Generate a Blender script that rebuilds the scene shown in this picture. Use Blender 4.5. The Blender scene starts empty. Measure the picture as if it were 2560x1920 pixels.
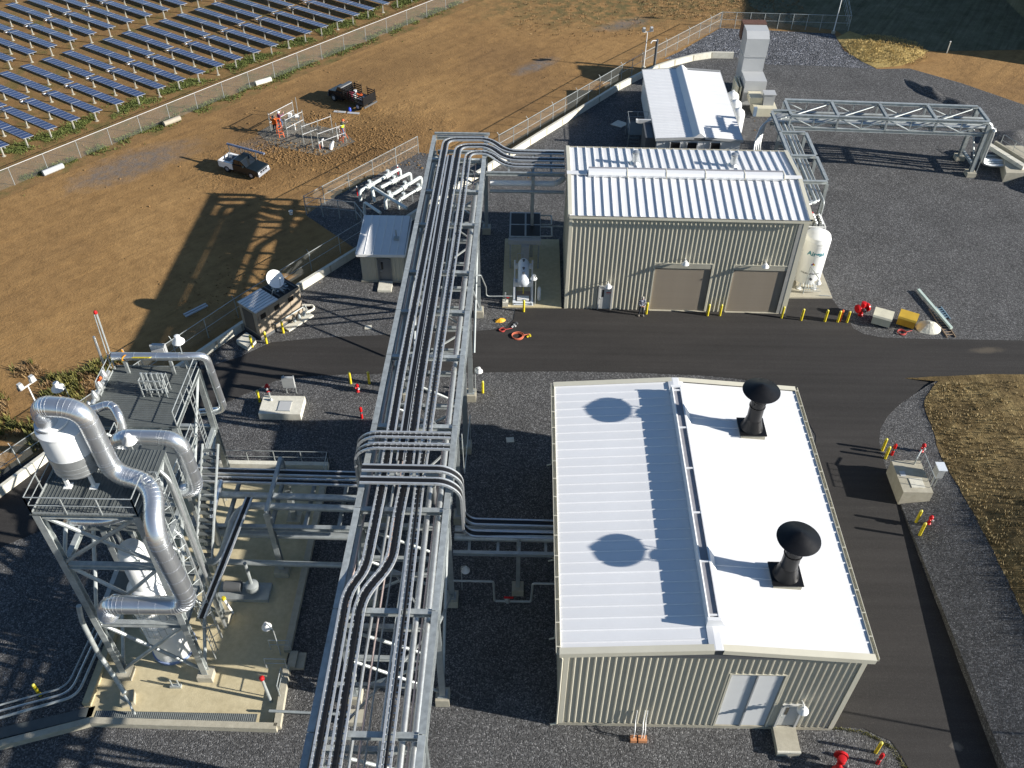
import bpy, bmesh, math, random
from mathutils import Vector, Matrix, noise as mnoise
random.seed(7)
sc = bpy.context.scene
R = math.radians
C = sc.collection

# ------------------------------------------------------------------ camera, sky, sun, exposure
cam_d = bpy.data.cameras.new('Camera'); cam = bpy.data.objects.new('Camera', cam_d); C.objects.link(cam)
yaw, pitch, roll, HC = -0.00926268, 0.75742898, 0.01191034, 43.2
cam_d.sensor_width = 36.0; cam_d.lens = 2288.859 / 2560 * 36.0; cam_d.clip_start = 0.5; cam_d.clip_end = 3000
fw = Vector((math.sin(yaw)*math.cos(pitch), math.cos(yaw)*math.cos(pitch), -math.sin(pitch)))
rt = Vector((math.cos(yaw), -math.sin(yaw), 0)); up = rt.cross(fw)
rt2 = rt*math.cos(roll) + up*math.sin(roll); up2 = -rt*math.sin(roll) + up*math.cos(roll)
cam.matrix_world = Matrix(((rt2.x, up2.x, -fw.x, 0), (rt2.y, up2.y, -fw.y, 0), (rt2.z, up2.z, -fw.z, HC), (0, 0, 0, 1)))
sc.camera = cam
SUN_EL, SUN_AZ = R(21.3), R(100.5)           # azimuth clockwise from +Y
world = bpy.data.worlds.new('World'); sc.world = world; world.use_nodes = True
wn = world.node_tree.nodes; wl = world.node_tree.links
sky = wn.new('ShaderNodeTexSky'); sky.sky_type = 'NISHITA'; sky.sun_disc = False
sky.sun_elevation = SUN_EL; sky.sun_rotation = SUN_AZ; sky.air_density = 1.0; sky.dust_density = 0.1; sky.ozone_density = 3.0
wl.new(sky.outputs[0], wn['Background'].inputs[0]); wn['Background'].inputs[1].default_value = 0.062
sun_d = bpy.data.lights.new('Sun', 'SUN'); sun = bpy.data.objects.new('Sun', sun_d); C.objects.link(sun)
sun_d.energy = 5.0; sun_d.angle = R(0.55); sun_d.color = (1.0, 0.945, 0.86)
sdir = Vector((math.sin(SUN_AZ)*math.cos(SUN_EL), math.cos(SUN_AZ)*math.cos(SUN_EL), math.sin(SUN_EL)))
sun.rotation_euler = sdir.to_track_quat('Z', 'Y').to_euler(); sun.location = sdir*150
sc.view_settings.view_transform = 'Standard'; sc.view_settings.look = 'None'
sc.view_settings.gamma = 1.0; sc.view_settings.use_curve_mapping = False
sc.view_settings.exposure = 0.92
sc.cycles.max_bounces = 6; sc.cycles.diffuse_bounces = 3; sc.cycles.glossy_bounces = 3; sc.cycles.transparent_max_bounces = 12

# ------------------------------------------------------------------ materials
MATS = {}
def mat(name, col, rough=.6, metal=0., var=.12, scale=1.5, bump=0., bscale=20., rnd=0., spec=.4, col2=None, detail=6.):
    if name in MATS: return MATS[name]
    m = bpy.data.materials.new(name); m.use_nodes = True; MATS[name] = m
    n = m.node_tree.nodes; l = m.node_tree.links; b = n['Principled BSDF']
    b.inputs['Roughness'].default_value = rough; b.inputs['Metallic'].default_value = metal
    b.inputs['Specular IOR Level'].default_value = spec
    tc = n.new('ShaderNodeTexCoord')
    nz = n.new('ShaderNodeTexNoise'); nz.inputs['Scale'].default_value = scale; nz.inputs['Detail'].default_value = detail
    nz.inputs['Roughness'].default_value = .65
    l.new(tc.outputs['Object'], nz.inputs['Vector'])
    rp = n.new('ShaderNodeValToRGB'); rp.color_ramp.elements[0].position = .3; rp.color_ramp.elements[1].position = .72
    c0 = [max(0, c*(1-var)) for c in col]; c1 = [min(1, c*(1+var)) for c in (col2 or col)]
    rp.color_ramp.elements[0].color = (*c0, 1); rp.color_ramp.elements[1].color = (*c1, 1)
    l.new(nz.outputs['Fac'], rp.inputs[0]); out = rp.outputs[0]
    if rnd:
        oi = n.new('ShaderNodeObjectInfo'); mr = n.new('ShaderNodeMapRange')
        mr.inputs[3].default_value = 1-rnd; mr.inputs[4].default_value = 1+rnd*.6
        l.new(oi.outputs['Random'], mr.inputs[0])
        hs = n.new('ShaderNodeHueSaturation'); l.new(mr.outputs[0], hs.inputs['Value']); l.new(out, hs.inputs['Color']); out = hs.outputs[0]
    l.new(out, b.inputs['Base Color'])
    if rough > .05:
        rr = n.new('ShaderNodeMapRange'); rr.inputs[3].default_value = max(.04, rough*.85); rr.inputs[4].default_value = min(1, rough*1.15)
        l.new(nz.outputs['Fac'], rr.inputs[0]); l.new(rr.outputs[0], b.inputs['Roughness'])
    if bump:
        n2 = n.new('ShaderNodeTexNoise'); n2.inputs['Scale'].default_value = bscale; n2.inputs['Detail'].default_value = 4
        l.new(tc.outputs['Object'], n2.inputs['Vector'])
        bp = n.new('ShaderNodeBump'); bp.inputs['Strength'].default_value = 1.; bp.inputs['Distance'].default_value = bump
        l.new(n2.outputs['Fac'], bp.inputs['Height']); l.new(bp.outputs[0], b.inputs['Normal'])
    return m

class NB:                                   # small node-tree helper for the ground materials
    def __init__(s, name, rough=.9):
        s.m = bpy.data.materials.new(name); s.m.use_nodes = True; MATS[name] = s.m
        s.n = s.m.node_tree.nodes; s.l = s.m.node_tree.links; s.b = s.n['Principled BSDF']
        s.b.inputs['Roughness'].default_value = rough; s.b.inputs['Specular IOR Level'].default_value = .25
        s.pos = s.n.new('ShaderNodeNewGeometry').outputs['Position']
    def mp(s, scale=(1,1,1), rot=0., loc=(0,0,0)):
        k = s.n.new('ShaderNodeMapping'); k.vector_type = 'TEXTURE'; k.inputs['Scale'].default_value = [1/q for q in scale]; k.inputs['Rotation'].default_value = (0,0,rot)
        k.inputs['Location'].default_value = loc; s.l.new(s.pos, k.inputs[0]); return k.outputs[0]
    def noise(s, sc_, det=5, rough=.6, vec=None, dist=0.):
        k = s.n.new('ShaderNodeTexNoise'); k.inputs['Scale'].default_value = sc_; k.inputs['Detail'].default_value = det
        k.inputs['Roughness'].default_value = rough; k.inputs['Distortion'].default_value = dist
        s.l.new(vec or s.pos, k.inputs['Vector']); return k.outputs['Fac']
    def vor(s, sc_, out='Color', feat='F1', rnd=1.):
        k = s.n.new('ShaderNodeTexVoronoi'); k.inputs['Scale'].default_value = sc_; k.feature = feat; k.inputs['Randomness'].default_value = rnd
        s.l.new(s.pos, k.inputs['Vector']); return k.outputs[out]
    def ramp(s, v, stops):
        k = s.n.new('ShaderNodeValToRGB'); e = k.color_ramp.elements
        while len(e) < len(stops): e.new(.5)
        for i, (p, c) in enumerate(stops): e[i].position = p; e[i].color = (*c, 1) if len(c) == 3 else c
        s.l.new(v, k.inputs[0]); return k.outputs[0]
    def mix(s, f, a, b, mode='MIX'):
        k = s.n.new('ShaderNodeMix'); k.data_type = 'RGBA'; k.blend_type = mode
        for v, i in ((f, 0), (a, 6), (b, 7)):
            if hasattr(v, 'links'): s.l.new(v, k.inputs[i])
            else: k.inputs[i].default_value = v if i == 0 else (*v, 1)
        return k.outputs[2]
    def math(s, op, a, b=0., c=None):
        k = s.n.new('ShaderNodeMath'); k.operation = op
        for i, v in enumerate((a, b, c)):
            if v is None: continue
            if hasattr(v, 'links'): s.l.new(v, k.inputs[i])
            else: k.inputs[i].default_value = v
        return k.outputs[0]
    def blob(s, x, y, rx, ry, soft=.5, ns=.6, amp=.8, rot=0.):   # soft noisy-edged patch mask around a place on the ground
        sep = s.n.new('ShaderNodeSeparateXYZ'); s.l.new(s.pos, sep.inputs[0])
        dx = s.math('SUBTRACT', sep.outputs[0], x); dy = s.math('SUBTRACT', sep.outputs[1], y)
        ca, sa = math.cos(rot), math.sin(rot)
        u = s.math('DIVIDE', s.math('ADD', s.math('MULTIPLY', dx, ca), s.math('MULTIPLY', dy, sa)), rx)
        v = s.math('DIVIDE', s.math('SUBTRACT', s.math('MULTIPLY', dy, ca), s.math('MULTIPLY', dx, sa)), ry)
        d = s.math('SQRT', s.math('ADD', s.math('MULTIPLY', u, u), s.math('MULTIPLY', v, v)))
        d = s.math('ADD', d, s.math('MULTIPLY', s.math('SUBTRACT', s.noise(ns, 6), .5), amp*2))
        k = s.n.new('ShaderNodeMapRange'); k.inputs[1].default_value = 1+soft/2; k.inputs[2].default_value = 1-soft/2
        s.l.new(d, k.inputs[0]); return k.outputs[0]
    def finish(s, col, height=None, dist=.02, strength=1.):
        s.l.new(col, s.b.inputs['Base Color'])
        if height is not None:
            bp = s.n.new('ShaderNodeBump'); bp.inputs['Strength'].default_value = strength; bp.inputs['Distance'].default_value = dist
            s.l.new(height, bp.inputs['Height']); s.l.new(bp.outputs[0], s.b.inputs['Normal'])
        return s.m

def gravel_mat(name, lo, hi, tint, sc_=15., dist=.03):
    g = NB(name, .95)
    cell = g.vor(sc_, 'Color'); sep = g.n.new('ShaderNodeSeparateColor'); g.l.new(cell, sep.inputs[0])
    big = g.noise(.35, 6, .7); mid = g.noise(4., 4, .7); fine = g.noise(60, 2)
    base = g.ramp(sep.outputs[0], [(0., lo), (.55, [(a+b)/2*.85 for a, b in zip(lo, hi)]), (.9, hi), (1., [min(1, h*1.6) for h in hi])])
    base = g.mix(.85, base, g.ramp(big, [(.3, (.74,.74,.74)), (.7, tint)]), 'MULTIPLY')
    base = g.mix(.8, base, g.ramp(mid, [(.3, (.72,.72,.72)), (.7, (1.18,1.18,1.18))]), 'MULTIPLY')
    d = g.vor(sc_, 'Distance'); d2 = g.noise(7., 3)
    h = g.math('ADD', g.math('MULTIPLY', g.math('SUBTRACT', 1., d), 1.), g.math('MULTIPLY', d2, .6))
    return g.finish(base, h, dist)
GRAVEL = gravel_mat('gravel', (.050,.050,.051), (.165,.164,.164), (1.16,1.16,1.16), 17.)
ROCK = gravel_mat('crushed_rock', (.05,.054,.06), (.2,.205,.22), (1.1,1.1,1.14), 6., .09)

def dirt_mat():
    g = NB('dirt', .97)
    st = g.mp((.10, .9, 1), R(47)); streak = g.noise(1.2, 7, .65, st, .8)
    big = g.noise(.06, 6, .6, None, .8); mid = g.noise(.9, 7, .7); fine = g.noise(14, 5, .7)
    col = g.ramp(big, [(.3, (.225,.132,.055)), (.5, (.29,.170,.066)), (.7, (.34,.205,.082))])
    col = g.mix(.5, col, g.ramp(streak, [(.32, (.66,.64,.62)), (.5, (1,1,1)), (.68, (1.2,1.17,1.1))]), 'MULTIPLY')
    col = g.mix(.75, col, g.ramp(mid, [(.28, (.62,.6,.58)), (.6, (1.08,1.08,1.08))]), 'MULTIPLY')
    col = g.mix(.6, col, g.ramp(fine, [(.3, (.6,.6,.6)), (.7, (1.25,1.25,1.25))]), 'MULTIPLY')
    spk = g.vor(3.2, 'Distance'); col = g.mix(g.ramp(spk, [(.035, (1,1,1)), (.05, (0,0,0))]), col, (.44,.36,.24))
    grey = (.15,.135,.125)
    for a in ((-35.4,74.0,5.2,2.0,.75), (1.2,96,2.6,.9,.75), (11.7,107.7,3.2,1.1,.5), (-24.5,78,3,1.5,.6)):
        m = g.math('MULTIPLY', g.blob(a[0], a[1], a[2], a[3], .9, .7, .7, a[4]), g.ramp(g.noise(1.6, 6), [(.3, (.25,.25,.25)), (.65, (.95,.95,.95))]))
        col = g.mix(m, col, grey)
    for a in ((-23,86,16,4,.86), (-16,93,14,3.4,.86)):            # damp darker churned ground
        m = g.math('MULTIPLY', g.blob(a[0], a[1], a[2], a[3], 1.2, .3, .9, a[4]), .35); col = g.mix(m, col, (.15,.088,.036))
    for a in ((22,116,26,6,.1), (8,112,10,5,.1)):
        m = g.math('MULTIPLY', g.blob(a[0], a[1], a[2], a[3], 1.2, .4, 1., a[4]), g.ramp(g.noise(.8, 6), [(.42, (0,0,0)), (.62, (.75,.75,.75))])); col = g.mix(m, col, (.085,.085,.034))
    rough_m = g.math('ADD', .25, g.math('ADD', g.math('MULTIPLY', g.blob(-20.5,77,7.5,4.2,1.,.5,.6,.7), 3.), g.math('MULTIPLY', g.blob(-13.5,79,5.5,4.5,1.,.5,.7,.9), 2.6)))
    h = g.math('ADD', g.math('MULTIPLY', mid, .35), g.math('ADD', g.math('MULTIPLY', streak, .2), g.math('MULTIPLY', g.noise(4.5, 5, .7), rough_m)))
    return g.finish(col, g.math('ADD', h, g.math('MULTIPLY', fine, .08)), .17)
DIRT = dirt_mat()

def solar_ground_mat():
    g = NB('field_soil', .97)
    big = g.noise(.12, 6, .6); mid = g.noise(1.1, 6, .7); fine = g.noise(12, 4, .7)
    col = g.ramp(mid, [(.3, (.17,.098,.04)), (.62, (.245,.148,.06))])
    col = g.mix(g.ramp(g.noise(.5, 7, .7), [(.48, (0,0,0)), (.66, (.75,.75,.75))]), col, (.085,.092,.026))
    # greener band along the field edge
    st = g.mp((.35, .05, 1), R(0)); 
    col = g.mix(.6, col, g.ramp(fine, [(.3, (.6,.6,.6)), (.7, (1.25,1.25,1.25))]), 'MULTIPLY')
    return g.finish(col, g.math('ADD', g.math('MULTIPLY', mid, .5), g.math('MULTIPLY', fine, .25)), .1)
FIELD = solar_ground_mat()

def asphalt_mat():
    g = NB('asphalt', .9)
    big = g.noise(.22, 6, .65, g.mp((.35, 1, 1), R(4))); fine = g.vor(55, 'Color'); sep = g.n.new('ShaderNodeSeparateColor'); g.l.new(fine, sep.inputs[0])
    col = g.ramp(big, [(.3, (.030,.0285,.0275)), (.55, (.0385,.036,.0345)), (.75, (.047,.044,.042))])
    col = g.mix(.7, col, g.ramp(sep.outputs[0], [(0, (.72,.72,.72)), (.85, (1.1,1.1,1.1)), (1, (2.1,2.1,2.1))]), 'MULTIPLY')
    sc2 = g.noise(1.4, 6, .7, g.mp((.3, 2.2, 1), R(3)))
    col = g.mix(g.ramp(sc2, [(.62, (0,0,0)), (.8, (.4,.4,.4))]), col, (.085,.08,.072))
    tyre = g.noise(.9, 3, .5, g.mp((.04, 2.6, 1), R(0)))
    col = g.mix(.5, col, g.ramp(tyre, [(.35, (.8,.8,.8)), (.65, (1.18,1.18,1.18))]), 'MULTIPLY')
    col = g.mix(g.math('MULTIPLY', g.blob(33.7,50.1,1.1,.28,.9,1.5,.8,.1), .4), col, (.17,.14,.10))
    col = g.mix(g.math('MULTIPLY', g.blob(21.6,20.6,.25,.18,.9,4,.8,.1), .6), col, (.2,.18,.15))
    return g.finish(col, g.noise(90, 3), .006)
ASPHALT = asphalt_mat()

def concrete_mat(name, a, b):
    g = NB(name, .9)
    big = g.noise(.5, 7, .7); mid = g.noise(3.5, 5, .7)
    col = g.ramp(big, [(.3, a), (.7, b)]); col = g.mix(.6, col, g.ramp(mid, [(.3, (.78,.77,.74)), (.65, (1.1,1.1,1.08))]), 'MULTIPLY')
    return g.finish(col, g.noise(25, 4), .008)
CONC = concrete_mat('concrete', (.36,.335,.265), (.46,.43,.35))
CONC_W = concrete_mat('pale_concrete', (.56,.54,.46), (.68,.66,.58))
CONC_Y = concrete_mat('slab_concrete', (.46,.395,.25), (.56,.49,.325))

def drygrass_mat(name, a, b, c, rot):
    g = NB(name, .97)
    st = g.noise(1., 7, .7, g.mp((.12, 2.4, 1), rot), .4); mid = g.noise(.5, 6, .7); fine = g.noise(10, 5, .75)
    col = g.ramp(mid, [(.28, a), (.5, b), (.72, c)])
    col = g.mix(.8, col, g.ramp(st, [(.3, (.5,.5,.46)), (.55, (1,1,1)), (.75, (1.3,1.28,1.2))]), 'MULTIPLY')
    col = g.mix(.7, col, g.ramp(fine, [(.28, (.45,.45,.45)), (.7, (1.4,1.4,1.35))]), 'MULTIPLY')
    return g.finish(col, g.math('ADD', g.math('MULTIPLY', st, .6), g.math('MULTIPLY', fine, .4)), .16)
BANK = drygrass_mat('bank_grass', (.10,.072,.034), (.17,.12,.052), (.36,.27,.125), R(94))
SHADEGRASS = drygrass_mat('field_grass', (.10,.10,.05), (.16,.15,.09), (.22,.2,.13), R(60))
STRAW = drygrass_mat('straw', (.26,.19,.08), (.40,.29,.11), (.55,.42,.17), R(40))

STEEL = mat('galvanised_steel', (.43,.46,.455), .5, .45, .22, 3., rnd=.14)
STEELD = mat('weathered_steel', (.38,.41,.41), .55, .45, .15, 3.)
ALU = mat('aluminium_jacket', (.74,.76,.78), .30, .9, .06, 1.5)
ALUD = mat('dull_aluminium', (.55,.57,.57), .42, .8, .1, 4.)
GRATE = mat('bar_grating', (.125,.138,.136), .6, .3, .14, 2.)
WHITE = mat('white_paint', (.80,.80,.78), .4, 0, .05, 1.2)
WROOF = mat('white_roof_sheet', (.74,.745,.75), .45, 0, .04, .5, rnd=.03)
TAN = mat('tan_wall_sheet', (.47,.445,.36), .5, 0, .05, .6, rnd=.03)
TANT = mat('tan_trim', (.60,.57,.46), .5, 0, .05, 1.)
GARAGE = mat('roller_door', (.30,.255,.20), .6, 0, .05, .8, rnd=.02)
DOOR = mat('door_paint', (.50,.50,.48), .5, 0, .05, 1.)
DGREY = mat('dark_grey_paint', (.10,.105,.11), .5, 0, .1, 2.)
BLACK = mat('black_paint', (.010,.010,.011), .42, .1, .2, 2.)
BLACKM = mat('black_stack', (.014,.014,.015), .34, .3, .2, 4.)
CABLE = mat('cable_sheath', (.009,.009,.010), .45, 0, .3, 8.)
YEL = mat('yellow_paint', (.66,.53,.03), .45, 0, .1, 3.)
ORANGE = mat('orange_paint', (.70,.13,.03), .5, 0, .1, 3.)
RED = mat('red_paint', (.50,.012,.014), .35, 0, .15, 4.)
GREY = mat('grey_cabinet', (.36,.37,.37), .5, 0, .06, 1.)
LGREY = mat('light_grey_cladding', (.48,.49,.49), .5, .1, .05, .6)
BROWN = mat('rust_louvre', (.13,.065,.045), .7, 0, .2, 4.)
TANK = mat('tank_enamel', (.80,.81,.80), .3, 0, .04, 1.)
BLUEW = mat('skid_enamel', (.66,.70,.74), .35, 0, .05, 1.)
GLASS = mat('dark_glass', (.012,.015,.018), .08, 0, .1, 2., spec=.8)
PANEL = mat('solar_glass', (.032,.050,.130), .2, .0, .15, 3., rnd=.16, spec=.6)
PFRAME = mat('panel_frame', (.46,.49,.54), .4, .5, .05, 2.)
CREAM = mat('cream_lid', (.62,.58,.44), .5, 0, .07, 2.)
YBOX = mat('ochre_box', (.52,.31,.03), .5, 0, .1, 2.)
TARP = mat('tarp_sheet', (.60,.58,.48), .7, 0, .12, 3., bump=.03, bscale=4.)
TRKB = mat('truck_black', (.008,.010,.016), .22, 0, .2, 1., spec=.6)
TRKG = mat('truck_dark_green', (.006,.011,.014), .35, 0, .2, 1., spec=.6)
RUBBER = mat('tyre_rubber', (.015,.015,.015), .8)
SKIN = mat('skin', (.48,.30,.22), .6)
BLADE = mat('grass_blades', (.075,.11,.022), .8, 0, .4, .9, col2=(.13,.155,.04))
WEED = mat('weed_leaves', (.045,.085,.014), .75, 0, .5, 1.2, col2=(.17,.15,.04))
WEEDR = mat('dry_weeds', (.17,.095,.045), .8, 0, .4, 1.2, col2=(.25,.17,.08))
CLOD = mat('soil_clods', (.20,.118,.046), .97, 0, .35, 1.2)

def mesh_mat():
    m = bpy.data.materials.new('chain_link'); m.use_nodes = True; n = m.node_tree.nodes; l = m.node_tree.links
    b = n['Principled BSDF']; b.inputs['Base Color'].default_value = (.42,.43,.42,1); b.inputs['Roughness'].default_value = .55; b.inputs['Metallic'].default_value = .4
    t = n.new('ShaderNodeBsdfTransparent'); mx = n.new('ShaderNodeMixShader'); nz = n.new('ShaderNodeTexNoise'); nz.inputs['Scale'].default_value = .7
    mr = n.new('ShaderNodeMapRange'); mr.inputs[3].default_value = .06; mr.inputs[4].default_value = .15; l.new(nz.outputs['Fac'], mr.inputs[0])
    l.new(mr.outputs[0], mx.inputs[0]); l.new(t.outputs[0], mx.inputs[1]); l.new(b.outputs[0], mx.inputs[2]); l.new(mx.outputs[0], n['Material Output'].inputs[0]); return m
LINK = mesh_mat()

# ------------------------------------------------------------------ geometry helpers
V = Vector
class MB:
    def __init__(s): s.v = []; s.f = []
    def add(s, vs, fs):
        o = len(s.v); s.v += [tuple(p) for p in vs]; s.f += [tuple(i+o for i in f) for f in fs]; return s
    def box(s, x0, x1, y0, y1, z0, z1):
        return s.add([(x0,y0,z0),(x1,y0,z0),(x1,y1,z0),(x0,y1,z0),(x0,y0,z1),(x1,y0,z1),(x1,y1,z1),(x0,y1,z1)],
                     [(3,2,1,0),(4,5,6,7),(0,1,5,4),(1,2,6,5),(2,3,7,6),(3,0,4,7)])
    def obox(s, c, sx, sy, z0, z1, rz=0., taper=1.):
        ca, sa = math.cos(rz), math.sin(rz); vs = []
        for z, t in ((z0, 1.), (z1, taper)):
            for x, y in ((-sx,-sy),(sx,-sy),(sx,sy),(-sx,sy)):
                x *= t/2; y *= t/2; vs.append((c[0]+x*ca-y*sa, c[1]+x*sa+y*ca, z))
        return s.add(vs, [(3,2,1,0),(4,5,6,7),(0,1,5,4),(1,2,6,5),(2,3,7,6),(3,0,4,7)])
    def prof(s, a, b, pts, upv=(0,0,1)):     # extrude a closed 2-D profile (side, up) from a to b
        a, b = V(a), V(b); t = (b-a).normalized(); u = V(upv)
        if abs(t.dot(u)) > .99: u = V((0,1,0))
        sd = t.cross(u).normalized(); u = sd.cross(t); n = len(pts)
        vs = [a+sd*x+u*y for x, y in pts]+[b+sd*x+u*y for x, y in pts]
        fs = [(i, (i+1)%n, n+(i+1)%n, n+i) for i in range(n)]+[tuple(range(n-1,-1,-1)), tuple(range(n,2*n))]
        return s.add(vs, fs)
    def bar(s, a, b, w, h, upv=(0,0,1)):
        return s.prof(a, b, [(-w/2,-h/2),(w/2,-h/2),(w/2,h/2),(-w/2,h/2)], upv)
    def ibeam(s, a, b, w, h, t=.02, upv=(0,0,1)):
        W, H, q = w/2, h/2, t/2
        for p in ([(-W,H-t),(W,H-t),(W,H),(-W,H)], [(-W,-H),(W,-H),(W,-H+t),(-W,-H+t)], [(-q,-H+t),(q,-H+t),(q,H-t),(-q,H-t)]): s.prof(a, b, p, upv)
        return s
    def tube(s, pts, r, n=10, caps=True):
        pts = [V(p) for p in pts]; rs = r if isinstance(r, (list, tuple)) else [r]*len(pts)
        t0 = (pts[1]-pts[0]).normalized(); u = V((0,0,1)) if abs(t0.z) < .9 else V((0,1,0))
        u = (u-t0*u.dot(t0)).normalized(); o = len(s.v); m = len(pts)
        for i, p in enumerate(pts):
            t = (pts[min(i+1,m-1)]-pts[max(i-1,0)]).normalized(); u = (u-t*u.dot(t)).normalized(); w = t.cross(u)
            for k in range(n):
                a = 2*math.pi*k/n; s.v.append(tuple(p+(u*math.cos(a)+w*math.sin(a))*rs[i]))
        for i in range(m-1):
            for k in range(n): s.f.append((o+i*n+k, o+i*n+(k+1)%n, o+(i+1)*n+(k+1)%n, o+(i+1)*n+k))
        if caps: s.f.append(tuple(o+k for k in range(n-1,-1,-1))); s.f.append(tuple(o+(m-1)*n+k for k in range(n)))
        return s
    def cyl(s, a, b, r0, r1=None, n=12): return s.tube([a, b], [r0, r0 if r1 is None else r1], n)
    def lathe(s, pr, n=24, c=(0,0,0), caps=True):
        o = len(s.v); m = len(pr)
        for r, z in pr:
            for k in range(n):
                a = 2*math.pi*k/n; s.v.append((c[0]+r*math.cos(a), c[1]+r*math.sin(a), c[2]+z))
        for i in range(m-1):
            for k in range(n): s.f.append((o+i*n+k, o+i*n+(k+1)%n, o+(i+1)*n+(k+1)%n, o+(i+1)*n+k))
        if caps: s.f.append(tuple(o+k for k in range(n-1,-1,-1))); s.f.append(tuple(o+(m-1)*n+k for k in range(n)))
        return s
    def prism(s, poly, z0, z1):
        n = len(poly); return s.add([(p[0],p[1],z0) for p in poly]+[(p[0],p[1],z1) for p in poly],
            [tuple(range(n-1,-1,-1)), tuple(range(n,2*n))]+[(i,(i+1)%n,n+(i+1)%n,n+i) for i in range(n)])
    def sheet(s, poly, z):
        n = len(poly); return s.add([(p[0],p[1],z) for p in poly], [tuple(range(n))])
    def mesh(s, name, m, smooth=False):
        me = bpy.data.meshes.new(name); me.from_pydata(s.v, [], s.f); me.validate()
        if m: me.materials.append(m)
        if smooth: me.shade_smooth(); me.set_sharp_from_angle(angle=R(38))
        me.update(); return me

def path(pts, rb, n=6):
    P = [V(p) for p in pts]; out = [P[0]]
    for i in range(1, len(P)-1):
        a, b, c = P[i-1], P[i], P[i+1]; d0, d1 = (a-b), (c-b); t = min(rb, d0.length*.48, d1.length*.48)
        p0, p1 = b+d0.normalized()*t, b+d1.normalized()*t
        for k in range(n+1):
            q = k/n; out.append(p0*(1-q)**2+b*2*q*(1-q)+p1*q*q)
    out.append(P[-1]); return out

ROOTM = {}
def thing(name, label, cat, loc=(0,0,0), rz=0., group=None):
    o = bpy.data.objects.new(name, None); C.objects.link(o); o.location = loc; o.rotation_euler = (0,0,rz)
    o.empty_display_size = .3
    o['label'] = label; o['category'] = cat
    if group: o['group'] = group
    ROOTM[o.name] = Matrix.Translation(V(loc)) @ Matrix.Rotation(rz, 4, 'Z'); return o
def setp(o, parent):
    o.parent = parent
def part(name, mb, m, parent=None, smooth=False, local=False, label=None, kind=None):
    if parent is not None and not local:
        inv = ROOTM[parent.name].inverted(); mb.v = [tuple(inv @ V(p)) for p in mb.v]
    me = mb.mesh(name, m, smooth); o = bpy.data.objects.new(name, me); C.objects.link(o)
    if parent is not None:
        o.parent = parent; ROOTM[o.name] = ROOTM[parent.name]
    if label: o['label'] = label
    if kind: o['kind'] = kind
    return o
def one(name, mb, m, label, cat, group=None, loc=None, smooth=False):    # a thing that is one mesh
    if loc is None:
        loc = (sum(p[0] for p in mb.v)/len(mb.v), sum(p[1] for p in mb.v)/len(mb.v), min(p[2] for p in mb.v))
    mb.v = [(p[0]-loc[0], p[1]-loc[1], p[2]-loc[2]) for p in mb.v]
    me = mb.mesh(name, m, smooth); o = bpy.data.objects.new(name, me); C.objects.link(o); o.location = loc
    ROOTM[o.name] = Matrix.Translation(V(loc)); o['label'] = label; o['category'] = cat
    if group: o['group'] = group
    return o
def inst(name, me, parent, mw):                # a piece that shares mesh data, placed by its world matrix
    o = bpy.data.objects.new(name, me); C.objects.link(o); o.parent = parent
    o.matrix_local = ROOTM[parent.name].inverted() @ mw; ROOTM[o.name] = mw; return o
def struct(name, mb, m, kind='structure', smooth=False):
    o = part(name, mb, m, smooth=smooth); o['kind'] = kind; return o
def copy_tree(o, parent=None):
    c = o.copy(); C.objects.link(c); c.parent = parent
    for ch in list(o.children): copy_tree(ch, c)
    return c
def dup(root, loc, rz=0., label=None, scale=1.):
    c = copy_tree(root); c.location = loc; c.rotation_euler = (0,0,rz); c.scale = (scale,)*3
    if label: c['label'] = label
    return c
def frame(u, v, w, o): return Matrix(((u[0],v[0],w[0],o[0]),(u[1],v[1],w[1],o[1]),(u[2],v[2],w[2],o[2]),(0,0,0,1)))
def lerp(a, b, t): return a+(b-a)*t

# ------------------------------------------------------------------ the setting
struct('ground', MB().sheet([(-600,-300),(600,-300),(600,900),(-600,900)], 0.), DIRT)
gravel_poly = [(-60,-30),(-52,5),(-40,22),(-31.2,34.9),(-29.4,38),(-23,47),(-20.2,50.9),(-16.9,55.7),(-13.1,60.5),(.65,78.8),(5.35,84.75),(9.9,90.6),
    (14.5,96.2),(22.9,107.1),(36,105.9),(36,101),(38.4,96.6),(42,96.9),(46.5,93.5),(52,88),(58,80),(70,70),(95,60),(95,-30)]
struct('gravel_yard', MB().sheet(gravel_poly, .004), GRAVEL)
struct('gravel_pad', MB().sheet([(-18.3,66.1),(-17.2,68.0),(-9.6,77),(-2.6,75.2),(-13.0,60.9)], .008), GRAVEL)
struct('crushed_rock', MB().sheet([(15.4,98.3),(17.5,100.4),(22.9,107.0),(35.8,105.8),(35.9,101.4),(38.3,96.6),(33,97.1),(26.7,97.3),(23.5,99)], .012), ROCK)
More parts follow.
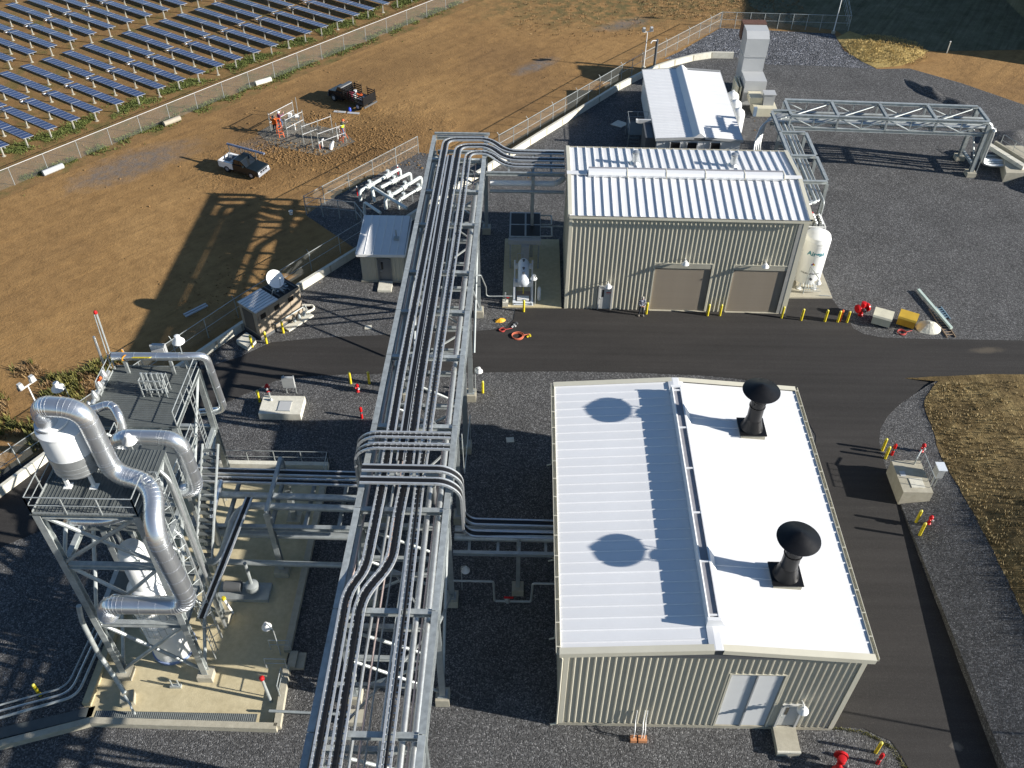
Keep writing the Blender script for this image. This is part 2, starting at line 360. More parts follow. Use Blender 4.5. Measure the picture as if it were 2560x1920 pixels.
road = [(-40,34),(-31,37.5),(-26.5,42.5),(-22.2,46.5),(-19.6,48),(-17.8,49.55),(-15.6,49.95),(-13.2,50.3),(-9.2,50.65),(-3.5,51.2),(-2,51.4),(-.9,51.8),(-.45,52.6),(-.3,53.9),
    (3.3,54.2),(3.6,55.5),(20.9,55.7),(23.9,55.8),(24.47,53.24),(24.66,52.3),(25.26,51.66),(26.6,51.3),(29.1,51.25),(36.8,51.26),(120,51.6),(120,46.9),(35.1,47),(29.6,46.94),
    (28.4,46.34),(27.2,45.5),(25.7,44.33),(24.6,43.2),(23.8,42.02),(23.4,40.87),(23.22,39.86),(23.22,35.8),(23.2,30.5),(23.35,20),(23.4,-10),(19.2,-10),(18.96,19.5),(18.73,20.3),(18.5,20.8),(18,21.05),
    (17.36,21.42),(15.67,21.5),(15.3,22),(15.3,38),(19.1,40.1),(19.42,41.3),(19.1,43.07),(17.8,45.4),(15.6,46.57),(13.2,46.86),(7.6,47.06),(3.2,47.06),(-.44,46.9),(-3.85,46.7),(-10.9,46.4),(-14.5,46.1),(-16.6,45.6),(-19.5,43.35),(-22,40),(-27,33),(-40,24)]
struct('road', MB().sheet(road, .03), ASPHALT)
struct('solar_field', MB().sheet([(-150,-40),(-43.9,68.9),(-9.4,109.3),(60,190),(-150,300)], .006), FIELD)
struct('grass_field', MB().sheet([(36.4,106.8),(38.5,100.8),(47,101.5),(60,102.5),(200,104),(200,300),(60,300),(30,150),(27.5,114),(30,109)], .02), SHADEGRASS)
# straw-covered hump by the back fence
def hump(name, poly_fn, m, kind='structure'): pass
mb = MB(); N = 22; cx, cy = 40.6, 101.2; out = [(35.9,104.7),(36.1,102.6),(36.4,100.6),(37.2,98.5),(38.4,96.8),(41.3,97.5),(43.6,99.3),(45.6,101.6),(43,102.6),(41,103.7),(37.9,106.7)]
rings = 6
mb.v.append((cx,cy,.55))
for k in range(1, rings+1):
    for p in out:
        t = k/rings; x, y = lerp(cx,p[0],t), lerp(cy,p[1],t); mb.v.append((x,y,.028+.5*(1-t**2)*(0.8+.4*mnoise.noise((x,y,3)))))
n_ = len(out)
for i in range(n_): mb.f.append((0, 1+i, 1+(i+1)%n_))
for k in range(rings-1):
    for i in range(n_): mb.f.append((1+k*n_+i, 1+(k+1)*n_+i, 1+(k+1)*n_+(i+1)%n_, 1+k*n_+(i+1)%n_))
struct('straw_hump', mb, STRAW, smooth=True)
# bank on the right of the road: gravel slope, then dry-grass bank
def bank_z(x, y):
    s = max(0., min(1., (40.2-y)/7.)); edge = max(0., min(.75, (38.5-y)*.04))
    t = max(0., min(1., (x-23.25)/3.6)); z = edge*max(0,min(1,s*2)) + s*1.0*t
    if x > 26.85: z += min(1.6, (x-26.85)*.28)*max(.35, s)
    return z+.006
mb = MB(); ys = [46.9,46.2,45.2,44,43,42,41,40,39,38,37,36,35,34,32,30,28,26,24,22,20,18,14,8,0,-10]
def edge_x(y): 
    T = [(46.9,29.6),(46.34,28.41),(45.5,27.2),(44.33,25.68),(43.2,24.59),(42.02,23.8),(40.87,23.4),(39.86,23.25),(-20,23.25)]
    for (a,xa),(b,xb) in zip(T, T[1:]):
        if a >= y >= b: return xa+(xb-xa)*(a-y)/(a-b) if a != b else xa
    return 23.25
def bank_x(y):                                  # where gravel turns to grass
    T = [(46.9,29.7),(46.3,28.6),(44.4,27.3),(41.8,27.2),(39,26.9),(36,26.9),(33,26.8),(30,26.85),(-20,26.85)]
    for (a,xa),(b,xb) in zip(T, T[1:]):
        if a >= y >= b: return xa+(xb-xa)*(a-y)/(a-b)
    return 26.85
def strip(mb, x0f, x1f, nx, amp):
    o = len(mb.v); yy = [v for a, b in zip(ys, ys[1:]) for v in (a, (a+b)/2)]+[ys[-1]]
    for y in yy:
        for i in range(nx+1):
            x = lerp(x0f(y), x1f(y), i/nx); e = 0 if i == 0 else amp*mnoise.noise((x*.7, y*.7, 1.))
            mb.v.append((x, y, bank_z(x, y)+e))
    for j in range(len(yy)-1):
        for i in range(nx): mb.f.append((o+j*(nx+1)+i, o+(j+1)*(nx+1)+i, o+(j+1)*(nx+1)+i+1, o+j*(nx+1)+i+1))
    return yy
mb = MB(); yy = strip(mb, edge_x, lambda y: bank_x(y)+.12, 8, .03)
o = len(mb.v)
for y in yy:                                    # short retaining face along the road
    w = .05*mnoise.noise((y*1.3, 2., 0)); mb.v += [(edge_x(y)+w, y, -.05), (edge_x(y), y, bank_z(edge_x(y), y))]
for j in range(len(yy)-1): mb.f.append((o+2*j, o+2*j+2, o+2*j+3, o+2*j+1))
struct('gravel_bank', mb, GRAVEL, smooth=True)
mb = MB(); strip(mb, lambda y: bank_x(y)+.1*math.sin(y*2.3), lambda y: 110., 60, .06)
mb.v = [(x if x < 40 else 40+(x-40)*1.0, y, z) for x, y, z in mb.v]
mb2 = MB()
o = 0
def grassbank():
    m2 = MB(); yy = [46.95-.45*i for i in range(0, 130)]; xs = [0,.25,.5,.8,1.2,1.7,2.3,3,3.8,4.7,5.8,7,9,12,18,30,60,90]
    for y in yy:
        for x in xs:
            X = bank_x(y)+x+(.14*mnoise.noise((y*1.1,0,4)) if x < .6 else 0)
            z = bank_z(X, y)+.02+(0.07*mnoise.noise((X*.9,y*.25,5))+.05*mnoise.noise((X*2.2,y*.5,9)) if x > 0 else 0)
            m2.v.append((X, min(y, 46.95), z))
    n = len(xs)
    for j in range(len(yy)-1):
        for i in range(n-1): m2.f.append((j*n+i, (j+1)*n+i, (j+1)*n+i+1, j*n+i+1))
    return m2
struct('grass_bank', grassbank(), BANK, smooth=True)
# unseen hill off to the right, added and shaped to shade the far corner
mb = MB(); gx = [60,64,68,75,84,95,120,170]; gy = [96.3,98.2,101,108,114,130,160,220]
for j, y in enumerate(gy):
    for i, x in enumerate(gx):
        z = min(1, i/2.)*min(1, j/1.4)*19*(.9+.2*mnoise.noise((x*.1,y*.1,0))); mb.v.append((x, y, z))
for j in range(7):
    for i in range(7): mb.f.append((j*8+i, j*8+i+1, (j+1)*8+i+1, (j+1)*8+i))
struct('shade_hill', mb, SHADEGRASS, smooth=True)
# broken spoil beside the bridge foot
mb = MB()
def mound(mb, cx, cy, rx, ry, h, rot, seed, n=14, rings=5):
    o = len(mb.v); mb.v.append((cx, cy, h))
    for k in range(1, rings+1):
        t = k/rings
        for i in range(n):
            a = 2*math.pi*i/n; w = 1+.25*mnoise.noise((math.cos(a)*1.7, math.sin(a)*1.7, seed)); x = rx*t*w*math.cos(a); y = ry*t*w*math.sin(a)
            X, Y = cx+x*math.cos(rot)-y*math.sin(rot), cy+x*math.sin(rot)+y*math.cos(rot)
            mb.v.append((X, Y, .005 if k == rings else h*(1-t*t)*(.8+.5*mnoise.noise((X*.8, Y*.8, seed)))))
    for i in range(n): mb.f.append((o, o+1+i, o+1+(i+1)%n))
    for k in range(rings-1):
        for i in range(n): mb.f.append((o+1+k*n+i, o+1+(k+1)*n+i, o+1+(k+1)*n+(i+1)%n, o+1+k*n+(i+1)%n))
mound(mb, 42.3, 91.2, 3.4, .75, .62, R(-62), 1); mound(mb, 44.6, 88.2, 3.2, 1., .5, R(-55), 2)
struct('spoil_ridge', mb, GRAVEL, smooth=True)
mb = MB(); mound(mb, 47.6, 72.6, 4.4, 2.9, 1.5, R(-30), 4); mound(mb, 47.2, 81.0, 3.6, 2.0, 1.1, R(10), 6)
struct('gravel_mound', mb, GRAVEL, smooth=True)

# concrete slabs
struct('skid_slab', MB().box(-1.3,3.15,54.02,63.0,-.05,.10), CONC_Y)
struct('tank_slab', MB().prism([(20.3,55.75),(23.9,55.82),(23.85,60.4),(20.3,60.4)], -.05, .12), CONC)
struct('containment_slab', MB().prism([(-11.75,21.0),(-11.75,36.9),(-22.6,36.9),(-21.35,26),(-21.0,21.0)], -.05, .06), CONC_Y)

# ------------------------------------------------------------------ sheet-metal buildings
def corr_wall(root, O, u, nrm, L, ztop, z0, opens, m, pitch=.305, panel=.915, depth=.04, peaks=()):
    O, u, nrm = V(O), V(u), V(nrm); bd = {0., L}
    k = panel
    while k < L-.05: bd.add(k); k += panel
    for a, b, t in opens: bd |= {a, b}
    bd = sorted(bd)
    def dep(s):
        q = (s % pitch)-pitch/2; q = abs(q)
        return depth if q < .028 else (0. if q > .062 else depth*(.062-q)/.034)
    for a, b in zip(bd, bd[1:]):
        if b-a < .015: continue
        zb = z0; mid = (a+b)/2
        for oa, ob, t in opens:
            if oa-.001 <= mid <= ob+.001: zb = t
        pts = {a, b} | {p for p in peaks if a < p < b}; k = math.floor(a/pitch)
        while k*pitch < b+pitch:
            for q in (-.062, -.028, .028, .062):
                s = k*pitch+pitch/2+q
                if a < s < b: pts.add(s)
            k += 1
        pts = sorted(pts); mb = MB(); n = len(pts)
        for z in (0, 1):
            for s in pts:
                p = O+u*s+nrm*dep(s); mb.v.append((p.x, p.y, zb if z == 0 else ztop(s)))
        mb.f = [(i, i+1, n+i+1, n+i) for i in range(n-1)]
        part('wall_panel', mb, m, root)
def roof_slope(root, O, u, s, L, m, pitch=.61, rib=.075):
    u, s, O = V(u).normalized(), V(s), V(O); S = s.length; sn = s.normalized(); w = u.cross(sn)
    def mk(wd):
        xs = [(-.05,0),(-.022,rib),(.022,rib),(.05,0),(wd-.05,0)]; mb = MB()
        for y in (0, S):
            for x, z in xs: mb.v.append((x, y, z))
        mb.f = [(i, i+1, 6+i-1+0, 5+i) if False else (i, i+1, 5+i+1, 5+i) for i in range(4)]
        mb.f += [(0,1,2,3)]                                 # closed rib end at the eave
        return mb.mesh('roof_panel', m)
    full = mk(pitch); k = 0.
    while k < L-.12:
        wd = min(pitch, L-k); me = full if wd > pitch-.01 else mk(wd)
        inst('roof_panel', me, root, frame(u, sn, w, O+u*k)); k += pitch
def gutter(root, a, b, nrm, m, w=.19, d=.16, straps=.61):
    a, b, nrm = V(a), V(b), V(nrm); t = (b-a).normalized(); L = (b-a).length; mb = MB()
    mb.bar(a+nrm*w, b+nrm*w, .025, d); mb.bar(a+nrm*w/2-V((0,0,d/2)), b+nrm*w/2-V((0,0,d/2)), w, .02); mb.bar(a+nrm*.01, b+nrm*.01, .02, d)
    k = .3
    while k < L:
        mb.bar(a+t*k+nrm*.0+V((0,0,d/2)), a+t*k+nrm*(w+.012)+V((0,0,d/2)), .05, .012); k += straps*2
    part('gutter', mb, m, root)
def door(root, O, u, nrm, x, z, w, h, m=DOOR, sign=True):
    O, u, nrm = V(O), V(u), V(nrm); P = lambda s, zz, d: O+u*(x+s)+nrm*d+V((0,0,z+zz))
    mb = MB(); 
    for a, b in ((P(-.04,0,.03), P(-.04,h+.05,.03)), (P(w+.04,0,.03), P(w+.04,h+.05,.03))): mb.bar(a, b, .10, .16, nrm)
    mb.bar(P(-.09,h+.04,.03), P(w+.09,h+.04,.03), .16, .08); part('door_frame', mb, m, root)
    d = part('door', MB().prof(P(w/2,0,-.02), P(w/2,h,-.02), [(-w/2,-.025),(w/2,-.025),(w/2,.025),(-w/2,.025)], nrm), m, root)
    part('door_window', MB().bar(P(w*.30,h*.52,.008), P(w*.30,h*.86,.008), .15, .012, nrm), GLASS, d)
    mb = MB().cyl(P(.1,h*.47,.005), P(.1,h*.47,.09), .03, n=8); mb.bar(P(.05,h*.47,.09), P(.24,h*.47,.09), .03, .03); part('door_handle', mb, STEELD, d)
    if sign:
        mb = MB().bar(P(w*.56,h*.72,.009), P(w*.93,h*.72,.009), .006, .075); mb.bar(P(w*.6,h*.66,.009), P(w*.66,h*.66,.009), .006, .05); mb.bar(P(w*.72,h*.66,.009), P(w*.84,h*.66,.009), .006, .03)
        part('warning_sign', mb, RED, d)
def wall_light(root, p, nrm):
    p, nrm = V(p), V(nrm); q = p+nrm*.42
    part('light_bracket', MB().tube(path([p, p+nrm*.15+V((0,0,.12)), q+V((0,0,.14)), q+V((0,0,.05))], .1, 3), .03, 8), WHITE, root, True)
    part('wall_light', MB().lathe([(.03,.10),(.12,.06),(.14,-.02),(.27,-.14),(.28,-.18),(.20,-.17)], 16, q), WHITE, root, True)

# --- building A: engine hall with two black exhaust stacks
AX0, AX1, AY0, AY1, AE, AR, AXR = 2.296, 15.676, 21.322, 38.30, 6.93, 7.47, 8.96
A = thing('metal_building', 'tan metal building with white roof and two black exhaust stacks, nearest the camera', 'building', (AX0, AY0, 0))
slopeA = (AR-AE)/(AXR-AX0)
def zA(x): return AE+slopeA*((x-AX0) if x < AXR else (AX1-x))-.02
part('wall_core', MB().prism([(AX0+.22,AY0+.22),(AX1-.22,AY0+.22),(AX1-.22,AY1-.22),(AX0+.22,AY1-.22)], 0, AE-.1), DGREY, A)
louv = (7.62, 10.10, 5.18); adoor = (10.52, 11.5, 2.55)
corr_wall(A, (AX0,AY0,0), (1,0,0), (0,-1,0), AX1-AX0, lambda s: zA(AX0+s), .30, [louv, adoor], TAN, peaks=(AXR-AX0,))
corr_wall(A, (AX0,AY1,0), (0,-1,0), (-1,0,0), AY1-AY0, lambda s: AE, .30, [], TAN)
corr_wall(A, (AX1,AY0,0), (0,1,0), (1,0,0), AY1-AY0, lambda s: AE, .30, [], TAN)
corr_wall(A, (AX1,AY1,0), (-1,0,0), (0,1,0), AX1-AX0, lambda s: zA(AX1-s), .30, [], TAN, peaks=(AX1-AXR,))
mb = MB(); mb.box(AX0-.03,AX1+.03,AY0-.03,AY0+.25,0,.28); mb.box(AX0-.03,AX0+.25,AY0+.25,AY1+.03,0,.28); mb.box(AX1-.25,AX1+.03,AY0+.25,AY1+.03,0,.28); part('plinth', mb, CONC, A)
for x, y, sx, sy in ((AX0,AY0,-1,-1),(AX1,AY0,1,-1),(AX0,AY1,-1,1),(AX1,AY1,1,1)):
    mb = MB(); mb.bar((x+sx*.05-sx*.13,y+sy*.055,.28), (x+sx*.05-sx*.13,y+sy*.055,AE-.05), .22, .03, (0,sy,0)); mb.bar((x+sx*.055,y-sy*.08,.28), (x+sx*.055,y-sy*.08,AE-.05), .03, .22, (0,1,0)); part('corner_trim', mb, TANT, A)
# louvred roller panel
P0 = V((AX0,AY0,0))
ld = part('louvre_panel', MB().box(AX0+louv[0],AX0+louv[1],AY0+.055,AY0+.09,.30,louv[2]), GREY, A)
mb0 = MB().prof((0,0,0), (louv[1]-louv[0]-.1,0,0), [(0,-.045),(.045,-.03),(.045,-.02),(0,.035)]); slat = mb0.mesh('louvre_slat', LGREY)
k = .36
while k < louv[2]-.06:
    inst('louvre_slat', slat, A, frame((1,0,0),(0,1,0),(0,0,1),(AX0+louv[0]+.05,AY0+.05,k))); k += .105
xm = AX0+lerp(louv[0],louv[1],.5)
mb = MB().box(xm-.035,xm+.035,AY0-.05,AY0+.05,.30,louv[2]); part('louvre_mullion', mb, GREY, A)
mb = MB(); mb.box(AX0+louv[0]-.07,AX0+louv[0],AY0-.05,AY0+.10,.28,louv[2]+.07); mb.box(AX0+louv[1],AX0+louv[1]+.07,AY0-.05,AY0+.10,.28,louv[2]+.07); mb.box(AX0+louv[0],AX0+louv[1],AY0-.05,AY0+.10,louv[2],louv[2]+.07); part('louvre_frame', mb, TANT, A)
door(A, (AX0,AY0-.01,0), (1,0,0), (0,-1,0), adoor[0]+.05, .42, .88, 2.08, sign=False)
wall_light(A, (AX0+11.3,AY0-.03,2.95), (0,-1,0))
part('stoop', MB().box(12.75,13.85,19.95,AY0-.04,-.05,.42), CONC, A); part('stoop_edge', MB().box(12.735,13.865,19.93,20.02,.30,.426), CONC_W, A)
# roof
part('roof_deck', MB().prof((AXR,AY0-.18,0),(AXR,AY1+.18,0), [(AX0-.2-AXR,AE-.12),(AX1+.2-AXR,AE-.12),(AX1+.2-AXR,AE-.04),(0,AR-.03),(AX0-.2-AXR,AE-.04)]), DGREY, A)
EX0, EX1, RY0, RY1 = AX0-.21, AX1+.21, AY0-.20, AY1+.16
ze = AE-slopeA*.21
roof_slope(A, (EX0,RY1-.28,ze), (0,-1,0), (AXR-EX0,0,AR-ze), RY1-RY0-.5, WROOF, rib=.042)
roof_slope(A, (EX1,RY0+.28,ze), (0,1,0), (AXR-EX1,0,AR-ze), RY1-RY0-.5, WROOF, rib=.042)
for y, dy in ((RY0,-1),(RY1,1)):                # rake trims
    for a, b in (((EX0-.05,y,ze+.02),(AXR-.2,y,AR+.02)), ((EX1+.05,y,ze+.02),(AXR+.2,y,AR+.02))):
        mb = MB(); mb.bar((a[0],y-dy*.13,a[2]+.055), (b[0],y-dy*.13,b[2]+.055), .30, .03); mb.bar((a[0],y+dy*.035,a[2]-.08), (b[0],y+dy*.035,b[2]-.08), .025, .30); part('rake_trim', mb, TANT, A)
gutter(A, (EX0,RY0+.05,ze-.01), (EX0,RY1,ze-.01), (-1,0,0), TANT); gutter(A, (EX1,RY1,ze-.01), (EX1,RY0+.05,ze-.01), (1,0,0), TANT)
for y in (RY0+.15, 26, 31, RY1-.2):
    part('downspout', MB().tube([(EX0-.03,y,ze-.15),(AX0-.1,y,ze-.6),(AX0-.1,y,.2),(AX0-.4,y,.06)], .055, 6), TANT, A)
part('ridge_cap', MB().prof((AXR,RY0-.02,AR+.05),(AXR,RY1+.02,AR+.05), [(-.42,-.035),(0,0),(.42,-.035),(.42,.0),(.15,.045),(-.15,.045),(-.42,0)]), WROOF, A)
# ridge ventilator: two flared side baffles with a dark throat and cross straps
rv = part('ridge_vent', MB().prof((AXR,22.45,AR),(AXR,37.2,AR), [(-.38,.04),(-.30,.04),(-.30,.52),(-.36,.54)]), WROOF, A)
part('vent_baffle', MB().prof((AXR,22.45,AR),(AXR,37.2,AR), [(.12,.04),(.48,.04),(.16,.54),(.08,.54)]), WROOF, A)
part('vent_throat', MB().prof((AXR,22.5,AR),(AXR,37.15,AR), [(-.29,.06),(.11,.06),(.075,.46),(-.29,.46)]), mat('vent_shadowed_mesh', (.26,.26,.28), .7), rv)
for k in range(6):
    y = 22.6+k*2.88; part('vent_strap', MB().box(AXR-.35,AXR+.14,y-.05,y+.05,AR+.47,AR+.525), WROOF, rv)
for y0, y1 in ((22.28,22.45),(37.2,37.36)):
    part('vent_end_cap', MB().prof((AXR,y0,AR),(AXR,y1,AR), [(-.42,.02),(.52,.02),(.20,.57),(-.42,.57)]), WROOF, A)
# exhaust stacks
def stack(x, y, lab):
    zr = AR-slopeA*(x-AXR); t = thing('exhaust_stack', lab, 'exhaust stack', (x, y, zr), group='black exhaust stacks on the near roof')
    c = (x, y, zr)
    part('curb', MB().prof((x,y-.62,zr),(x,y+.62,zr), [(-.66,-.12),(.66,-.16),(.66,.26),(-.66,.26)]), CONC, t)
    part('flashing', MB().box(x-.72,x+.72,y-.68,y+.68,zr+.262,zr+.32), BLACKM, t)
    part('flare', MB().lathe([(.62,.32),(.52,.52),(.45,.85),(.40,1.02)], 28, c), BLACKM, t, True)
    part('stack_tube', MB().lathe([(.395,1.0),(.395,2.30),(.41,2.30),(.41,2.42),(.34,2.42),(.33,1.7)], 28, c), BLACKM, t, True)
    mb = MB(); 
    for k in range(4):
        a = R(45+90*k); mb.bar((x+.41*math.cos(a),y+.41*math.sin(a),zr+2.2), (x+.62*math.cos(a),y+.62*math.sin(a),zr+3.12), .03, .03)
    part('cap_strut', mb, BLACKM, t)
    part('rain_cap', MB().lathe([(.97,3.00),(.985,3.03),(.5,3.25),(.03,3.47),(.0,3.47)], 48, c, False).lathe([(.97,3.00),(.5,3.20),(.0,3.42)], 48, c, False), BLACKM, t, True)
    mb = MB().lathe([(.425,1.9),(.43,1.9),(.43,1.96),(.425,1.96)], 28, c); part('band', mb, BLACKM, t, True)
stack(12.72, 34.75, 'black exhaust stack with conical rain cap, farther one near the roof back edge')
stack(12.66, 25.2, 'black exhaust stack with conical rain cap, nearer one by the front gable')

# --- building B: two garage doors
BL, BD, BE, BRZ = 16.434, 8.796, 8.42, 8.88
B = thing('metal_building', 'tall tan metal building with two roller garage doors and ribbed white roof', 'building', (3.413, 54.099, 0), -.0093)
rb = ROOTM[B.name]; bw = lambda x, y, z=0: rb @ V((x, y, z)); ux = (rb.to_3x3() @ V((1,0,0))); uy = (rb.to_3x3() @ V((0,1,0)))
part('wall_core', MB().box(.25,BL-.25,.25,BD-.25,0,BE-.1), DGREY, B, local=True)
gd = [(6.33,10.42,4.32),(12.02,16.02,4.30)]; bdo = (2.42,3.46,2.2)
corr_wall(B, bw(0,0), ux, -uy, BL-.35, lambda s: BE, .02, gd+[bdo], TAN)
corr_wall(B, bw(0,BD), -uy, -ux, BD, lambda s: BE+(BRZ-BE)*(1-abs(s-BD/2)/(BD/2)), .02, [], TAN, peaks=(BD/2,))
corr_wall(B, bw(BL,0), uy, ux, BD, lambda s: BE+(BRZ-BE)*(1-abs(s-BD/2)/(BD/2)), .02, [], TAN, peaks=(BD/2,))
corr_wall(B, bw(BL,BD), -ux, uy, BL, lambda s: BE, .02, [], TAN)
part('corner_trim', MB().box(BL-.62,BL-.02,-.06,-.045,.02,BE-.1), mat('flat_trim', (.36,.355,.33), .5), B, local=True)
part('corner_trim', MB().box(BL-.30,BL+.06,-.075,-.062,.02,BE-.1).box(BL+.05,BL+.065,-.06,.3,.02,BE-.1), TANT, B, local=True)
part('corner_trim', MB().box(-.06,.16,-.07,-.055,.02,BE-.1).box(-.07,-.055,-.05,.2,.02,BE-.1), TANT, B, local=True)
for a, b, t in gd:
    gr = part('garage_door', MB().box(a,b,.075,.12,.05,t), GARAGE, B, local=True)
    sl = MB().prof((0,0,0),(b-a-.02,0,0), [(-.01,-.035),(.022,-.03),(.022,.03),(-.01,.035)]).mesh('door_slat', GARAGE)
    k = .14
    while k < t-.45: inst('door_slat', sl, gr, rb @ Matrix.Translation((a+.01,.062,k))); k += .078
    part('door_header', MB().box(a+.02,b-.02,-.03,.12,t-.40,t-.002), mat('header_trim', (.40,.38,.31), .5), gr, local=True)
    part('door_frame', MB().box(a-.08,a,-.05,.12,0,t+.08).box(b,b+.08,-.05,.12,0,t+.08).box(a,b,-.05,.1,t,t+.08), TANT, gr, local=True)
    part('door_sill', MB().box(a,b,-.10,.074,-.02,.05), CONC, gr, local=True)
door(B, bw(0,0)+uy*.02, ux, -uy, bdo[0]+.07, .04, .90, 2.1)
for x, z in ((3.02,2.62),(8.35,4.82),(14.05,4.75)): wall_light(B, bw(x,-.04,z), -uy)
slopeB = (BRZ-BE)/(BD/2); ov = .30; zeB = BE-slopeB*ov
part('roof_deck', MB().prof((-.15,BD/2,0),(BL+.15,BD/2,0), [(-BD/2-.25,BE-.12),(BD/2+.25,BE-.12),(BD/2+.25,BE-.045),(0,BRZ-.03),(-BD/2-.25,BE-.045)]), DGREY, B, local=True)
roof_slope(B, bw(-.1,-ov,zeB), ux, uy*(BD/2+ov)+V((0,0,BRZ-zeB)), BL+.2, WROOF, rib=.085)
roof_slope(B, bw(BL+.1,BD+ov,zeB), -ux, -uy*(BD/2+ov)+V((0,0,BRZ-zeB)), BL+.2, WROOF, rib=.085)
for x, sx in ((-.15,-1),(BL+.15,1)):
    for ya, yb in ((-ov-.03,BD/2-.2),(BD+ov+.03,BD/2+.2)):
        za, zb = zeB+.03, BRZ+.01; mb = MB(); mb.bar((x-sx*.10,ya,za+.085), (x-sx*.10,yb,zb+.085), .26, .03); mb.bar((x+sx*.04,ya,za-.05), (x+sx*.04,yb,zb-.05), .025, .28); part('rake_trim', mb, TANT, B, local=True)
part('gutter', MB().box(-.1,BL+.1,-ov-.15,-ov-.13,zeB-.16,zeB+.02).box(-.1,BL+.1,-ov-.13,-ov+.0,zeB-.16,zeB-.145), TANT, B, local=True)
part('gutter', MB().box(-.1,BL+.1,BD+ov+.13,BD+ov+.15,zeB-.16,zeB+.02).box(-.1,BL+.1,BD+ov,BD+ov+.13,zeB-.16,zeB-.145), TANT, B, local=True)
part('eave_trim', MB().box(0,BL-.3,-.12,-.045,BE-.42,BE-.13), TAN, B, local=True)
for a, b in ((-.22,1.25),(15.3,BL+.22)): part('ridge_cap', MB().box(a,b,BD/2-.22,BD/2+.22,BRZ+.06,BRZ+.12), WROOF, B, local=True)
rv = thing('ridge_ventilator', 'long white ridge ventilator in five sections on the garage building roof', 'roof vent', bw(1.3,BD/2,BRZ), -.0093)
L5 = 14.0/5
for k in range(5):
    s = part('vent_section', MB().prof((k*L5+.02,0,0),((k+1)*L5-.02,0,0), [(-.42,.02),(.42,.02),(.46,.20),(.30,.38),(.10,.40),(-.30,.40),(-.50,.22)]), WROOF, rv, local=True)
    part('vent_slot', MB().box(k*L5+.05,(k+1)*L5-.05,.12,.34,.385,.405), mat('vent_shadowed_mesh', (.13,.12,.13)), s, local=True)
    part('section_joint', MB().prof(((k+1)*L5-.03,0,.0),((k+1)*L5+.03,0,.0), [(-.45,.02),(.45,.02),(.49,.21),(.32,.41),(-.32,.42),(-.53,.23)]), TANT, s, local=True)
for (x, y), lab in (((8.30,60.36),'galvanised round roof vent left of centre on the garage building roof'), ((15.49,60.26),'galvanised round roof vent right of centre on the garage building roof')):
    zr = BRZ-slopeB*1.85; t = thing('roof_vent', lab, 'roof vent', (x,y,zr), group='round vents on the garage roof'); c = (x,y,zr)
    part('flashing', MB().lathe([(.42,.02),(.40,.08),(.28,.20),(.24,.24)], 20, c), ALUD, t, True)
    part('vent_tube', MB().lathe([(.24,.2),(.23,.75),(.26,.76),(.26,.90),(.20,.92)], 20, c), ALUD, t, True)
    part('vent_cap', MB().lathe([(.25,.96),(.26,1.0),(.04,1.12),(.0,1.12)], 20, c), ALUD, t, True)

# --- building C: low white enclosure behind B
CX0, CX1, CY0, CY1, CE = 12.08, 19.55, 74.9, 88.75, 2.95
CXM = (CX0+CX1)/2; CR = CE+.22
D_ = thing('metal_building', 'low white enclosure with raised ridge, beside the three white tanks', 'building', (CX0, CY0, 0))
part('wall_core', MB().box(CX0+.1,CX1-.1,CY0+.1,CY1-.1,0,CE-.05), DGREY, D_)
WSH = mat('white_wall_sheet', (.62,.63,.63), .5, 0, .05, .8, rnd=.03)
zC = lambda x: CE+(CR-CE)*(1-abs(x-CXM)/(CXM-CX0))-.03
corr_wall(D_, (CX0,CY0,0), (1,0,0), (0,-1,0), CX1-CX0, lambda s: zC(CX0+s), 0, [], WSH, pitch=1.22, panel=1.22, depth=.02, peaks=(CXM-CX0,))
corr_wall(D_, (CX0,CY1,0), (0,-1,0), (-1,0,0), CY1-CY0, lambda s: CE, 0, [], WSH, pitch=1.22, panel=1.22, depth=.02)
corr_wall(D_, (CX1,CY0,0), (0,1,0), (1,0,0), CY1-CY0, lambda s: CE, 0, [], WSH, pitch=1.22, panel=1.22, depth=.02)
corr_wall(D_, (CX1,CY1,0), (-1,0,0), (0,1,0), CX1-CX0, lambda s: zC(CX1-s), 0, [], WSH, pitch=1.22, panel=1.22, depth=.02, peaks=(CXM-CX0,))
part('roof_deck', MB().prof((CXM,CY0-.12,0),(CXM,CY1+.12,0), [(CX0-.1-CXM,CE-.1),(CX1+.1-CXM,CE-.1),(CX1+.1-CXM,CE-.03),(0,CR-.02),(CX0-.1-CXM,CE-.03)]), DGREY, D_)
roof_slope(D_, (CX0-.15,CY1+.1,CE), (0,-1,0), (CXM-CX0+.15,0,CR-CE), CY1-CY0+.2, WROOF, pitch=.31, rib=.03)
roof_slope(D_, (CX1+.15,CY0-.1,CE), (0,1,0), (CXM-CX1-.15,0,CR-CE), CY1-CY0+.2, WROOF, pitch=.31, rib=.03)
part('raised_ridge', MB().prof((CXM,CY0-.14,CR),(CXM,CY1+.14,CR), [(-.56,-.02),(.56,-.02),(.5,.06),(.06,.40),(-.06,.40),(-.5,.06)]), WROOF, D_)
for y, dy in ((CY0-.14,-1),(CY1+.14,1)):
    for a, b in (((CX0-.2,CE),(CXM-.5,CR)),((CX1+.2,CE),(CXM+.5,CR))): part('rake_trim', MB().bar((a[0],y+dy*.03,a[1]-.04),(b[0],y+dy*.03,b[1]-.04), .03, .24), LGREY, D_)
for xg in (CX0-.16, CX1+.16): part('gutter', MB().box(xg-.05,xg+.05,CY0-.1,CY1+.1,CE-.12,CE-.0), LGREY, D_)
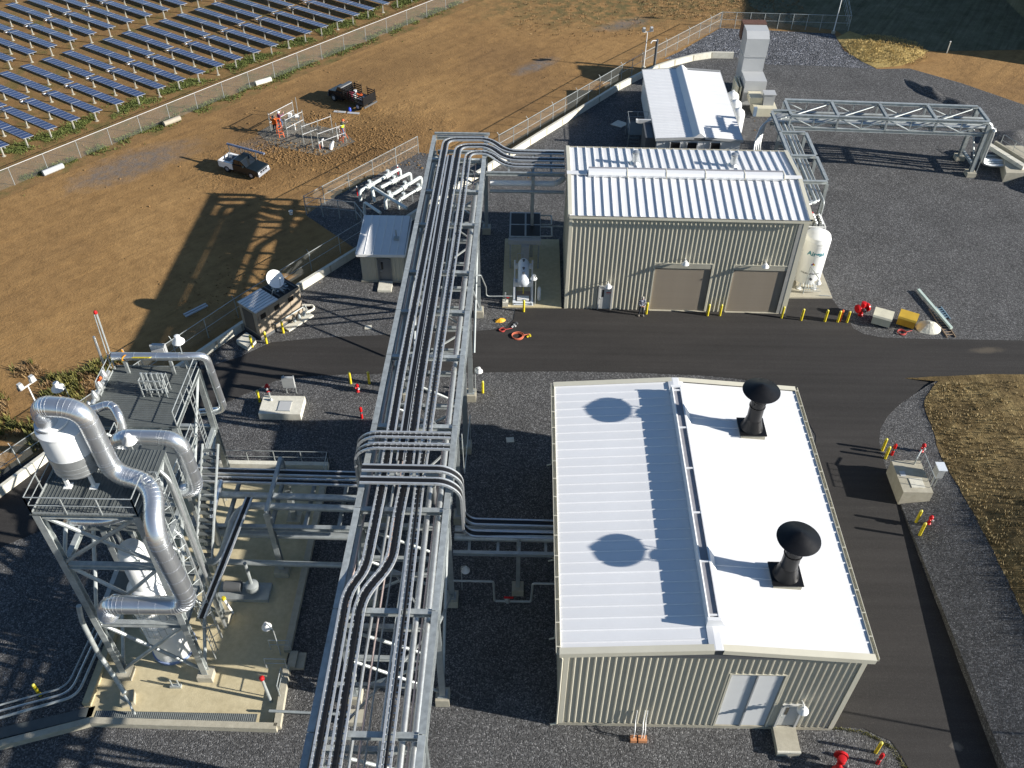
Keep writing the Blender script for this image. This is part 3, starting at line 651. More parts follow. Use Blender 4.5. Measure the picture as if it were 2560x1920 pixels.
for x in (13.7, 15.2, 17.3):
    v = part('wall_louvre', MB().box(x-.45,x+.45,CY0-.18,CY0-.03,1.9,2.62), BLACK, D_); part('louvre_hood', MB().box(x-.5,x-.42,CY0-.3,CY0-.03,1.9,2.66).box(x+.42,x+.5,CY0-.3,CY0-.03,1.9,2.66), LGREY, v)

# ------------------------------------------------------------------ main pipe rack
def xl(y): return -8.02+(y-16)*.0228
def xr(y): return -3.58+(y-16)*.0150
PR = thing('pipe_rack', 'long galvanised steel pipe rack running from the foreground to the far garage building', 'pipe rack', (-5.5, 40, 0))
ZT = 7.9                                            # chord centre
bents = [5.2, 11.0, 16.8, 22.48, 28.2, 33.87, 39.47, 43.6, 47.64, 53.1, 57.4, 61.9, 65.4]
for a, b in zip(bents, bents[1:]):
    for f in (xl, xr): part('chord', MB().ibeam((f(a),a+.02,ZT), (f(b),b-.02,ZT), .30, .32, .03), STEEL, PR)
    for f in (xl, xr): part('lower_chord', MB().ibeam((f(a),a+.1,6.62), (f(b),b-.1,6.62), .2, .24, .025), STEEL, PR)
cols = [5.2, 11.0, 16.8, 22.48, 28.2, 33.87, 39.47, 44.2, 53.1, 64.0]
for y in bents:
    part('cross_beam', MB().ibeam((xl(y)+.16,y,ZT-.05), (xr(y)-.16,y,ZT-.05), .26, .28, .025), STEEL, PR)
    part('lower_beam', MB().ibeam((xl(y)+.16,y,6.6), (xr(y)-.16,y,6.6), .24, .26, .025), STEEL, PR)
for a, b in zip(bents, bents[1:]):
    m_ = (a+b)/2; part('cross_beam', MB().ibeam((xl(m_)+.12,m_,6.62), (xr(m_)-.12,m_,6.62), .16, .18, .02), STEELD, PR)
for y in cols:
    for f, s in ((xl, -1), (xr, 1)):
        x = f(y)
        if y in (33.87,) and s > 0: pass
        part('column', MB().ibeam((x,y,.62), (x,y,ZT-.17), .30, .30, .03, (0,1,0)), STEELD, PR)
        part('pedestal', MB().box(x-.34,x+.34,y-.38,y+.38,-.05,.58), CONC, PR); part('base_plate', MB().box(x-.24,x+.24,y-.24,y+.24,.582,.62), STEELD, PR)
    part('tie_beam', MB().ibeam((xl(y)+.16,y,3.9), (xr(y)-.16,y,3.9), .2, .24, .02), STEELD, PR)
    if y not in (33.87, 53.1, 44.2):
        part('brace', MB().tube([(xl(y)+.15,y,6.4),(xr(y)-.15,y,4.1)], .085, 8), STEEL, PR, True)
        part('brace', MB().tube([(xl(y)+.15,y+.02,.9),(xr(y)-.15,y+.02,3.7)], .085, 8), STEELD, PR, True)
        part('brace', MB().tube([(xl(y)+.15,y-.02,3.7),(xr(y)-.15,y-.02,.9)], .085, 8), STEEL, PR, True)
for i, (a, b) in enumerate(zip(bents, bents[1:])):
    if i % 2 == 0: part('plan_brace', MB().bar((xl(a)+.3,a+.2,6.5), (xr(b)-.3,b-.2,6.5), .09, .09), STEEL, PR)
    else: part('plan_brace', MB().bar((xr(a)-.3,a+.2,6.5), (xl(b)+.3,b-.2,6.5), .09, .09), STEEL, PR)
for a, b in ((22.48,28.2),(47.64,53.1)):
    for f in (xl, xr):
        part('side_brace', MB().tube([(f(a),a+.2,.9),(f(b),b-.2,6.4)], .08, 8), STEELD, PR, True); part('side_brace', MB().tube([(f(a),a+.2,6.4),(f(b),b-.2,.9)], .08, 8), STEELD, PR, True)
# low strut beams near the ground between the foreground legs
part('end_frame', MB().ibeam((xl(65.4),65.4,8.2),(xr(65.4)+.25,65.4,8.2), .16, .16, .02), STEEL, PR)

def tray(label, pts, w, lat=None, h=.12, cables=.56, rung=.30, pairs=None):
    pts = [V(p) for p in pts]; t = thing('cable_tray', label, 'cable tray', tuple(pts[0])); rails = [MB(), MB()]; rg = MB(); cb = MB()
    def latv(a, b):
        d = (b-a).normalized()
        if lat: return V(lat)
        l = d.cross(V((0,0,1))); return l.normalized() if l.length > .1 else V((0,1,0))
    L = []
    for i, p in enumerate(pts):
        a = latv(pts[i-1], p) if i else latv(p, pts[1]); b = latv(p, pts[i+1]) if i < len(pts)-1 else a; L.append((a+b).normalized())
    acc = 0.
    for i in range(len(pts)-1):
        a, b = pts[i], pts[i+1]; d = (b-a); n = d.normalized(); u = L[i].cross(n).normalized()*-1
        for k, s in enumerate((-1, 1)):
            A_, B_ = a+L[i]*s*w/2-n*.01, b+L[i+1]*s*w/2+n*.01; rails[k].prof(A_, B_, [(-.045,-h/2),(.045,-h/2),(.045,h/2),(-.045,h/2)], tuple(L[i].cross(n)))
        if cables:
            cb.prof(a-n*.01, b+n*.01, [(-w*cables/2,-.03),(w*cables/2,-.03),(w*cables*.47,.025),(w*cables*.2,.045),(-w*cables*.22,.04),(-w*cables*.45,.03)], tuple(L[i].cross(n)))
        q = rung-acc
        while q < d.length:
            c = a+n*q; rg.bar(c-L[i]*w/2, c+L[i]*w/2, .045, .03); q += rung
        acc = (acc+d.length) % rung
    part('side_rail', rails[0], TRAYM, t); part('side_rail', rails[1], TRAYM, t); part('rungs', rg, TRAYM, t)
    if cables: part('cable_bundle', cb, CABLE, t)
    return t
TRAYM = mat('tray_rail', (.62,.64,.65), .4, .6, .1, 4.)
tray('leftmost long cable tray on the main rack, jogging sideways in the foreground', path([(-7.52,5,8.2),(-7.52,15.4,8.2),(-7.47,23.3,8.2),(-6.84,24.5,8.2),(-6.66,29.4,8.2),(-6.62,37.1,8.2),(-6.13,55.4,8.2),(-5.92,64.5,8.2),(-2.6,64.6,8.2),(-1.2,63.5,7.75),(3.2,63.45,7.75)], .8, 6), .42)
tray('middle long cable tray on the main rack, packed with black cable', path([(-6.72,5,8.2),(-6.8,15.4,8.2),(-6.83,23.0,8.2),(-5.7,24.9,8.2),(-5.66,28.0,8.2),(-5.5,30.4,8.2),(-5.5,37.1,8.2),(-5.14,53.9,8.2),(-4.9,63.5,8.2),(-2.6,63.6,8.2),(-1.2,62.45,7.75),(3.2,62.4,7.75)], .8, 6), .46)
tray('rightmost long cable tray on the main rack, its rungs partly bare', path([(-4.88,5,8.2),(-4.85,15.5,8.2),(-4.81,23.6,8.2),(-4.82,29.4,8.2),(-4.66,37,8.2),(-4.2,56,8.2),(-4.1,62.5,8.2),(-2.6,62.6,8.2),(-1.2,61.45,7.75),(3.2,61.4,7.75)], .8, 6), .40, cables=.34)
tray('double width cable tray beside the middle tray, far half of the main rack', [(-5.95,31.2,8.2),(-5.92,37.1,8.2),(-5.6,53.9,8.2),(-5.42,62.0,8.2)], .34, cables=.9)
# trays crossing the rack and dropping off its sides
for i, (y, lab) in enumerate(((32.5,'farther of two cable trays crossing the rack and dropping off its left side'), (31.7,'nearer of two cable trays crossing the rack and dropping off its left side'))):
    tray(lab, path([(-3.45,y,8.72),(-7.6,y,8.72),(-8.35,y,8.1),(-8.4,y,5.4)], .5, 5), .34, (0,1,0), cables=.25)
for i, (y, lab) in enumerate(((30.2,'farther of two cable trays crossing the rack and dropping towards the near building'), (29.4,'nearer of two cable trays crossing the rack and dropping towards the near building'))):
    tray(lab, path([(-7.7,y,8.72),(-3.5,y,8.72),(-2.75,y,8.0),(-2.7,y,5.0),(-2.3,y,4.55),(2.1,y,4.5)], .55, 6), .36, (0,1,0), cables=.7)
def pipe(name, label, pts, r, m=ALUD, rb=.5, n=12, bands=0, cat='pipe', flanges=()):
    P = path(pts, rb) if len(pts) > 2 else [V(p) for p in pts]
    if not bands and not flanges: return one(name, MB().tube(P, r, n), m, label, cat, smooth=True)
    t = thing(name, label, cat, (P[0].x, P[0].y, min(p.z for p in P))); part('pipe_run', MB().tube(P, r, n), m, t, True)
    if bands:
        mb = MB(); acc = bands
        for a, b in zip(P, P[1:]):
            d = (b-a).length; q = acc
            while q < d:
                c = a+(b-a)*(q/d); nn = (b-a).normalized(); mb.tube([c-nn*.022, c+nn*.022], r*1.045, n); q += bands
            acc = q-d
        part('jacket_band', mb, m, t, True)
    for c, nn in flanges:
        c, nn = V(c), V(nn); part('flange', MB().tube([c-nn*.05, c+nn*.05], r*1.5, 14), m, t, True)
    return t
pipe('insulated_pipe', 'aluminium-jacketed pipe along the right side of the rack, nearest its edge', [(-3.95,5,7.1),(-3.93,15.7,7.1),(-3.86,29.5,7.1),(-3.75,39,7.1),(-3.4,58,7.1),(-3.35,61,6.4)], .16, ALUD, .4, 12, 1.0)
pipe('insulated_pipe', 'aluminium-jacketed pipe second from the right edge of the rack, foreground only', [(-4.45,5,7.1),(-4.43,15.7,7.1),(-4.4,30.6,7.1),(-4.4,31.4,6.3),(-4.4,31.5,4.5)], .15, ALUD, .4, 12, 1.0)
PINK = mat('primer_pink_pipe', (.58,.46,.42), .45, .3, .1, 3.)
pipe('pipe', 'slim pinkish pipe between the trays on the rack', [(-6.1,5,7.05),(-6.12,22,7.05),(-5.95,36,7.05),(-5.45,63,7.05)], .055, PINK, .3, 8)
pipe('pipe', 'slim grey conduit beside the pinkish pipe on the rack', [(-5.85,5,7.0),(-5.87,22,7.0),(-5.7,30,7.0)], .04, STEELD, .3, 8)
pipe('pipe', 'broad grey pipe along the left side of the rack, far half', [(-7.2,31,6.95),(-7.1,45,6.95),(-6.75,64,6.95)], .19, STEELD, .3, 12)
pipe('pipe', 'second grey pipe on the left of the rack beside the broad one', [(-6.75,33,6.92),(-6.65,48,6.92),(-6.35,64,6.92)], .12, STEEL, .3, 10)
pipe('pipe', 'thin vertical drain pipe dropping from the rack to the valve line by the skid slab', [(-2.9,47.8,7.6),(-2.55,47.9,7.55),(-2.5,53.9,2.0),(-2.5,54.1,1.0),(-1.2,54.15,1.0)], .045, STEEL, .3, 8)
pipe('conduit', 'thin conduit running down the outside of the rack right leg', [(-2.95,33.5,7.8),(-2.9,33.5,4.5),(-2.9,39.3,3.5),(-2.95,39.4,.7)], .03, STEEL, .3, 6)
for x0, x1, zz, r, lab in ((-7.62,-6.95,7.35,.05,'thin warm-grey conduit hugging the left chord of the rack'),(-6.42,-5.75,7.3,.07,'slim silver pipe between the left and middle trays'),(-5.3,-4.75,7.3,.06,'slim silver pipe between the middle and right trays'),(-5.12,-4.5,7.0,.09,'grey pipe under the right tray'),(-4.1,-3.5,7.55,.04,'thin conduit above the jacketed pipe at the right chord')):
    pipe('pipe', lab, [(x0,5,zz),(x0,20,zz),(lerp(x0,x1,.45),38,zz),(x1,62,zz)], r, ALUD if r > .05 else PINK, .3, 8)
# valves on the lower level
for i, (y, lab) in enumerate(((36.2,'grey gate valve on the rack pipe left of the road crossing'),(41.4,'grey gate valve hung under the rack over the road'),(50.4,'grey gate valve under the rack beside the shed'))):
    t = thing('gate_valve', lab, 'valve', (-6.1,y,6.75), group='gate valves on the rack'); c = (-6.1,y,7.0)
    part('valve_body', MB().lathe([(.05,-.2),(.14,-.15),(.16,0),(.12,.15),(.06,.2)], 12, c), STEELD, t, True); part('valve_stem', MB().cyl((-6.1,y,7.15),(-6.1,y,7.5), .03), STEELD, t); part('hand_wheel', MB().lathe([(.13,.48),(.16,.5),(.13,.52)], 14, c), STEELD, t, True)
# branch at the far end into the garage building
RBf = thing('pipe_rack', 'short steel rack branch from the main rack into the garage building wall', 'pipe rack', (0,62,0))
for y in (60.6, 63.95):
    part('chord', MB().ibeam((xr(62)+.2,y,7.55), (3.2,y,7.55), .2, .28, .025), STEEL, RBf)
for x in (-1.0, .85, 2.2): part('cross_beam', MB().ibeam((x,60.72,7.5),(x,63.83,7.5), .16, .2, .02), STEEL, RBf)
for y in (60.6, 63.95):
    part('column', MB().ibeam((.85,y,.1),(.85,y,7.38), .24, .26, .02), STEELD, RBf)
pipe('pipe', 'large pale pipe below the rack branch turning into the garage building wall', [(-2.4,60.9,6.55),(2.5,60.95,6.55),(2.9,61.3,6.55),(3.2,61.8,6.55)], .22, WHITE, .4, 14)
pipe('pipe', 'grey pipe under the pale one on the branch to the garage building', [(-2.4,60.5,6.1),(3.2,60.5,6.1)], .13, STEELD)

# branch to building A
RA = thing('pipe_rack', 'low steel rack branch joining the main rack to the near building side wall', 'pipe rack', (0,29,0))
for y in (28.5, 30.1): part('chord', MB().ibeam((xr(29)+.17,y,4.1),(2.1,y,4.1), .2, .22, .02), STEELD, RA)
for x in (-2.4,-.9,.2,1.6): part('cross_beam', MB().ibeam((x,28.6,4.1),(x,30.0,4.1), .14, .16, .02), STEELD, RA)
part('column', MB().ibeam((.18,29.0,.5),(.18,29.0,4.6), .22, .22, .02, (0,1,0)), STEELD, RA); part('pedestal', MB().box(-.14,.5,28.65,29.3,-.05,.5), CONC, RA)
pipe('pipe', 'thick grey pipe entering the near building side wall', [(xr(29)+.2,29.3,4.38),(2.2,29.3,4.38)], .19, STEEL)
pipe('pipe', 'slimmer pale pipe entering the near building beside the thick one', [(xr(29)+.2,29.75,4.36),(2.2,29.75,4.36)], .11, ALUD)
pipe('pipe', 'grey looped drain pipe low between rack and near building', [(xr(28)+.2,27.6,2.9),(-1.1,27.6,2.9),(-1.05,27.6,1.1),(.9,27.6,1.1),(.95,27.6,2.8),(2.2,27.6,2.8)], .06, STEELD, .15, 8)
t = thing('control_valve', 'red-handled control valve on the looped drain pipe', 'valve', (-.35,27.6,1.0)); part('valve_body', MB().lathe([(.06,-.1),(.13,-.05),(.13,.12),(.05,.25)], 12, (-.35,27.6,1.1)), STEELD, t, True); part('valve_handle', MB().box(-.55,-.05,27.55,27.65,1.42,1.48), RED, t)

# branch to the process tower
RL = thing('pipe_rack', 'steel rack branch carrying pipes from the main rack to the process tower', 'pipe rack', (-13,32,0))
for y in (29.9, 33.5):
    part('chord', MB().ibeam((-17.8,y,4.1),(xl(31)-.17,y,4.1), .24, .28, .025), STEELD, RL)
    part('column', MB().ibeam((-13,y,.5),(-13,y,5.4), .30, .30, .03, (0,1,0)), STEELD, RL); part('pedestal', MB().box(-13.4,-12.6,y-.4,y+.4,-.05,.5), CONC, RL)
for x in (-17.2,-15.4,-13,-11.2,-9.4): part('cross_beam', MB().ibeam((x,30.05,4.1),(x,33.35,4.1), .18, .22, .02), STEELD, RL)
part('cap_beam', MB().ibeam((-13,29.8,5.5),(-13,33.6,5.5), .2, .22, .02), STEELD, RL)
tray('farther cable tray on the branch to the process tower', [(-17.6,33.1,4.9),(-8.4,33.0,4.9)], .34, cables=.8)
tray('nearer cable tray on the branch to the process tower', [(-17.6,32.5,4.9),(-8.4,32.4,4.9)], .34, cables=.5)
pipe('pipe', 'thick grey pipe, farther of the thick pair on the tower branch', [(-18.5,31.75,4.55),(-8.1,31.6,4.55)], .20, STEEL)
pipe('pipe', 'thick grey pipe, nearer of the pair, turning down towards the tower foot', [(-8.1,30.9,4.55),(-14.5,31.0,4.55),(-15.0,30.3,4.5),(-15.1,28.2,4.2),(-15.3,27.6,4.1),(-16.6,27.6,4.1)], .20, STEEL, .5)
pipe('pipe', 'short bright pipe spool rising beside the tower branch', [(-16.0,32.1,5.2),(-15.95,31.2,5.25),(-15.9,29.8,5.1),(-15.9,29.6,3.0)], .16, ALU, .35, 12)
pipe('pipe', 'low grey header pipe beneath the tower branch', [(-17.2,30.4,2.9),(-8.6,30.3,2.9)], .21, STEELD)
pipe('pipe', 'lower grey header pipe close to the slab beneath the tower branch', [(-16.8,29.3,1.8),(-8.6,29.2,1.8)], .16, STEELD)
# pump skid under the branch
t = thing('pump_skid', 'dark pump skid under the tower branch on the concrete slab', 'pump', (-14.6,28.6,.06))
part('skid_base', MB().box(-16.2,-13.4,27.9,29.0,.06,.32), STEELD, t); part('motor', MB().tube([(-15.8,28.45,.75),(-14.9,28.45,.75)], .3, 14), DGREY, t, True); part('pump_casing', MB().lathe([(.12,-.34),(.36,-.2),(.36,.2),(.12,.34)], 14, (-14.3,28.45,.75)), STEELD, t, True); part('discharge_pipe', MB().tube([(-14.3,28.45,1.05),(-14.3,28.45,2.9)], .1, 8), STEELD, t, True)
pipe('pipe', 'low grey pipe from the slab corner running under the rack', [(-11.95,21.46,.5),(-7.73,21.34,.5)], .07, STEELD, .2, 8)
one('pipe_support', MB().box(-8.0,-7.3,21.0,21.7,-.05,.38), CONC, 'concrete pipe support block under the rack in the foreground', 'block')

# ------------------------------------------------------------------ process towers
def railing(root, pts, z, h=1.05, gap=1.4, m=STEEL, kick=True, closed=False):
    pts = [V((p[0],p[1],z)) for p in pts]; 
    if closed: pts.append(pts[0])
    for a, b in zip(pts, pts[1:]):
        n = max(1, round((b-a).length/gap))
        mb = MB(); mb.tube([a+V((0,0,h)), b+V((0,0,h))], .025, 6); mb.tube([a+V((0,0,h*.52)), b+V((0,0,h*.52))], .02, 6); part('rail', mb, m, root, True)
        if kick: part('kick_plate', MB().bar(a+V((0,0,.06)), b+V((0,0,.06)), .012, .11), m, root)
        for k in range(n+1):
            p = a+(b-a)*(k/n); part('rail_post', MB().bar(p, p+V((0,0,h)), .045, .045), m, root)
def steel_tower(name, label, xs, ys, zt, levels, col=.30, xf=('f','r','l','b')):
    t = thing(name, label, 'steel tower', ((xs[0]+xs[1])/2,(ys[0]+ys[1])/2,0)); (x0,x1),(y0,y1) = xs, ys
    for x in xs:
        for y in ys:
            part('leg', MB().ibeam((x,y,.5),(x,y,zt), col, col, .035, (0,1,0)), STEEL, t); part('pedestal', MB().box(x-.38,x+.38,y-.34,y+.34,-.05,.5), CONC, t)
    lv = [.6]+levels
    for z in levels:
        for y in ys: part('beam', MB().ibeam((x0+.16,y,z-.16),(x1-.16,y,z-.16), .24, .30, .025), STEEL, t)
        for x in xs: part('beam', MB().ibeam((x,y0+.16,z-.16),(x,y1-.16,z-.16), .24, .30, .025), STEEL, t)
    for za, zb in zip(lv, lv[1:]):
        zb -= .3
        for y, key in ((y0,'f'),(y1,'b')):
            if key in xf:
                part('brace', MB().tube([(x0+.1,y,za+.1),(x1-.1,y,zb)], .095, 8), STEEL, t, True); part('brace', MB().tube([(x0+.1,y+.03,zb),(x1-.1,y+.03,za+.1)], .095, 8), STEEL, t, True)
        for x, key in ((x0,'l'),(x1,'r')):
            if key in xf: part('brace', MB().tube([(x,y0+.1,za+.1),(x,y1-.1,zb)], .095, 8), STEEL, t, True)
    return t
T1 = steel_tower('process_tower', 'tall braced steel tower carrying the white capped vessel and silver duct', (-19.75,-15.6), (23.45,26.8), 13.3, [5.1, 9.75, 13.3])
mb = MB().box(-19.95,-15.4,23.25,26.95,13.302,13.34); dk = part('deck', mb, GRATE, T1)
mb = MB(); k = -19.9
while k < -15.45: mb.box(k,k+.018,23.27,26.93,13.342,13.362); k += .16
part('grating_bars', mb, GRATE, dk)
railing(T1, [(-15.5,24.6),(-15.5,23.3),(-19.85,23.3),(-19.85,26.9)], 13.34)
part('shade_deck', MB().box(-19.6,-15.8,25.2,26.6,9.77,9.80), GRATE, T1); railing(T1, [(-15.8,25.25),(-19.5,25.25)], 9.8, kick=False)  # deck and rail added mid-height to thicken the tower's cast shadow
for x in (-15.2,-14.9): pass
lad = part('ladder', MB().bar((-15.32,24.3,.3),(-15.32,24.3,14.3), .03, .05).bar((-15.32,24.75,.3),(-15.32,24.75,14.3), .03, .05), STEEL, T1)
mb = MB(); k = .6
while k < 13.3: mb.bar((-15.32,24.3,k),(-15.32,24.75,k), .025, .025); k += .3
part('rungs', mb, STEEL, lad)
mb = MB(); k = 2.6
while k < 14.4:
    mb.tube([(-15.3,24.2,k),(-14.95,24.2,k),(-14.72,24.52,k),(-14.95,24.85,k),(-15.3,24.85,k)], .018, 5); k += .9
for y, x in ((24.2,-15.0),(24.52,-14.72),(24.85,-15.0)): mb.bar((x,y,2.6),(x,y,14.3), .03, .012)
part('ladder_cage', mb, STEEL, lad)
# white capped vessel on the deck
vc = (-18.35, 25.35)
VE = thing('vessel', 'white cylindrical vessel with insulated grey lower half, on top of the tall tower', 'vessel', (vc[0],vc[1],13.34))
for k in range(4):
    a = R(45+90*k); x, y = vc[0]+.78*math.cos(a), vc[1]+.78*math.sin(a)
    part('leg', MB().bar((x,y,13.37),(x,y,14.4), .13, .13), WHITE, VE); part('foot', MB().box(x-.17,x+.17,y-.17,y+.17,13.342,13.375), WHITE, VE)
part('lower_shell', MB().lathe([(.30,.62),(.80,.72),(1.0,.95),(1.0,1.75)], 36, (*vc,13.34)), ALUD, VE, True)
part('girth_band', MB().lathe([(1.0,1.72),(1.03,1.72),(1.03,1.95),(1.0,1.95)], 36, (*vc,13.34)), ALUD, VE, True)
for z in (.98,1.2,1.45): part('seam', MB().lathe([(1.0,z),(1.012,z),(1.012,z+.03),(1.0,z+.03)], 36, (*vc,13.34)), ALUD, VE, True)
part('upper_shell', MB().lathe([(1.0,1.93),(1.0,3.15),(.985,3.2)], 36, (*vc,13.34)), TANK, VE, True)
part('cap', MB().lathe([(1.02,3.16),(1.02,3.24),(.85,3.32),(.0,3.40)], 36, (*vc,13.34), False), TANK, VE, True)
part('lifting_flange', MB().lathe([(.5,3.42),(.62,3.42),(.62,3.50),(.45,3.52)], 20, (vc[0]-.25,vc[1]-.1,13.34)), TANK, VE, True)
def duct(label, pts, r, rb, gores=True, flanges=()):
    P = path(pts, rb, 9); t = thing('duct', label, 'duct', (P[0].x,P[0].y,min(p.z for p in P)))
    part('duct_run', MB().tube(P, r, 20), ALU, t, True)
    acc = 0.
    mb = MB()
    for i, (a, b) in enumerate(zip(P, P[1:])):
        d = (b-a).length; nn = (b-a).normalized()
        if d < rb*.35: mb.tube([a-nn*.012, a+nn*.012], r*1.025, 20)
        else:
            k = .5
            while k < d: c = a+nn*k; mb.tube([c-nn*.012, c+nn*.012], r*1.018, 20); k += .75
    part('seam_rings', mb, ALU, t, True)
    for i in flanges:
        c = P[i]; nn = (P[min(i+1,len(P)-1)]-P[max(i-1,0)]).normalized()
        for s in (-.07, .07): part('flange', MB().tube([c+nn*(s-.02), c+nn*(s+.02)], r*1.22, 20), ALU, t, True)
    return t
duct('large silver duct looping from the vessel top down the front of the tall tower', [(-18.75,25.15,16.75),(-18.7,25.1,17.85),(-17.0,25.0,17.8),(-16.85,24.95,14.0),(-15.1,24.6,13.85),(-14.75,22.7,13.0),(-14.4,22.6,7.9),(-18.2,22.6,7.85),(-18.5,22.7,6.6),(-18.5,23.8,6.3)], .42, .95, flanges=(0,))
duct('silver duct hoop behind the tall tower, second of the two large ducts', [(-18.85,29.0,9.5),(-18.8,29.0,11.95),(-15.75,29.0,11.9),(-15.75,29.0,8.2),(-17.2,29.0,8.0)], .38, .85, flanges=(0,))
duct('short silver duct elbow slung under the tall tower deck', [(-19.0,23.9,12.0),(-18.6,23.75,12.4),(-17.3,23.75,12.4),(-16.7,24.2,12.2)], .24, .5)
# big white tank inside the tower
TK = thing('tank', 'big white tank with domed top standing inside the tall tower', 'tank', (-17.75,25.15,.06)); c = (-17.75,25.15,.06)
part('shell', MB().lathe([(1.05,0),(1.05,5.2),(1.0,5.3)], 36, c), TANK, TK, True); part('dome', MB().lathe([(1.05,5.2),(.95,5.55),(.6,5.9),(.2,6.0),(.0,6.0)], 36, c, False), TANK, TK, True)
part('upper_drum', MB().lathe([(.62,5.8),(.62,8.3),(.5,8.6),(.0,8.75)], 28, c, False), TANK, TK, True); part('manway', MB().lathe([(.24,0),(.3,0),(.3,.1),(.2,.12)], 16, (-17.5,24.6,8.2)), STEELD, TK, True)
part('base_ring', MB().lathe([(1.09,0),(1.12,0),(1.12,.12),(1.06,.14)], 36, c), mat('blue_shadow_enamel', (.25,.32,.5), .4), TK, True)  # bluish shade at the tank foot is put into the ring's colour
mb = MB()
for k in range(9):
    a = R(-150+k*15); x, y = c[0]+1.14*math.cos(a), c[1]+1.14*math.sin(a); mb.bar((x,y,2.6),(x,y,5.2), .018, .018)
for z in (2.7,3.3,3.9,4.5,5.1):
    mb.tube([(c[0]+1.14*math.cos(R(-150+k*10)), c[1]+1.14*math.sin(R(-150+k*10)), z) for k in range(13)], .012, 4)
part('guard_mesh', mb, STEEL, TK)
# rear tower
T2_ = steel_tower('process_tower', 'lower rear steel tower with grated deck, pipe header and yellow tag', (-22.1,-17.7), (32.6,36.85), 9.0, [4.6, 9.0], xf=('f','r'))
dk = part('deck', MB().box(-22.3,-17.45,32.4,37.0,9.002,9.04), GRATE, T2_)
mb = MB(); k = 32.45
while k < 36.95: mb.box(-22.27,-17.48,k,k+.018,9.042,9.06); k += .16
part('grating_bars', mb, GRATE, dk)
railing(T2_, [(-17.55,32.5),(-17.55,36.95),(-22.2,36.95),(-22.2,34.6)], 9.04)
lad = part('ladder', MB().bar((-17.3,34.3,.3),(-17.3,34.3,10),.03,.05).bar((-17.3,34.75,.3),(-17.3,34.75,10),.03,.05), STEEL, T2_)
mb = MB(); k = .6
while k < 9: mb.bar((-17.3,34.3,k),(-17.3,34.75,k), .025, .025); k += .3
part('rungs', mb, STEEL, lad)
# walkway between towers
T3 = thing('walkway', 'grated walkway between the two towers with handrails', 'walkway', (-17.4,29.5,0))
part('deck', MB().box(-20.6,-16.6,27.1,32.3,8.45,8.49), GRATE, T3)
for x in (-20.5,-16.7): part('stringer', MB().ibeam((x,27.0,8.3),(x,32.4,8.3), .18, .26, .02), STEEL, T3)
railing(T3, [(-16.65,27.2),(-16.65,32.2)], 8.49); railing(T3, [(-20.55,27.2),(-20.55,32.2)], 8.49)
for x, y in ((-16.7,29.8),(-20.5,29.8)): part('post', MB().ibeam((x,y,.1),(x,y,8.17), .2,.2,.02,(0,1,0)), STEEL, T3)
st = part('stair_flight', MB().bar((-16.2,31.9,8.4),(-16.2,27.4,4.6), .05, .25).bar((-15.4,31.9,8.4),(-15.4,27.4,4.6), .05, .25), STEEL, T3)
for k in range(16): part('tread', MB().box(-16.17,-15.43,27.5+k*.27,27.72+k*.27,4.72+k*.228,4.75+k*.228), GRATE, st)
HD = pipe('gas_header', 'silver gas header along the back of the rear tower deck, bent down its corner', [(-21.9,36.5,10.2),(-17.9,36.6,10.2),(-17.0,36.9,10.0),(-16.95,37.15,5.6),(-18.4,37.1,5.4)], .22, ALU, .55, 16, 1.2)
part('pipe_tag', MB().prof((-20.7,36.28,10.36),(-19.75,36.3,10.36), [(-.08,-.1),(.10,.02),(.09,.06),(-.10,-.06)]), YEL, HD)
part('tag_lettering', MB().box(-20.62,-20.4,36.20,36.24,10.335,10.345).box(-20.34,-20.05,36.20,36.24,10.335,10.345).box(-19.98,-19.9,36.20,36.24,10.335,10.345), DGREY, HD)
for x in (-21.3,-18.8): part('pipe_support', MB().bar((x,36.45,9.05),(x,36.45,10.0), .16,.12), STEEL, HD)
pipe('pipe', 'fat silver elbow rising through the rear tower deck at its near left corner', [(-22.0,33.0,9.6),(-21.0,33.3,9.8),(-20.4,32.6,9.7),(-20.35,32.3,8.8)], .24, ALU, .5, 14, .35)
t = thing('valve_train', 'cluster of small valves and actuators on the left edge of the rear deck', 'valve train', (-22.3,34.5,9.04))
for k in range(4):
    y = 33.4+k*.75; part('valve_body', MB().lathe([(.08,0),(.2,.08),(.22,.35),(.14,.5),(.06,.7)], 12, (-22.25,y,9.1+.06*k)), ALUD, t, True)
part('manifold', MB().tube([(-22.25,33.0,9.35),(-22.25,36.2,9.35)], .13, 10), ALUD, t, True); part('vent_stub', MB().tube([(-22.6,36.6,9.6),(-22.6,36.7,11.4)], .07, 8), ALUD, t, True); part('actuator', MB().tube([(-22.2,34.9,9.9),(-22.0,34.9,10.1)], .08, 8), ORANGE, t, True)
t = thing('instrument_rack', 'tubular instrument rack standing on the rear deck under the header', 'instrument rack', (-19.2,35.0,9.04))
for i in range(4):
    for j in range(2): part('post', MB().bar((-19.9+i*.42,34.6+j*.6,9.05),(-19.9+i*.42,34.6+j*.6,10.25), .05,.05), STEEL, t)
for z in (9.6,10.2): part('rail', MB().tube([(-19.9,34.6,z),(-18.64,34.6,z),(-18.64,35.2,z),(-19.9,35.2,z),(-19.9,34.6,z)], .03, 6), STEEL, t, True)
for i in range(5): part('tube_bundle', MB().tube([(-19.8+i*.27,34.9,9.1),(-19.8+i*.27,34.9,10.5)], .06, 8), STEELD, t, True)
t = thing('control_cabinet', 'white finned box on the rear tower deck railing', 'cabinet', (-19.6,37.1,9.3)); 
for k in range(5): part('fin', MB().box(-19.95,-19.25,36.98+k*.09,37.04+k*.09,9.5,10.6-.05*k), LGREY, t)
tray('black cable tray running down the slab side of the tall tower', [(-14.3,31.2,4.95),(-14.9,23.8,4.95)], .3, cables=.8)
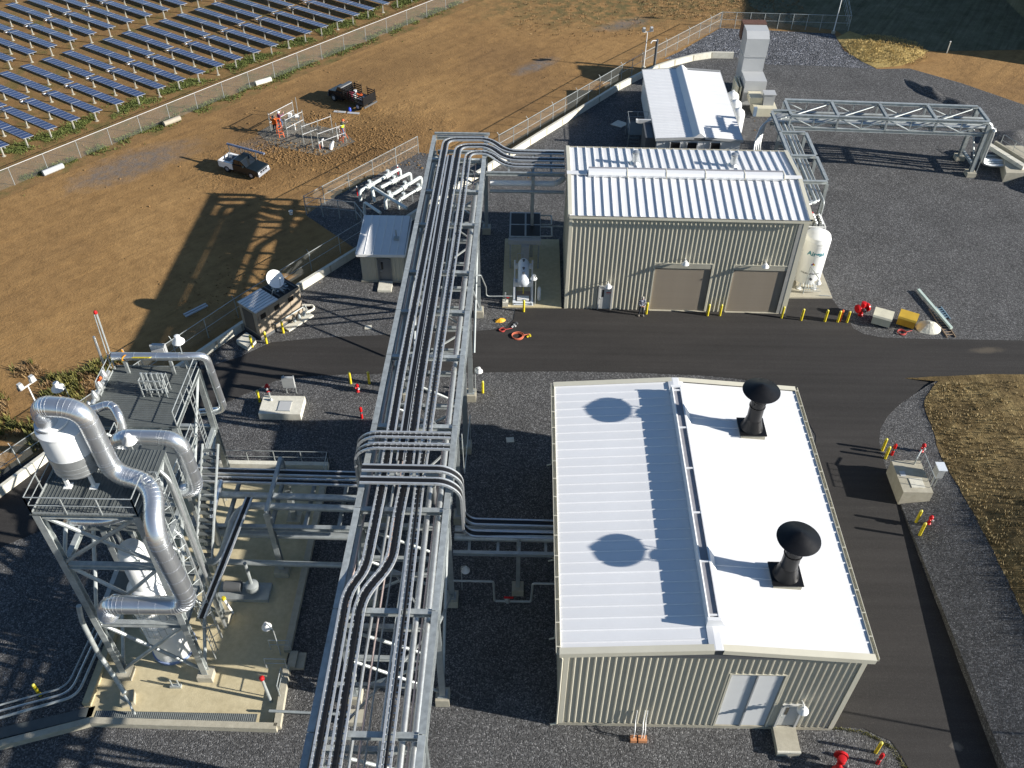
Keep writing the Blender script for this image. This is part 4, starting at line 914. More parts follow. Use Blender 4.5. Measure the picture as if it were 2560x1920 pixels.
part('shade_deck', MB().box(-19.6,-15.8,24.6,26.6,5.12,5.15), GRATE, T1)  # lower deck, likewise added to make the tower's shadow denser
for x, y, za, zb, r, lab in ((-15.2,26.0,.6,13.0,.10,'silver riser pipe on the right face of the tall tower'),(-15.25,25.4,.6,9.6,.07,'slim grey riser beside the silver one on the tall tower'),(-19.4,27.1,.4,12.6,.12,'grey riser pipe behind the tall tower at its left rear leg'),(-17.0,27.2,.4,9.0,.14,'broad silver riser between the two towers'),(-18.0,32.2,.4,8.8,.12,'grey riser at the near face of the rear tower')):
    pipe('pipe', lab, [(x,y,za),(x,y,zb-.5),(x-.5,y+.2,zb)], r, ALUD, .3, 10)
# dome lights on stems
def dome(root, c, r=.30, m=WHITE):
    part('lamp_shade', MB().lathe([(.03,r*.95),(r*.42,r*.85),(r*.5,r*.45),(r*.52,r*.3),(r*.98,-r*.25),(r,-r*.42),(r*.7,-r*.4)], 18, c), m, root, True)
def lamp_post(x, y, h, z, label, arm=(0,0), r=.30, stem=.03):
    t = thing('area_light', label, 'light', (x,y,z)); e = (x+arm[0], y+arm[1], z+h)
    pts = [(x,y,z),(x,y,z+h+.25)]+([(x+arm[0],y+arm[1],z+h+.3)] if arm != (0,0) else [])
    part('stem', MB().tube(path(pts,.15) if len(pts) > 2 else pts, stem, 8), STEEL, t, True); dome(t, e, r); return t
lamp_post(-18.25, 36.9, 2.1, 9.0, 'white dome light on the far rail of the rear tower', (0,0), .34)
lamp_post(-17.9, 28.6, 3.7, 8.5, 'white dome light standing above the second silver duct', (0,0), .34)
lamp_post(-16.4, 27.2, 2.2, 5.2, 'white dome light half hidden inside the tower front bracing', (-.3,-.4), .28)
lamp_post(-24.7, 35.7, 8.6, 0, 'white dome light on a pole left of the rear tower', (-.4,0), .36)
lamp_post(-12.1, 24.75, 2.2, .06, 'white dome light on thin pole at the slab edge', (-.45,.35), .26)
lamp_post(-2.85, 28.6, 1.9, .6, 'white dome light on the rack leg beside the near building', (.22,0), .24)
lamp_post(-2.85, 44.2, 1.9, .6, 'white dome light on the rack leg by the road', (.25,.1), .26)
lamp_post(1.15, 54.3, 2.5, .1, 'white dome light over the vessel skid', (-.15,.1), .26)
lamp_post(21.75, 56.3, 2.3, .12, 'white dish light in front of the nitrogen tank', (.25,-1.6), .26, .04)
lamp_post(-12.0, 43.6, 1.7, 0, 'small dome light near the red posts', (0,.2), .16) if False else None
# vent mast with red tip
t = thing('vent_mast', 'slender vent mast with red tip on the rear tower corner', 'mast', (-22.25,36.8,9.04))
for a in ((0,.12),(.1,-.06),(-.1,-.06)): part('mast_tube', MB().tube([(-22.25+a[0],36.8+a[1],9.05),(-22.5+a[0]*.6,37.5+a[1],12.3)], .035, 6), STEEL, t, True)
part('tip', MB().lathe([(.03,0),(.1,.03),(.1,.14),(.05,.2)], 10, (-22.5,37.52,12.3)), RED, t, True)
t = thing('alarm_horn', 'orange alarm horn on the rear tower rail', 'horn', (-21.5,36.9,10.1)); part('bell', MB().tube([(-21.5,36.9,10.3),(-21.3,36.55,10.25),(-21.15,36.4,10.2)], [.06,.10,.22], 14), mat('horn_orange', (.72,.30,.02), .5), t, True); part('bracket', MB().bar((-21.5,36.95,9.1),(-21.5,36.95,10.3), .1,.1), STEELD, t)
# kerbs, trench grating and pipe runs round the slab
kerb = [(-11.6,24.0),(-11.45,20.75),(-20.6,20.85),(-24.7,19.55),(-33,16.6)]
t = thing('kerb_wall', 'concrete kerb round the front and right of the containment slab', 'kerb', (-15,20.8,0))
def offs(poly, d):
    out = []
    for i, p in enumerate(poly):
        a = V((*poly[max(i-1,0)],0)); b = V((*poly[min(i+1,len(poly)-1)],0)); n = (b-a).normalized(); out.append((p[0]-n.y*d, p[1]+n.x*d))
    return out
for a, b in zip(kerb, kerb[1:]):
    part('kerb_segment', MB().bar((*a,.19),(*b,.19), .32, .40), CONC_W if False else CONC, t)
part('kerb_segment', MB().box(-11.95,-11.6,24.9,36.9,-.05,.34), CONC, t)
TR_ = thing('trench_grating', 'dark trench grating inside the slab kerb along the foreground', 'grating', (-16,21.3,.06))
part('trench_frame', MB().box(-20.6,-12.6,21.02,21.5,.062,.075), GRATE, TR_)
mb = MB(); k = -20.55
while k < -12.65: mb.box(k,k+.02,21.04,21.48,.076,.09); k += .1
part('grating_bars', mb, STEELD, TR_)
part('trench_frame', MB().prism([(-24.9,19.95),(-20.75,21.2),(-20.75,21.75),(-25.1,20.5)], .01,.06), GRATE, TR_)
pipe('conduit_run', 'bundle of grey conduit pipes along the left slab edge', [(-33,18.0,.55),(-24.9,20.8,.55),(-21.6,22.0,.55),(-21.35,26.5,.55),(-21.8,31,.55)], .07, STEEL, .6, 8)
pipe('conduit_run', 'second conduit pipe outside the bundle along the left slab edge', [(-33,18.4,.52),(-25.1,21.15,.52),(-22.0,22.2,.52),(-21.75,26.5,.52),(-22.3,31,.52)], .06, ALUD, .6, 8)
pipe('conduit_run', 'third conduit pipe outermost at the left slab edge', [(-33,18.8,.5),(-25.3,21.45,.5),(-22.3,22.5,.5),(-22.05,26.5,.5)], .05, STEELD, .6, 8)
struct('edge_wall', MB().box(-21.3,-20.95,21.7,31.0,.0,.42), CONC_Y)
pipe('pipe', 'bare grey pipe bending down past the front left tower leg', [(-19.9,23.1,6.9),(-20.0,22.9,5.9),(-20.1,22.9,3.2),(-19.6,22.5,1.6),(-19.2,22.1,.8)], .12, STEEL, .5, 10)
one('pipe_support', MB().obox((-19.15,22.05), .62,.62,.05,.55, .25), CONC, 'concrete pedestal with pipe foot at the front left tower leg', 'block')
pipe('pipe', 'curled small pipe stub bent over the trench grating', [(-19.2,22.0,.7),(-18.8,21.6,.5),(-18.6,21.3,.9),(-18.55,21.25,.3)], .06, STEEL, .3, 8)
# steps at the slab right edge
t = thing('entry_steps', 'concrete steps with handrail at the right edge of the slab', 'steps', (-11.6,24.4,0))
for k in range(2): part('step', MB().box(-11.58+.0+k*.42,-11.18+k*.42,23.95,24.85,-.05,.34-.16*k), CONC, t)
railing(t, [(-12.6,24.9),(-11.55,24.9)], .34, .9, 1., kick=False); railing(t, [(-12.6,23.85),(-11.55,23.85)], .34, .9, 1., kick=False)
t = thing('monitor_post', 'grey post with red top leaning over the slab edge', 'post', (-12.14,22.17,.06)); part('post', MB().tube([(-12.1,22.2,.06),(-12.15,22.2,2.2)], [.09,.07], 10), STEEL, t, True); part('red_top', MB().lathe([(.06,0),(.13,.04),(.13,.16),(.05,.22)], 10, (-12.15,22.2,2.2)), RED, t, True)
t = thing('handrail', 'small tubular handrail frame on the kerb corner', 'handrail', (-11.6,22.6,.38)); railing(t, [(-11.6,22.3),(-11.6,23.3)], .39, 1., 1., kick=False)
one('floor_bracket', MB().box(-17.3,-16.75,22.75,22.95,.06,.22).bar((-17.2,22.85,.22),(-17.2,22.85,.75), .05,.05).bar((-16.85,22.85,.22),(-16.85,22.85,.75), .05,.05), STEEL, 'small steel bracket on the slab in front of the tower', 'bracket')
t = thing('gas_cylinder_cart', 'white instrument post with yellow top on the slab by the pump', 'post', (-15.2,27.2,.06)); part('post', MB().tube([(-15.2,27.2,.06),(-15.35,27.1,1.5)], .07, 8), WHITE, t, True); part('cap', MB().lathe([(.05,0),(.12,.05),(.1,.2)], 10, (-15.35,27.1,1.5)), YEL, t, True); part('drip_pan', MB().box(-15.9,-15.3,26.9,27.3,.062,.16), WHITE, t)
# sunken stair head with railings behind the branch
t = thing('stairwell', 'concrete stairwell kerb with tubular handrail behind the tower branch', 'stairwell', (-13.5,37.5,0))
part('kerb', MB().box(-18.5,-11.7,37.55,37.85,-.05,.45), CONC_W, t); part('kerb', MB().box(-18.5,-13.2,36.5,36.75,-.05,.30), CONC, t); railing(t, [(-18.4,37.9),(-11.7,37.9),(-11.7,36.6)], .2, 1.1, 1.8, kick=False)

# ------------------------------------------------------------------ pipe bridge and side rack on the right
BG = thing('pipe_bridge', 'elevated steel truss pipe bridge spanning the gravel yard on the right', 'pipe bridge', (40.8,76,0))
bxs = [23.6,27.75,32.0,36.25,40.75]
def bn(x): return 75.2-(x-23.6)*.039
def bf(x): return 78.15-(x-23.6)*.044
for a, b in zip(bxs, bxs[1:]):
    for f in (bn, bf):
        part('top_chord', MB().ibeam((a+.02,f(a),5.2),(b-.02,f(b),5.2), .26, .26, .03), STEEL, BG); part('bottom_chord', MB().ibeam((a+.02,f(a),4.05),(b-.02,f(b),4.05), .26, .28, .03), STEEL, BG)
        m_ = (a+b)/2; part('diagonal', MB().tube([(a+.15,f(a),5.05),(m_,f(m_),4.2)], .06, 8), STEEL, BG, True); part('diagonal', MB().tube([(b-.15,f(b),5.05),(m_,f(m_),4.2)], .06, 8), STEEL, BG, True)
        part('hanger', MB().bar((m_,f(m_),4.2),(m_,f(m_),5.05), .08,.08), STEEL, BG)
for x in bxs:
    part('cross_beam', MB().ibeam((x,bn(x)+.15,5.19),(x,bf(x)-.15,5.19), .24, .24, .025), STEEL, BG); part('floor_beam', MB().ibeam((x,bn(x)+.15,4.05),(x,bf(x)-.15,4.05), .2, .24, .025), STEEL, BG)
    for f in (bn, bf): part('post', MB().bar((x,f(x),4.2),(x,f(x),5.06), .16,.16), STEEL, BG)
    if x < 40: part('plan_brace', MB().tube([(x+.2,bn(x)+.2,5.12),(x+4.1,bf(x+4)-.2,5.12)], .05, 8), STEEL, BG, True)
for y in (74.5, 77.4):
    part('column', MB().ibeam((40.8,y,.4),(40.8,y,5.06), .34,.34,.035,(0,1,0)), STEEL, BG); part('pedestal', MB().box(40.4,41.2,y-.4,y+.4,-.05,.42), CONC, BG)
part('column_tie', MB().ibeam((40.8,74.7,1.0),(40.8,77.2,1.0), .2,.24,.02), STEEL, BG); part('column_brace', MB().tube([(40.8,74.6,1.2),(40.8,77.3,3.9)], .06, 8), STEEL, BG, True)
for y in (76.0,76.9):
    pass
for i, (dy, r, m_, lab) in enumerate(((.55,.16,ALUD,'nearest silver pipe lying inside the pipe bridge'),(1.0,.12,STEEL,'second grey pipe lying inside the pipe bridge'),(1.4,.20,ALUD,'thickest silver pipe in the middle of the pipe bridge'),(1.85,.09,STEELD,'thin dark pipe inside the pipe bridge'),(2.3,.13,STEEL,'farthest grey pipe inside the pipe bridge'))):
    pipe('pipe', lab, [(22.3+.2*i,bn(23)+dy,4.4),(41.6,bn(41)+dy,4.4),(41.75+.1*i,bn(41)+dy,3.8),(41.75+.1*i,bn(41)+dy,1.0),(42.6,bn(41)+dy,.7),(46.5,bn(41)+dy,.7)], r, m_, .4, 10)
lamp_post(41.2, 74.3, 4.3, .3, 'small dome light on the bridge end column', (.15,0), .18)
t = thing('access_platform', 'concrete abutment with steel landing and handrail at the bridge right end', 'platform', (44.5,75.5,0))
part('abutment', MB().prism([(43.4,73.4),(52,73.4),(52,78.4),(44.8,78.4)], -.05, .95), CONC, t); part('wall_cap', MB().bar((43.3,78.2,1.15),(45.2,74.0,1.15), .5,.35), CONC_W, t)
part('wall_cap', MB().bar((44.1,78.4,1.2),(46.0,74.2,1.2), .25,.45), CONC, t); railing(t, [(44.6,78.3),(46.5,74.2)], 1.0, 1.1, 1.4, kick=False)
# side rack of building B
SR = thing('pipe_rack', 'steel portal rack beside the right gable of the garage building', 'pipe rack', (23.1,66,0))
for y in (64.1, 68.1, 72.1, 76.0):
    part('portal_beam', MB().ibeam((22.1,y,5.2),(24.15,y,5.2), .24,.26,.025), STEEL, SR); part('portal_beam', MB().ibeam((22.1,y,4.0),(24.15,y,4.0), .2,.24,.02), STEEL, SR)
    for x in (22.0,24.2):
        if y < 76: part('column', MB().ibeam((x,y,.1),(x,y,5.06), .26,.26,.03,(0,1,0)), STEELD, SR)
for x in (22.0,24.2):
    for a, b in ((64.1,68.1),(68.1,72.1),(72.1,76.0)):
        if not (x > 24 and a > 70): part('chord', MB().ibeam((x,a+.14,5.2),(x,b-.14,5.2), .24,.26,.025), STEEL, SR)
for i, (x, r, m_, lab) in enumerate(((22.4,.08,STEEL,'thin grey pipe innermost on the garage side rack'),(22.75,.12,ALUD,'silver pipe second from the garage wall on the side rack'),(23.15,.15,STEEL,'thick grey pipe in the middle of the garage side rack'),(23.5,.10,ALUD,'silver pipe fourth from the wall on the garage side rack'),(23.8,.09,STEELD,'outermost dark pipe on the garage side rack'))):
    pipe('pipe', lab, [(20.0,62.0+.25*i,4.3) if i < 4 else (23.8,62.6,1.0),(x,62.0+.25*i,4.3) if i < 4 else (23.8,62.6,4.3),(x,75.6+.3*i,4.3),(x+.5,76.0+.3*i,4.4)], r, m_, .35, 10)
for i in range(4):
    pipe('pipe', ('first','second','third','outermost')[i]+' of four curved pipes sweeping round the rack corner beside the low white enclosure', [(20.5+.22*i,71.5,1.0),(20.6+.22*i,74.3+.2*i,2.6),(21.4+.18*i,75.9+.25*i,4.2),(23.3,76.2+.25*i,4.6)], .08, ALUD, .9, 8)
t = thing('valve_station', 'dark valve station with two red handwheels beside the low white enclosure', 'valve station', (20.9,72.5,0))
part('frame', MB().box(20.3,21.7,71.8,73.2,0,.2).bar((20.5,72,.2),(20.5,72,2.2),.1,.1).bar((21.5,73,.2),(21.5,73,2.2),.1,.1), DGREY, t); part('header', MB().tube([(20.4,72.4,1.4),(21.7,72.4,1.4)], .16, 10), STEELD, t, True)
for x in (20.6,21.2): part('hand_wheel', MB().lathe([(.12,0),(.2,.03),(.12,.06)], 14, (x,71.9,2.1)), RED, t, True)
# ------------------------------------------------------------------ exhaust silencer block behind C
t = thing('exhaust_silencer', 'tall pale grey louvred housing with brown outlet standing behind the white tanks', 'exhaust housing', (23.3,90.6,0))
part('lower_housing', MB().box(22.2,24.35,87.75,90.0,0,2.5), LGREY, t); part('tall_housing', MB().box(22.15,24.3,90.02,92.2,0,3.98), LGREY, t)
part('upper_housing', MB().prof((22.1,90.0,0),(24.35,90.0,0), [(0.02,4.0),(-2.25,4.0),(-2.25,6.35),(-.75,6.35),(0.02,5.85)]), LGREY, t)
part('seam_band', MB().box(22.08,24.37,89.97,92.25,3.95,4.02), GREY, t); o = part('outlet_louvre', MB().box(22.0,24.4,92.28,93.3,4.8,6.45), BROWN, t)
for k in range(3): part('louvre_fin', MB().box(22.05+.8*k,22.12+.8*k,93.32,93.4,4.9,6.5), BROWN, o)
for k in range(2): part('side_panel', MB().box(21.55+.3*k,21.68+.3*k,87.9,90.3,0,1.85), CREAM, t)
t = thing('switch_cabinet', 'grey cabinet on a cream plinth in front of the exhaust housing', 'cabinet', (24.4,86.6,0))
part('plinth', MB().box(22.95,25.2,85.2,87.1,0,.85), CREAM, t); part('cabinet', MB().box(23.9,24.95,85.9,86.8,.85,1.95), GREY, t); part('cabinet_roof', MB().box(23.82,25.03,85.82,86.88,1.952,2.02), LGREY, t); part('lower_box', MB().box(22.6,23.85,86.2,87.65,.86,1.5), CREAM, t); part('disconnect_box', MB().box(22.85,23.15,84.8,85.1,.2,1.1), mat('blue_box', (.2,.27,.36), .5), t)
# three white tanks
for i, (y, lab) in enumerate(((84.6,'white upright tank, farthest of three beside the low white enclosure'),(82.85,'white upright tank, middle of three beside the low white enclosure'),(81.1,'white upright tank, nearest of three beside the low white enclosure'))):
    t = thing('tank', lab, 'tank', (20.42,y,0), group='three white tanks in a row'); c = (20.42,y,0)
    part('shell', MB().lathe([(.6,.15),(.62,.25),(.62,2.3),(.6,2.4)], 28, c), TANK, t, True); part('dome', MB().lathe([(.61,2.35),(.52,2.62),(.3,2.8),(.0,2.86)], 28, c, False), TANK, t, True)
    part('top_nozzle', MB().lathe([(.08,0),(.08,.14),(.12,.14),(.12,.2)], 12, (20.42,y,2.8)), TANK, t, True); part('skirt', MB().lathe([(.5,0),(.5,.2)], 20, c), STEELD, t)
    part('lifting_lug', MB().box(20.27,20.57,y-.5,y-.44,2.4,2.6), TANK, t)
# C side platform
t = thing('access_platform', 'shaded steel platform with handrails along the low enclosure left side', 'platform', (10.8,79.5,0))
part('deck', MB().box(9.9,11.95,78.6,81.2,1.25,1.3), GRATE, t); 
for x, y in ((9.95,78.7),(9.95,81.1),(11.9,78.7),(11.9,81.1)): part('post', MB().bar((x,y,0),(x,y,1.25),.1,.1), STEELD, t)
railing(t, [(9.95,78.65),(9.95,81.15),(11.9,81.15)], 1.3, 1.05, 1.2, STEELD, False)
for k in range(5): part('tread', MB().box(10.0,10.9,76.9+.34*k,77.2+.34*k,.2+.22*k,.24+.22*k), GRATE, t)
part('duct_box', MB().box(11.1,12.0,75.5,78.3,0,2.7), DGREY, t); part('lintel', MB().box(10.6,12.0,78.35,78.55,2.6,2.95), LGREY, t); part('bracket_plate', MB().box(10.45,10.6,78.3,78.6,2.7,2.95), WHITE, t)
one('ground_plate', MB().prism([(8.6,83.0),(9.6,82.4),(10.4,83.2),(9.4,83.9)], .01,.06), CONC_W, 'pale square ground plate in the shade beside the concrete wall', 'plate')

# ------------------------------------------------------------------ nitrogen tank
def text_mesh(body, size):
    cu = bpy.data.curves.new('txt','FONT'); cu.body = body; cu.size = size; cu.align_x = 'CENTER'; cu.resolution_u = 2; cu.offset = .012*size/.4
    o = bpy.data.objects.new('txt', cu); C.objects.link(o); dg = bpy.context.evaluated_depsgraph_get(); me = bpy.data.meshes.new_from_object(o.evaluated_get(dg))
    bpy.data.objects.remove(o); bpy.data.curves.remove(cu); vs = [v.co.copy() for v in me.vertices]; fs = [tuple(p.vertices) for p in me.polygons]; bpy.data.meshes.remove(me); return vs, fs
def wrap(root, name, body, size, c, r, z, az, m, bold=.0):
    vs, fs = text_mesh(body, size); mb = MB()
    for v in vs:
        a = az+v.x/r; mb.v.append((c[0]+(r+.006)*math.cos(a), c[1]+(r+.006)*math.sin(a), z+v.y))
    mb.f = fs; part(name, mb, m, root)
LN = thing('nitrogen_tank', 'tall white liquid nitrogen tank lettered in teal beside the garage building', 'tank', (22.15,57.5,.12)); lc = (22.15,57.5,.12)
part('shell', MB().lathe([(.5,.45),(.95,.62),(.98,.8),(.98,4.35)], 40, lc), TANK, LN, True); part('dome', MB().lathe([(.985,4.32),(.88,4.62),(.5,4.86),(.12,4.92),(.0,4.92)], 40, lc, False), TANK, LN, True)
part('seam', MB().lathe([(.98,4.05),(.99,4.05),(.99,4.09),(.98,4.09)], 40, lc), TANK, LN, True)
for k in range(4):
    a = R(45+90*k); x, y = lc[0]+.82*math.cos(a), lc[1]+.82*math.sin(a); part('leg', MB().bar((x,y,.13),(x,y,.95), .16,.16), TANK, LN); part('foot', MB().lathe([(.2,0),(.2,.05)], 14, (x,y,.122)), TANK, LN)
TEAL = mat('teal_lettering', (.015,.20,.25), .5); INK = mat('dark_lettering', (.05,.05,.055), .5)
wrap(LN, 'lettering', 'Airgas', .52, lc, .98, 3.4, R(-98), TEAL); wrap(LN, 'lettering', 'LIQUID NITROGEN', .17, lc, .98, 1.72, R(-101), INK)
def placard(z, s, cols):
    for i, (dx, dz) in enumerate(((0,s),(s,0),(0,-s),(-s,0))):
        mb = MB()
        for q in ((-s/1.05,0),(0,-s/1.05),(s/1.05,0),(0,s/1.05)):
            a = R(-99)+(dx+q[0])/.98; mb.v.append((lc[0]+.988*math.cos(a), lc[1]+.988*math.sin(a), z+dz+q[1]))
        mb.f = [(0,1,2,3)]; part('hazard_placard', mb, cols[i], LN)
placard(2.62, .085, (RED, YEL, WHITE, mat('placard_blue', (.03,.08,.35), .5)))
part('gauge', MB().tube([(lc[0]-.05,lc[1]-.98,1.35),(lc[0]-.05,lc[1]-1.1,1.35)], .1, 14), DGREY, LN, True)
mb = MB()
for k in range(6):
    x = lc[0]-.5+.2*k; mb.tube([(x,lc[1]-.9,.9),(x,lc[1]-1.15,.7),(x+.1,lc[1]-1.18,.35)], .02, 6)
mb.tube([(lc[0]-.7,lc[1]-1.2,.6),(lc[0]+.7,lc[1]-1.2,.6)], .03, 6); mb.tube([(lc[0]-.7,lc[1]-1.2,.35),(lc[0]+.9,lc[1]-1.2,.35)], .025, 6); part('piping', mb, STEELD, LN, True)
VP = thing('vaporiser', 'finned aluminium vaporiser with open top behind the nitrogen tank', 'vaporiser', (22.35,59.6,.12))
for i in range(3):
    for j in range(4):
        x, y = 21.9+.42*i, 59.1+.36*j; f = part('finned_tube', MB().bar((x,y,.4),(x,y,4.6), .3,.02).bar((x,y,.4),(x,y,4.6), .02,.3), ALUD, VP); part('end_cap', MB().lathe([(.10,0),(.12,.1),(.05,.2)], 10, (x,y,4.6)), ALUD, f, True)
part('top_frame', MB().bar((21.6,58.8,4.5),(23.0,58.8,4.5),.06,.06).bar((21.6,60.4,4.5),(23.0,60.4,4.5),.06,.06).bar((21.6,58.8,4.5),(21.6,60.4,4.5),.06,.06).bar((23.0,58.8,4.5),(23.0,60.4,4.5),.06,.06), WHITE, VP)
for x in (21.6,23.0):
    for y in (58.8,60.4): part('post', MB().bar((x,y,.12),(x,y,4.55),.07,.07), WHITE, VP)
part('valve_cap', MB().lathe([(.1,0),(.18,.05),(.1,.15)], 12, (22.3,60.5,4.55)), RED, VP, True)
pipe('ground_pipe', 'thin pipe on the nitrogen slab edge', [(22.9,56.0,.18),(23.85,55.95,.18)], .03, STEELD, .1, 6)
# ------------------------------------------------------------------ vessel skid and cooler left of the garage building
SK = thing('vessel_skid', 'white horizontal vessel on a tubular skid beside the garage building', 'vessel skid', (.25,55.3,.1))
for x in (-.42,.92): part('skid_rail', MB().ibeam((x,54.2,.24),(x,57.2,.24), .2,.24,.02), BLUEW, SK)
for y in (54.3,57.1): part('skid_beam', MB().ibeam((-.32,y,.24),(.82,y,.24), .2,.22,.02), BLUEW, SK)
for x in (-.42,.92):
    for y in (54.6,56.9): part('post', MB().bar((x,y,.36),(x,y,2.3),.12,.12), BLUEW, SK)
part('saddle', MB().box(-.36,.86,54.55,54.7,1.6,2.0).box(-.36,.86,56.8,56.95,1.6,2.0), BLUEW, SK)
part('vessel', MB().tube([(.25,53.95,2.3),(.25,54.05,2.3),(.25,54.25,2.3),(.25,56.5,2.3),(.25,56.72,2.3),(.25,56.85,2.3)], [.14,.34,.42,.42,.34,.12], 24), BLUEW, SK, True)
for y in (54.6,55.2,56.2): part('nozzle', MB().lathe([(.05,0),(.05,.14),(.1,.14),(.1,.19)], 10, (.25,y,2.70)), DGREY, SK, True)
part('instrument_line', MB().tube(path([(-.25,56.9,1.6),(-.25,56.9,2.95),(.3,56.9,2.95),(.3,56.6,2.8)],.1), .02, 6), STEEL, SK, True)
part('drain_leg', MB().tube([(.25,55.0,1.9),(.25,55.0,.6)], .03, 8), YEL, SK, True); part('drip_tray', MB().box(-.2,.7,54.45,54.9,.37,.5), WHITE, SK); part('shelf_plate', MB().box(-.3,.8,54.9,55.6,.37,.39), mat('rust_plate', (.30,.22,.17), .7), SK)
CO = thing('air_cooler', 'dark grey fin-fan cooler with four square bays, shaded, behind the vessel skid', 'air cooler', (.3,60.6,.1))
part('plenum', MB().box(-.9,1.52,58.9,62.4,2.75,3.05), STEELD, CO)
for i in range(2):
    for j in range(2): part('fan_screen', MB().box(-.78+1.2*i,.28+1.2*i,59.1+1.65*j,60.55+1.65*j,3.052,3.075), BLACK, CO)
for x in (-.8,1.4):
    for y in (59.0,62.3): part('leg', MB().bar((x,y,.1),(x,y,2.75),.14,.14), STEELD, CO)
part('header_box', MB().box(-.95,1.57,58.55,58.88,2.6,3.0), BLUEW if False else GREY, CO); part('drive_box', MB().box(.05,.65,58.3,58.6,.9,2.6), GREY, CO)
for i, y in enumerate((60.0,61.6)): part('return_bend', MB().tube(path([(1.5,y-.7,2.9),(2.4,y-.7,2.9),(2.4,y+.6,2.9),(1.5,y+.6,2.9)],.15), .06, 8), STEEL, CO, True)
pipe('pipe', 'thin grey pipe from the cooler into the garage building', [(2.4,61.0,2.7),(3.3,61.0,2.7)], .05, STEEL)
t = thing('pipe_stand', 'pipe stand on white block with small red valve handle at the skid slab corner', 'pipe stand', (-1.07,54.25,.1)); part('block', MB().obox((-1.07,54.25),.42,.42,.1,.45), CONC_W, t); part('stanchion', MB().bar((-1.07,54.25,.45),(-1.07,54.25,1.25),.1,.1), STEEL, t); part('cross_pipe', MB().tube([(-1.2,54.15,1.0),(-.55,54.15,1.0)], .05, 8), STEEL, t, True); part('handle', MB().box(-.98,-.78,54.1,54.16,.85,.9), RED, t)
t = thing('gas_cylinder', 'short white gas cylinder standing beside the vessel skid', 'gas cylinder', (1.45,54.95,.1)); part('cylinder', MB().lathe([(.12,0),(.14,.04),(.14,1.0),(.1,1.15),(.05,1.2)], 16, (1.45,54.95,.1)), BLUEW, t, True); part('valve', MB().lathe([(.04,0),(.06,.05),(.04,.14)], 10, (1.45,54.95,1.28)), STEELD, t, True)
# ------------------------------------------------------------------ shed
SH = thing('shed', 'small tan shed with pale blue-shaded mono-pitch roof and grey door', 'shed', (-10.5,59,0))
for O_, u_, n_, L_ in (((-12.2,57.0,0),(1,0,0),(0,-1,0),3.3),((-12.2,61.3,0),(0,-1,0),(-1,0,0),4.3),((-8.9,57.0,0),(0,1,0),(1,0,0),4.3),((-8.9,61.3,0),(-1,0,0),(0,1,0),3.3)):
    corr_wall(SH, O_, u_, n_, L_, lambda s: 2.72, .12, [(1.32,2.26,2.2)] if n_[1] == -1 else [], TAN, depth=.025)
part('wall_core', MB().box(-12.1,-9.0,57.1,61.2,0,2.7), DGREY, SH); part('plinth', MB().box(-12.3,-8.8,56.9,61.4,-.05,.12), CONC, SH)
door(SH, (-12.2,57.0,0), (1,0,0), (0,-1,0), 1.35, .12, .88, 2.03, mat('slate_door', (.14,.15,.16), .5), False)
part('roof_deck', MB().prof((-12.35,59.15,0),(-8.75,59.15,0), [(2.4,2.70),(2.4,2.74),(-2.4,2.98),(-2.4,2.90)]), GREY, SH)
SHR = mat('shed_roof_sheet', (.70,.71,.71), .45, 0, .05, .6)
roof_slope(SH, (-12.4,56.7,2.78), (1,0,0), (0,4.95,.24), 3.7, SHR, .61, .03)
part('rake_trim', MB().box(-12.46,-12.4,56.7,61.6,2.62,2.86).box(-8.72,-8.66,56.7,61.6,2.62,2.9), WHITE, SH); part('eave_trim', MB().box(-12.4,-8.72,56.62,56.7,2.58,2.80), WHITE, SH)
v = part('roof_vent', MB().box(-9.75,-9.35,58.4,58.75,2.9,3.05), STEEL, SH); part('vent_pipe', MB().tube([(-9.6,58.9,2.95),(-9.6,58.9,3.5)], .06, 8), STEEL, v, True)
part('step', MB().box(-10.9,-9.85,55.65,56.88,-.05,.18), CONC_W, SH)
# ------------------------------------------------------------------ generator container with satellite dish
ga = math.atan2(51.93-48.92, -15.82+18.22); gm = thing('generator_container', 'tan generator container with ribbed roof and fan deck beside the concrete wall', 'container', (-18.5,49.75,0), ga)
GL, GW, GH = 3.95, 1.95, 2.55                          # local x along the long front side
def zig(p): return p
part('base_frame', MB().box(-.02,GL+.02,-.02,GW+.02,.05,.28), DGREY, gm, local=True)
part('body', MB().box(0,GL,0,GW,.28,GH), mat('container_tan', (.34,.28,.21), .55, 0, .08, 1.), gm, local=True)
for k in range(4): part('side_door', MB().box(.12+.95*k,.98+.95*k,-.03,-.002,.42,GH-.12), mat('container_tan', (.34,.28,.21)), gm, local=True)
for k in range(3): part('side_louvre', MB().box(.3+1.25*k,.75+1.25*k,-.06,-.032,GH-.75,GH-.35), BLACK, gm, local=True)
part('end_louvre', MB().box(-.03,-.002,.45,GW-.35,.5,GH-.3), mat('louvre_dark', (.10,.085,.07), .6), gm, local=True)
for k in range(7): part('roof_rib', MB().box(-.06,2.0,.02+k*.28,.16+k*.28,GH+.002,GH+.07), WROOF, gm, local=True)
part('roof_sheet', MB().box(-.05,2.02,-.05,GW+.05,GH-.01,GH+.012), mat('grey_roof_sheet', (.5,.53,.54), .45), gm, local=True)
part('fan_well', MB().box(2.05,GL+.0,.05,GW-.05,GH+.001,GH+.03), BLACK, gm, local=True)
for k in range(4): part('fan_guard', MB().bar((2.25+.48*k,.1,GH+.1),(2.25+.48*k,GW-.1,GH+.1), .06,.06), DGREY, gm, local=True)
for k in range(5): part('fan_blade', MB().obox((3.0,1.0),1.2,.16,GH+.04,GH+.06, k*.63), STEELD, gm, local=True)
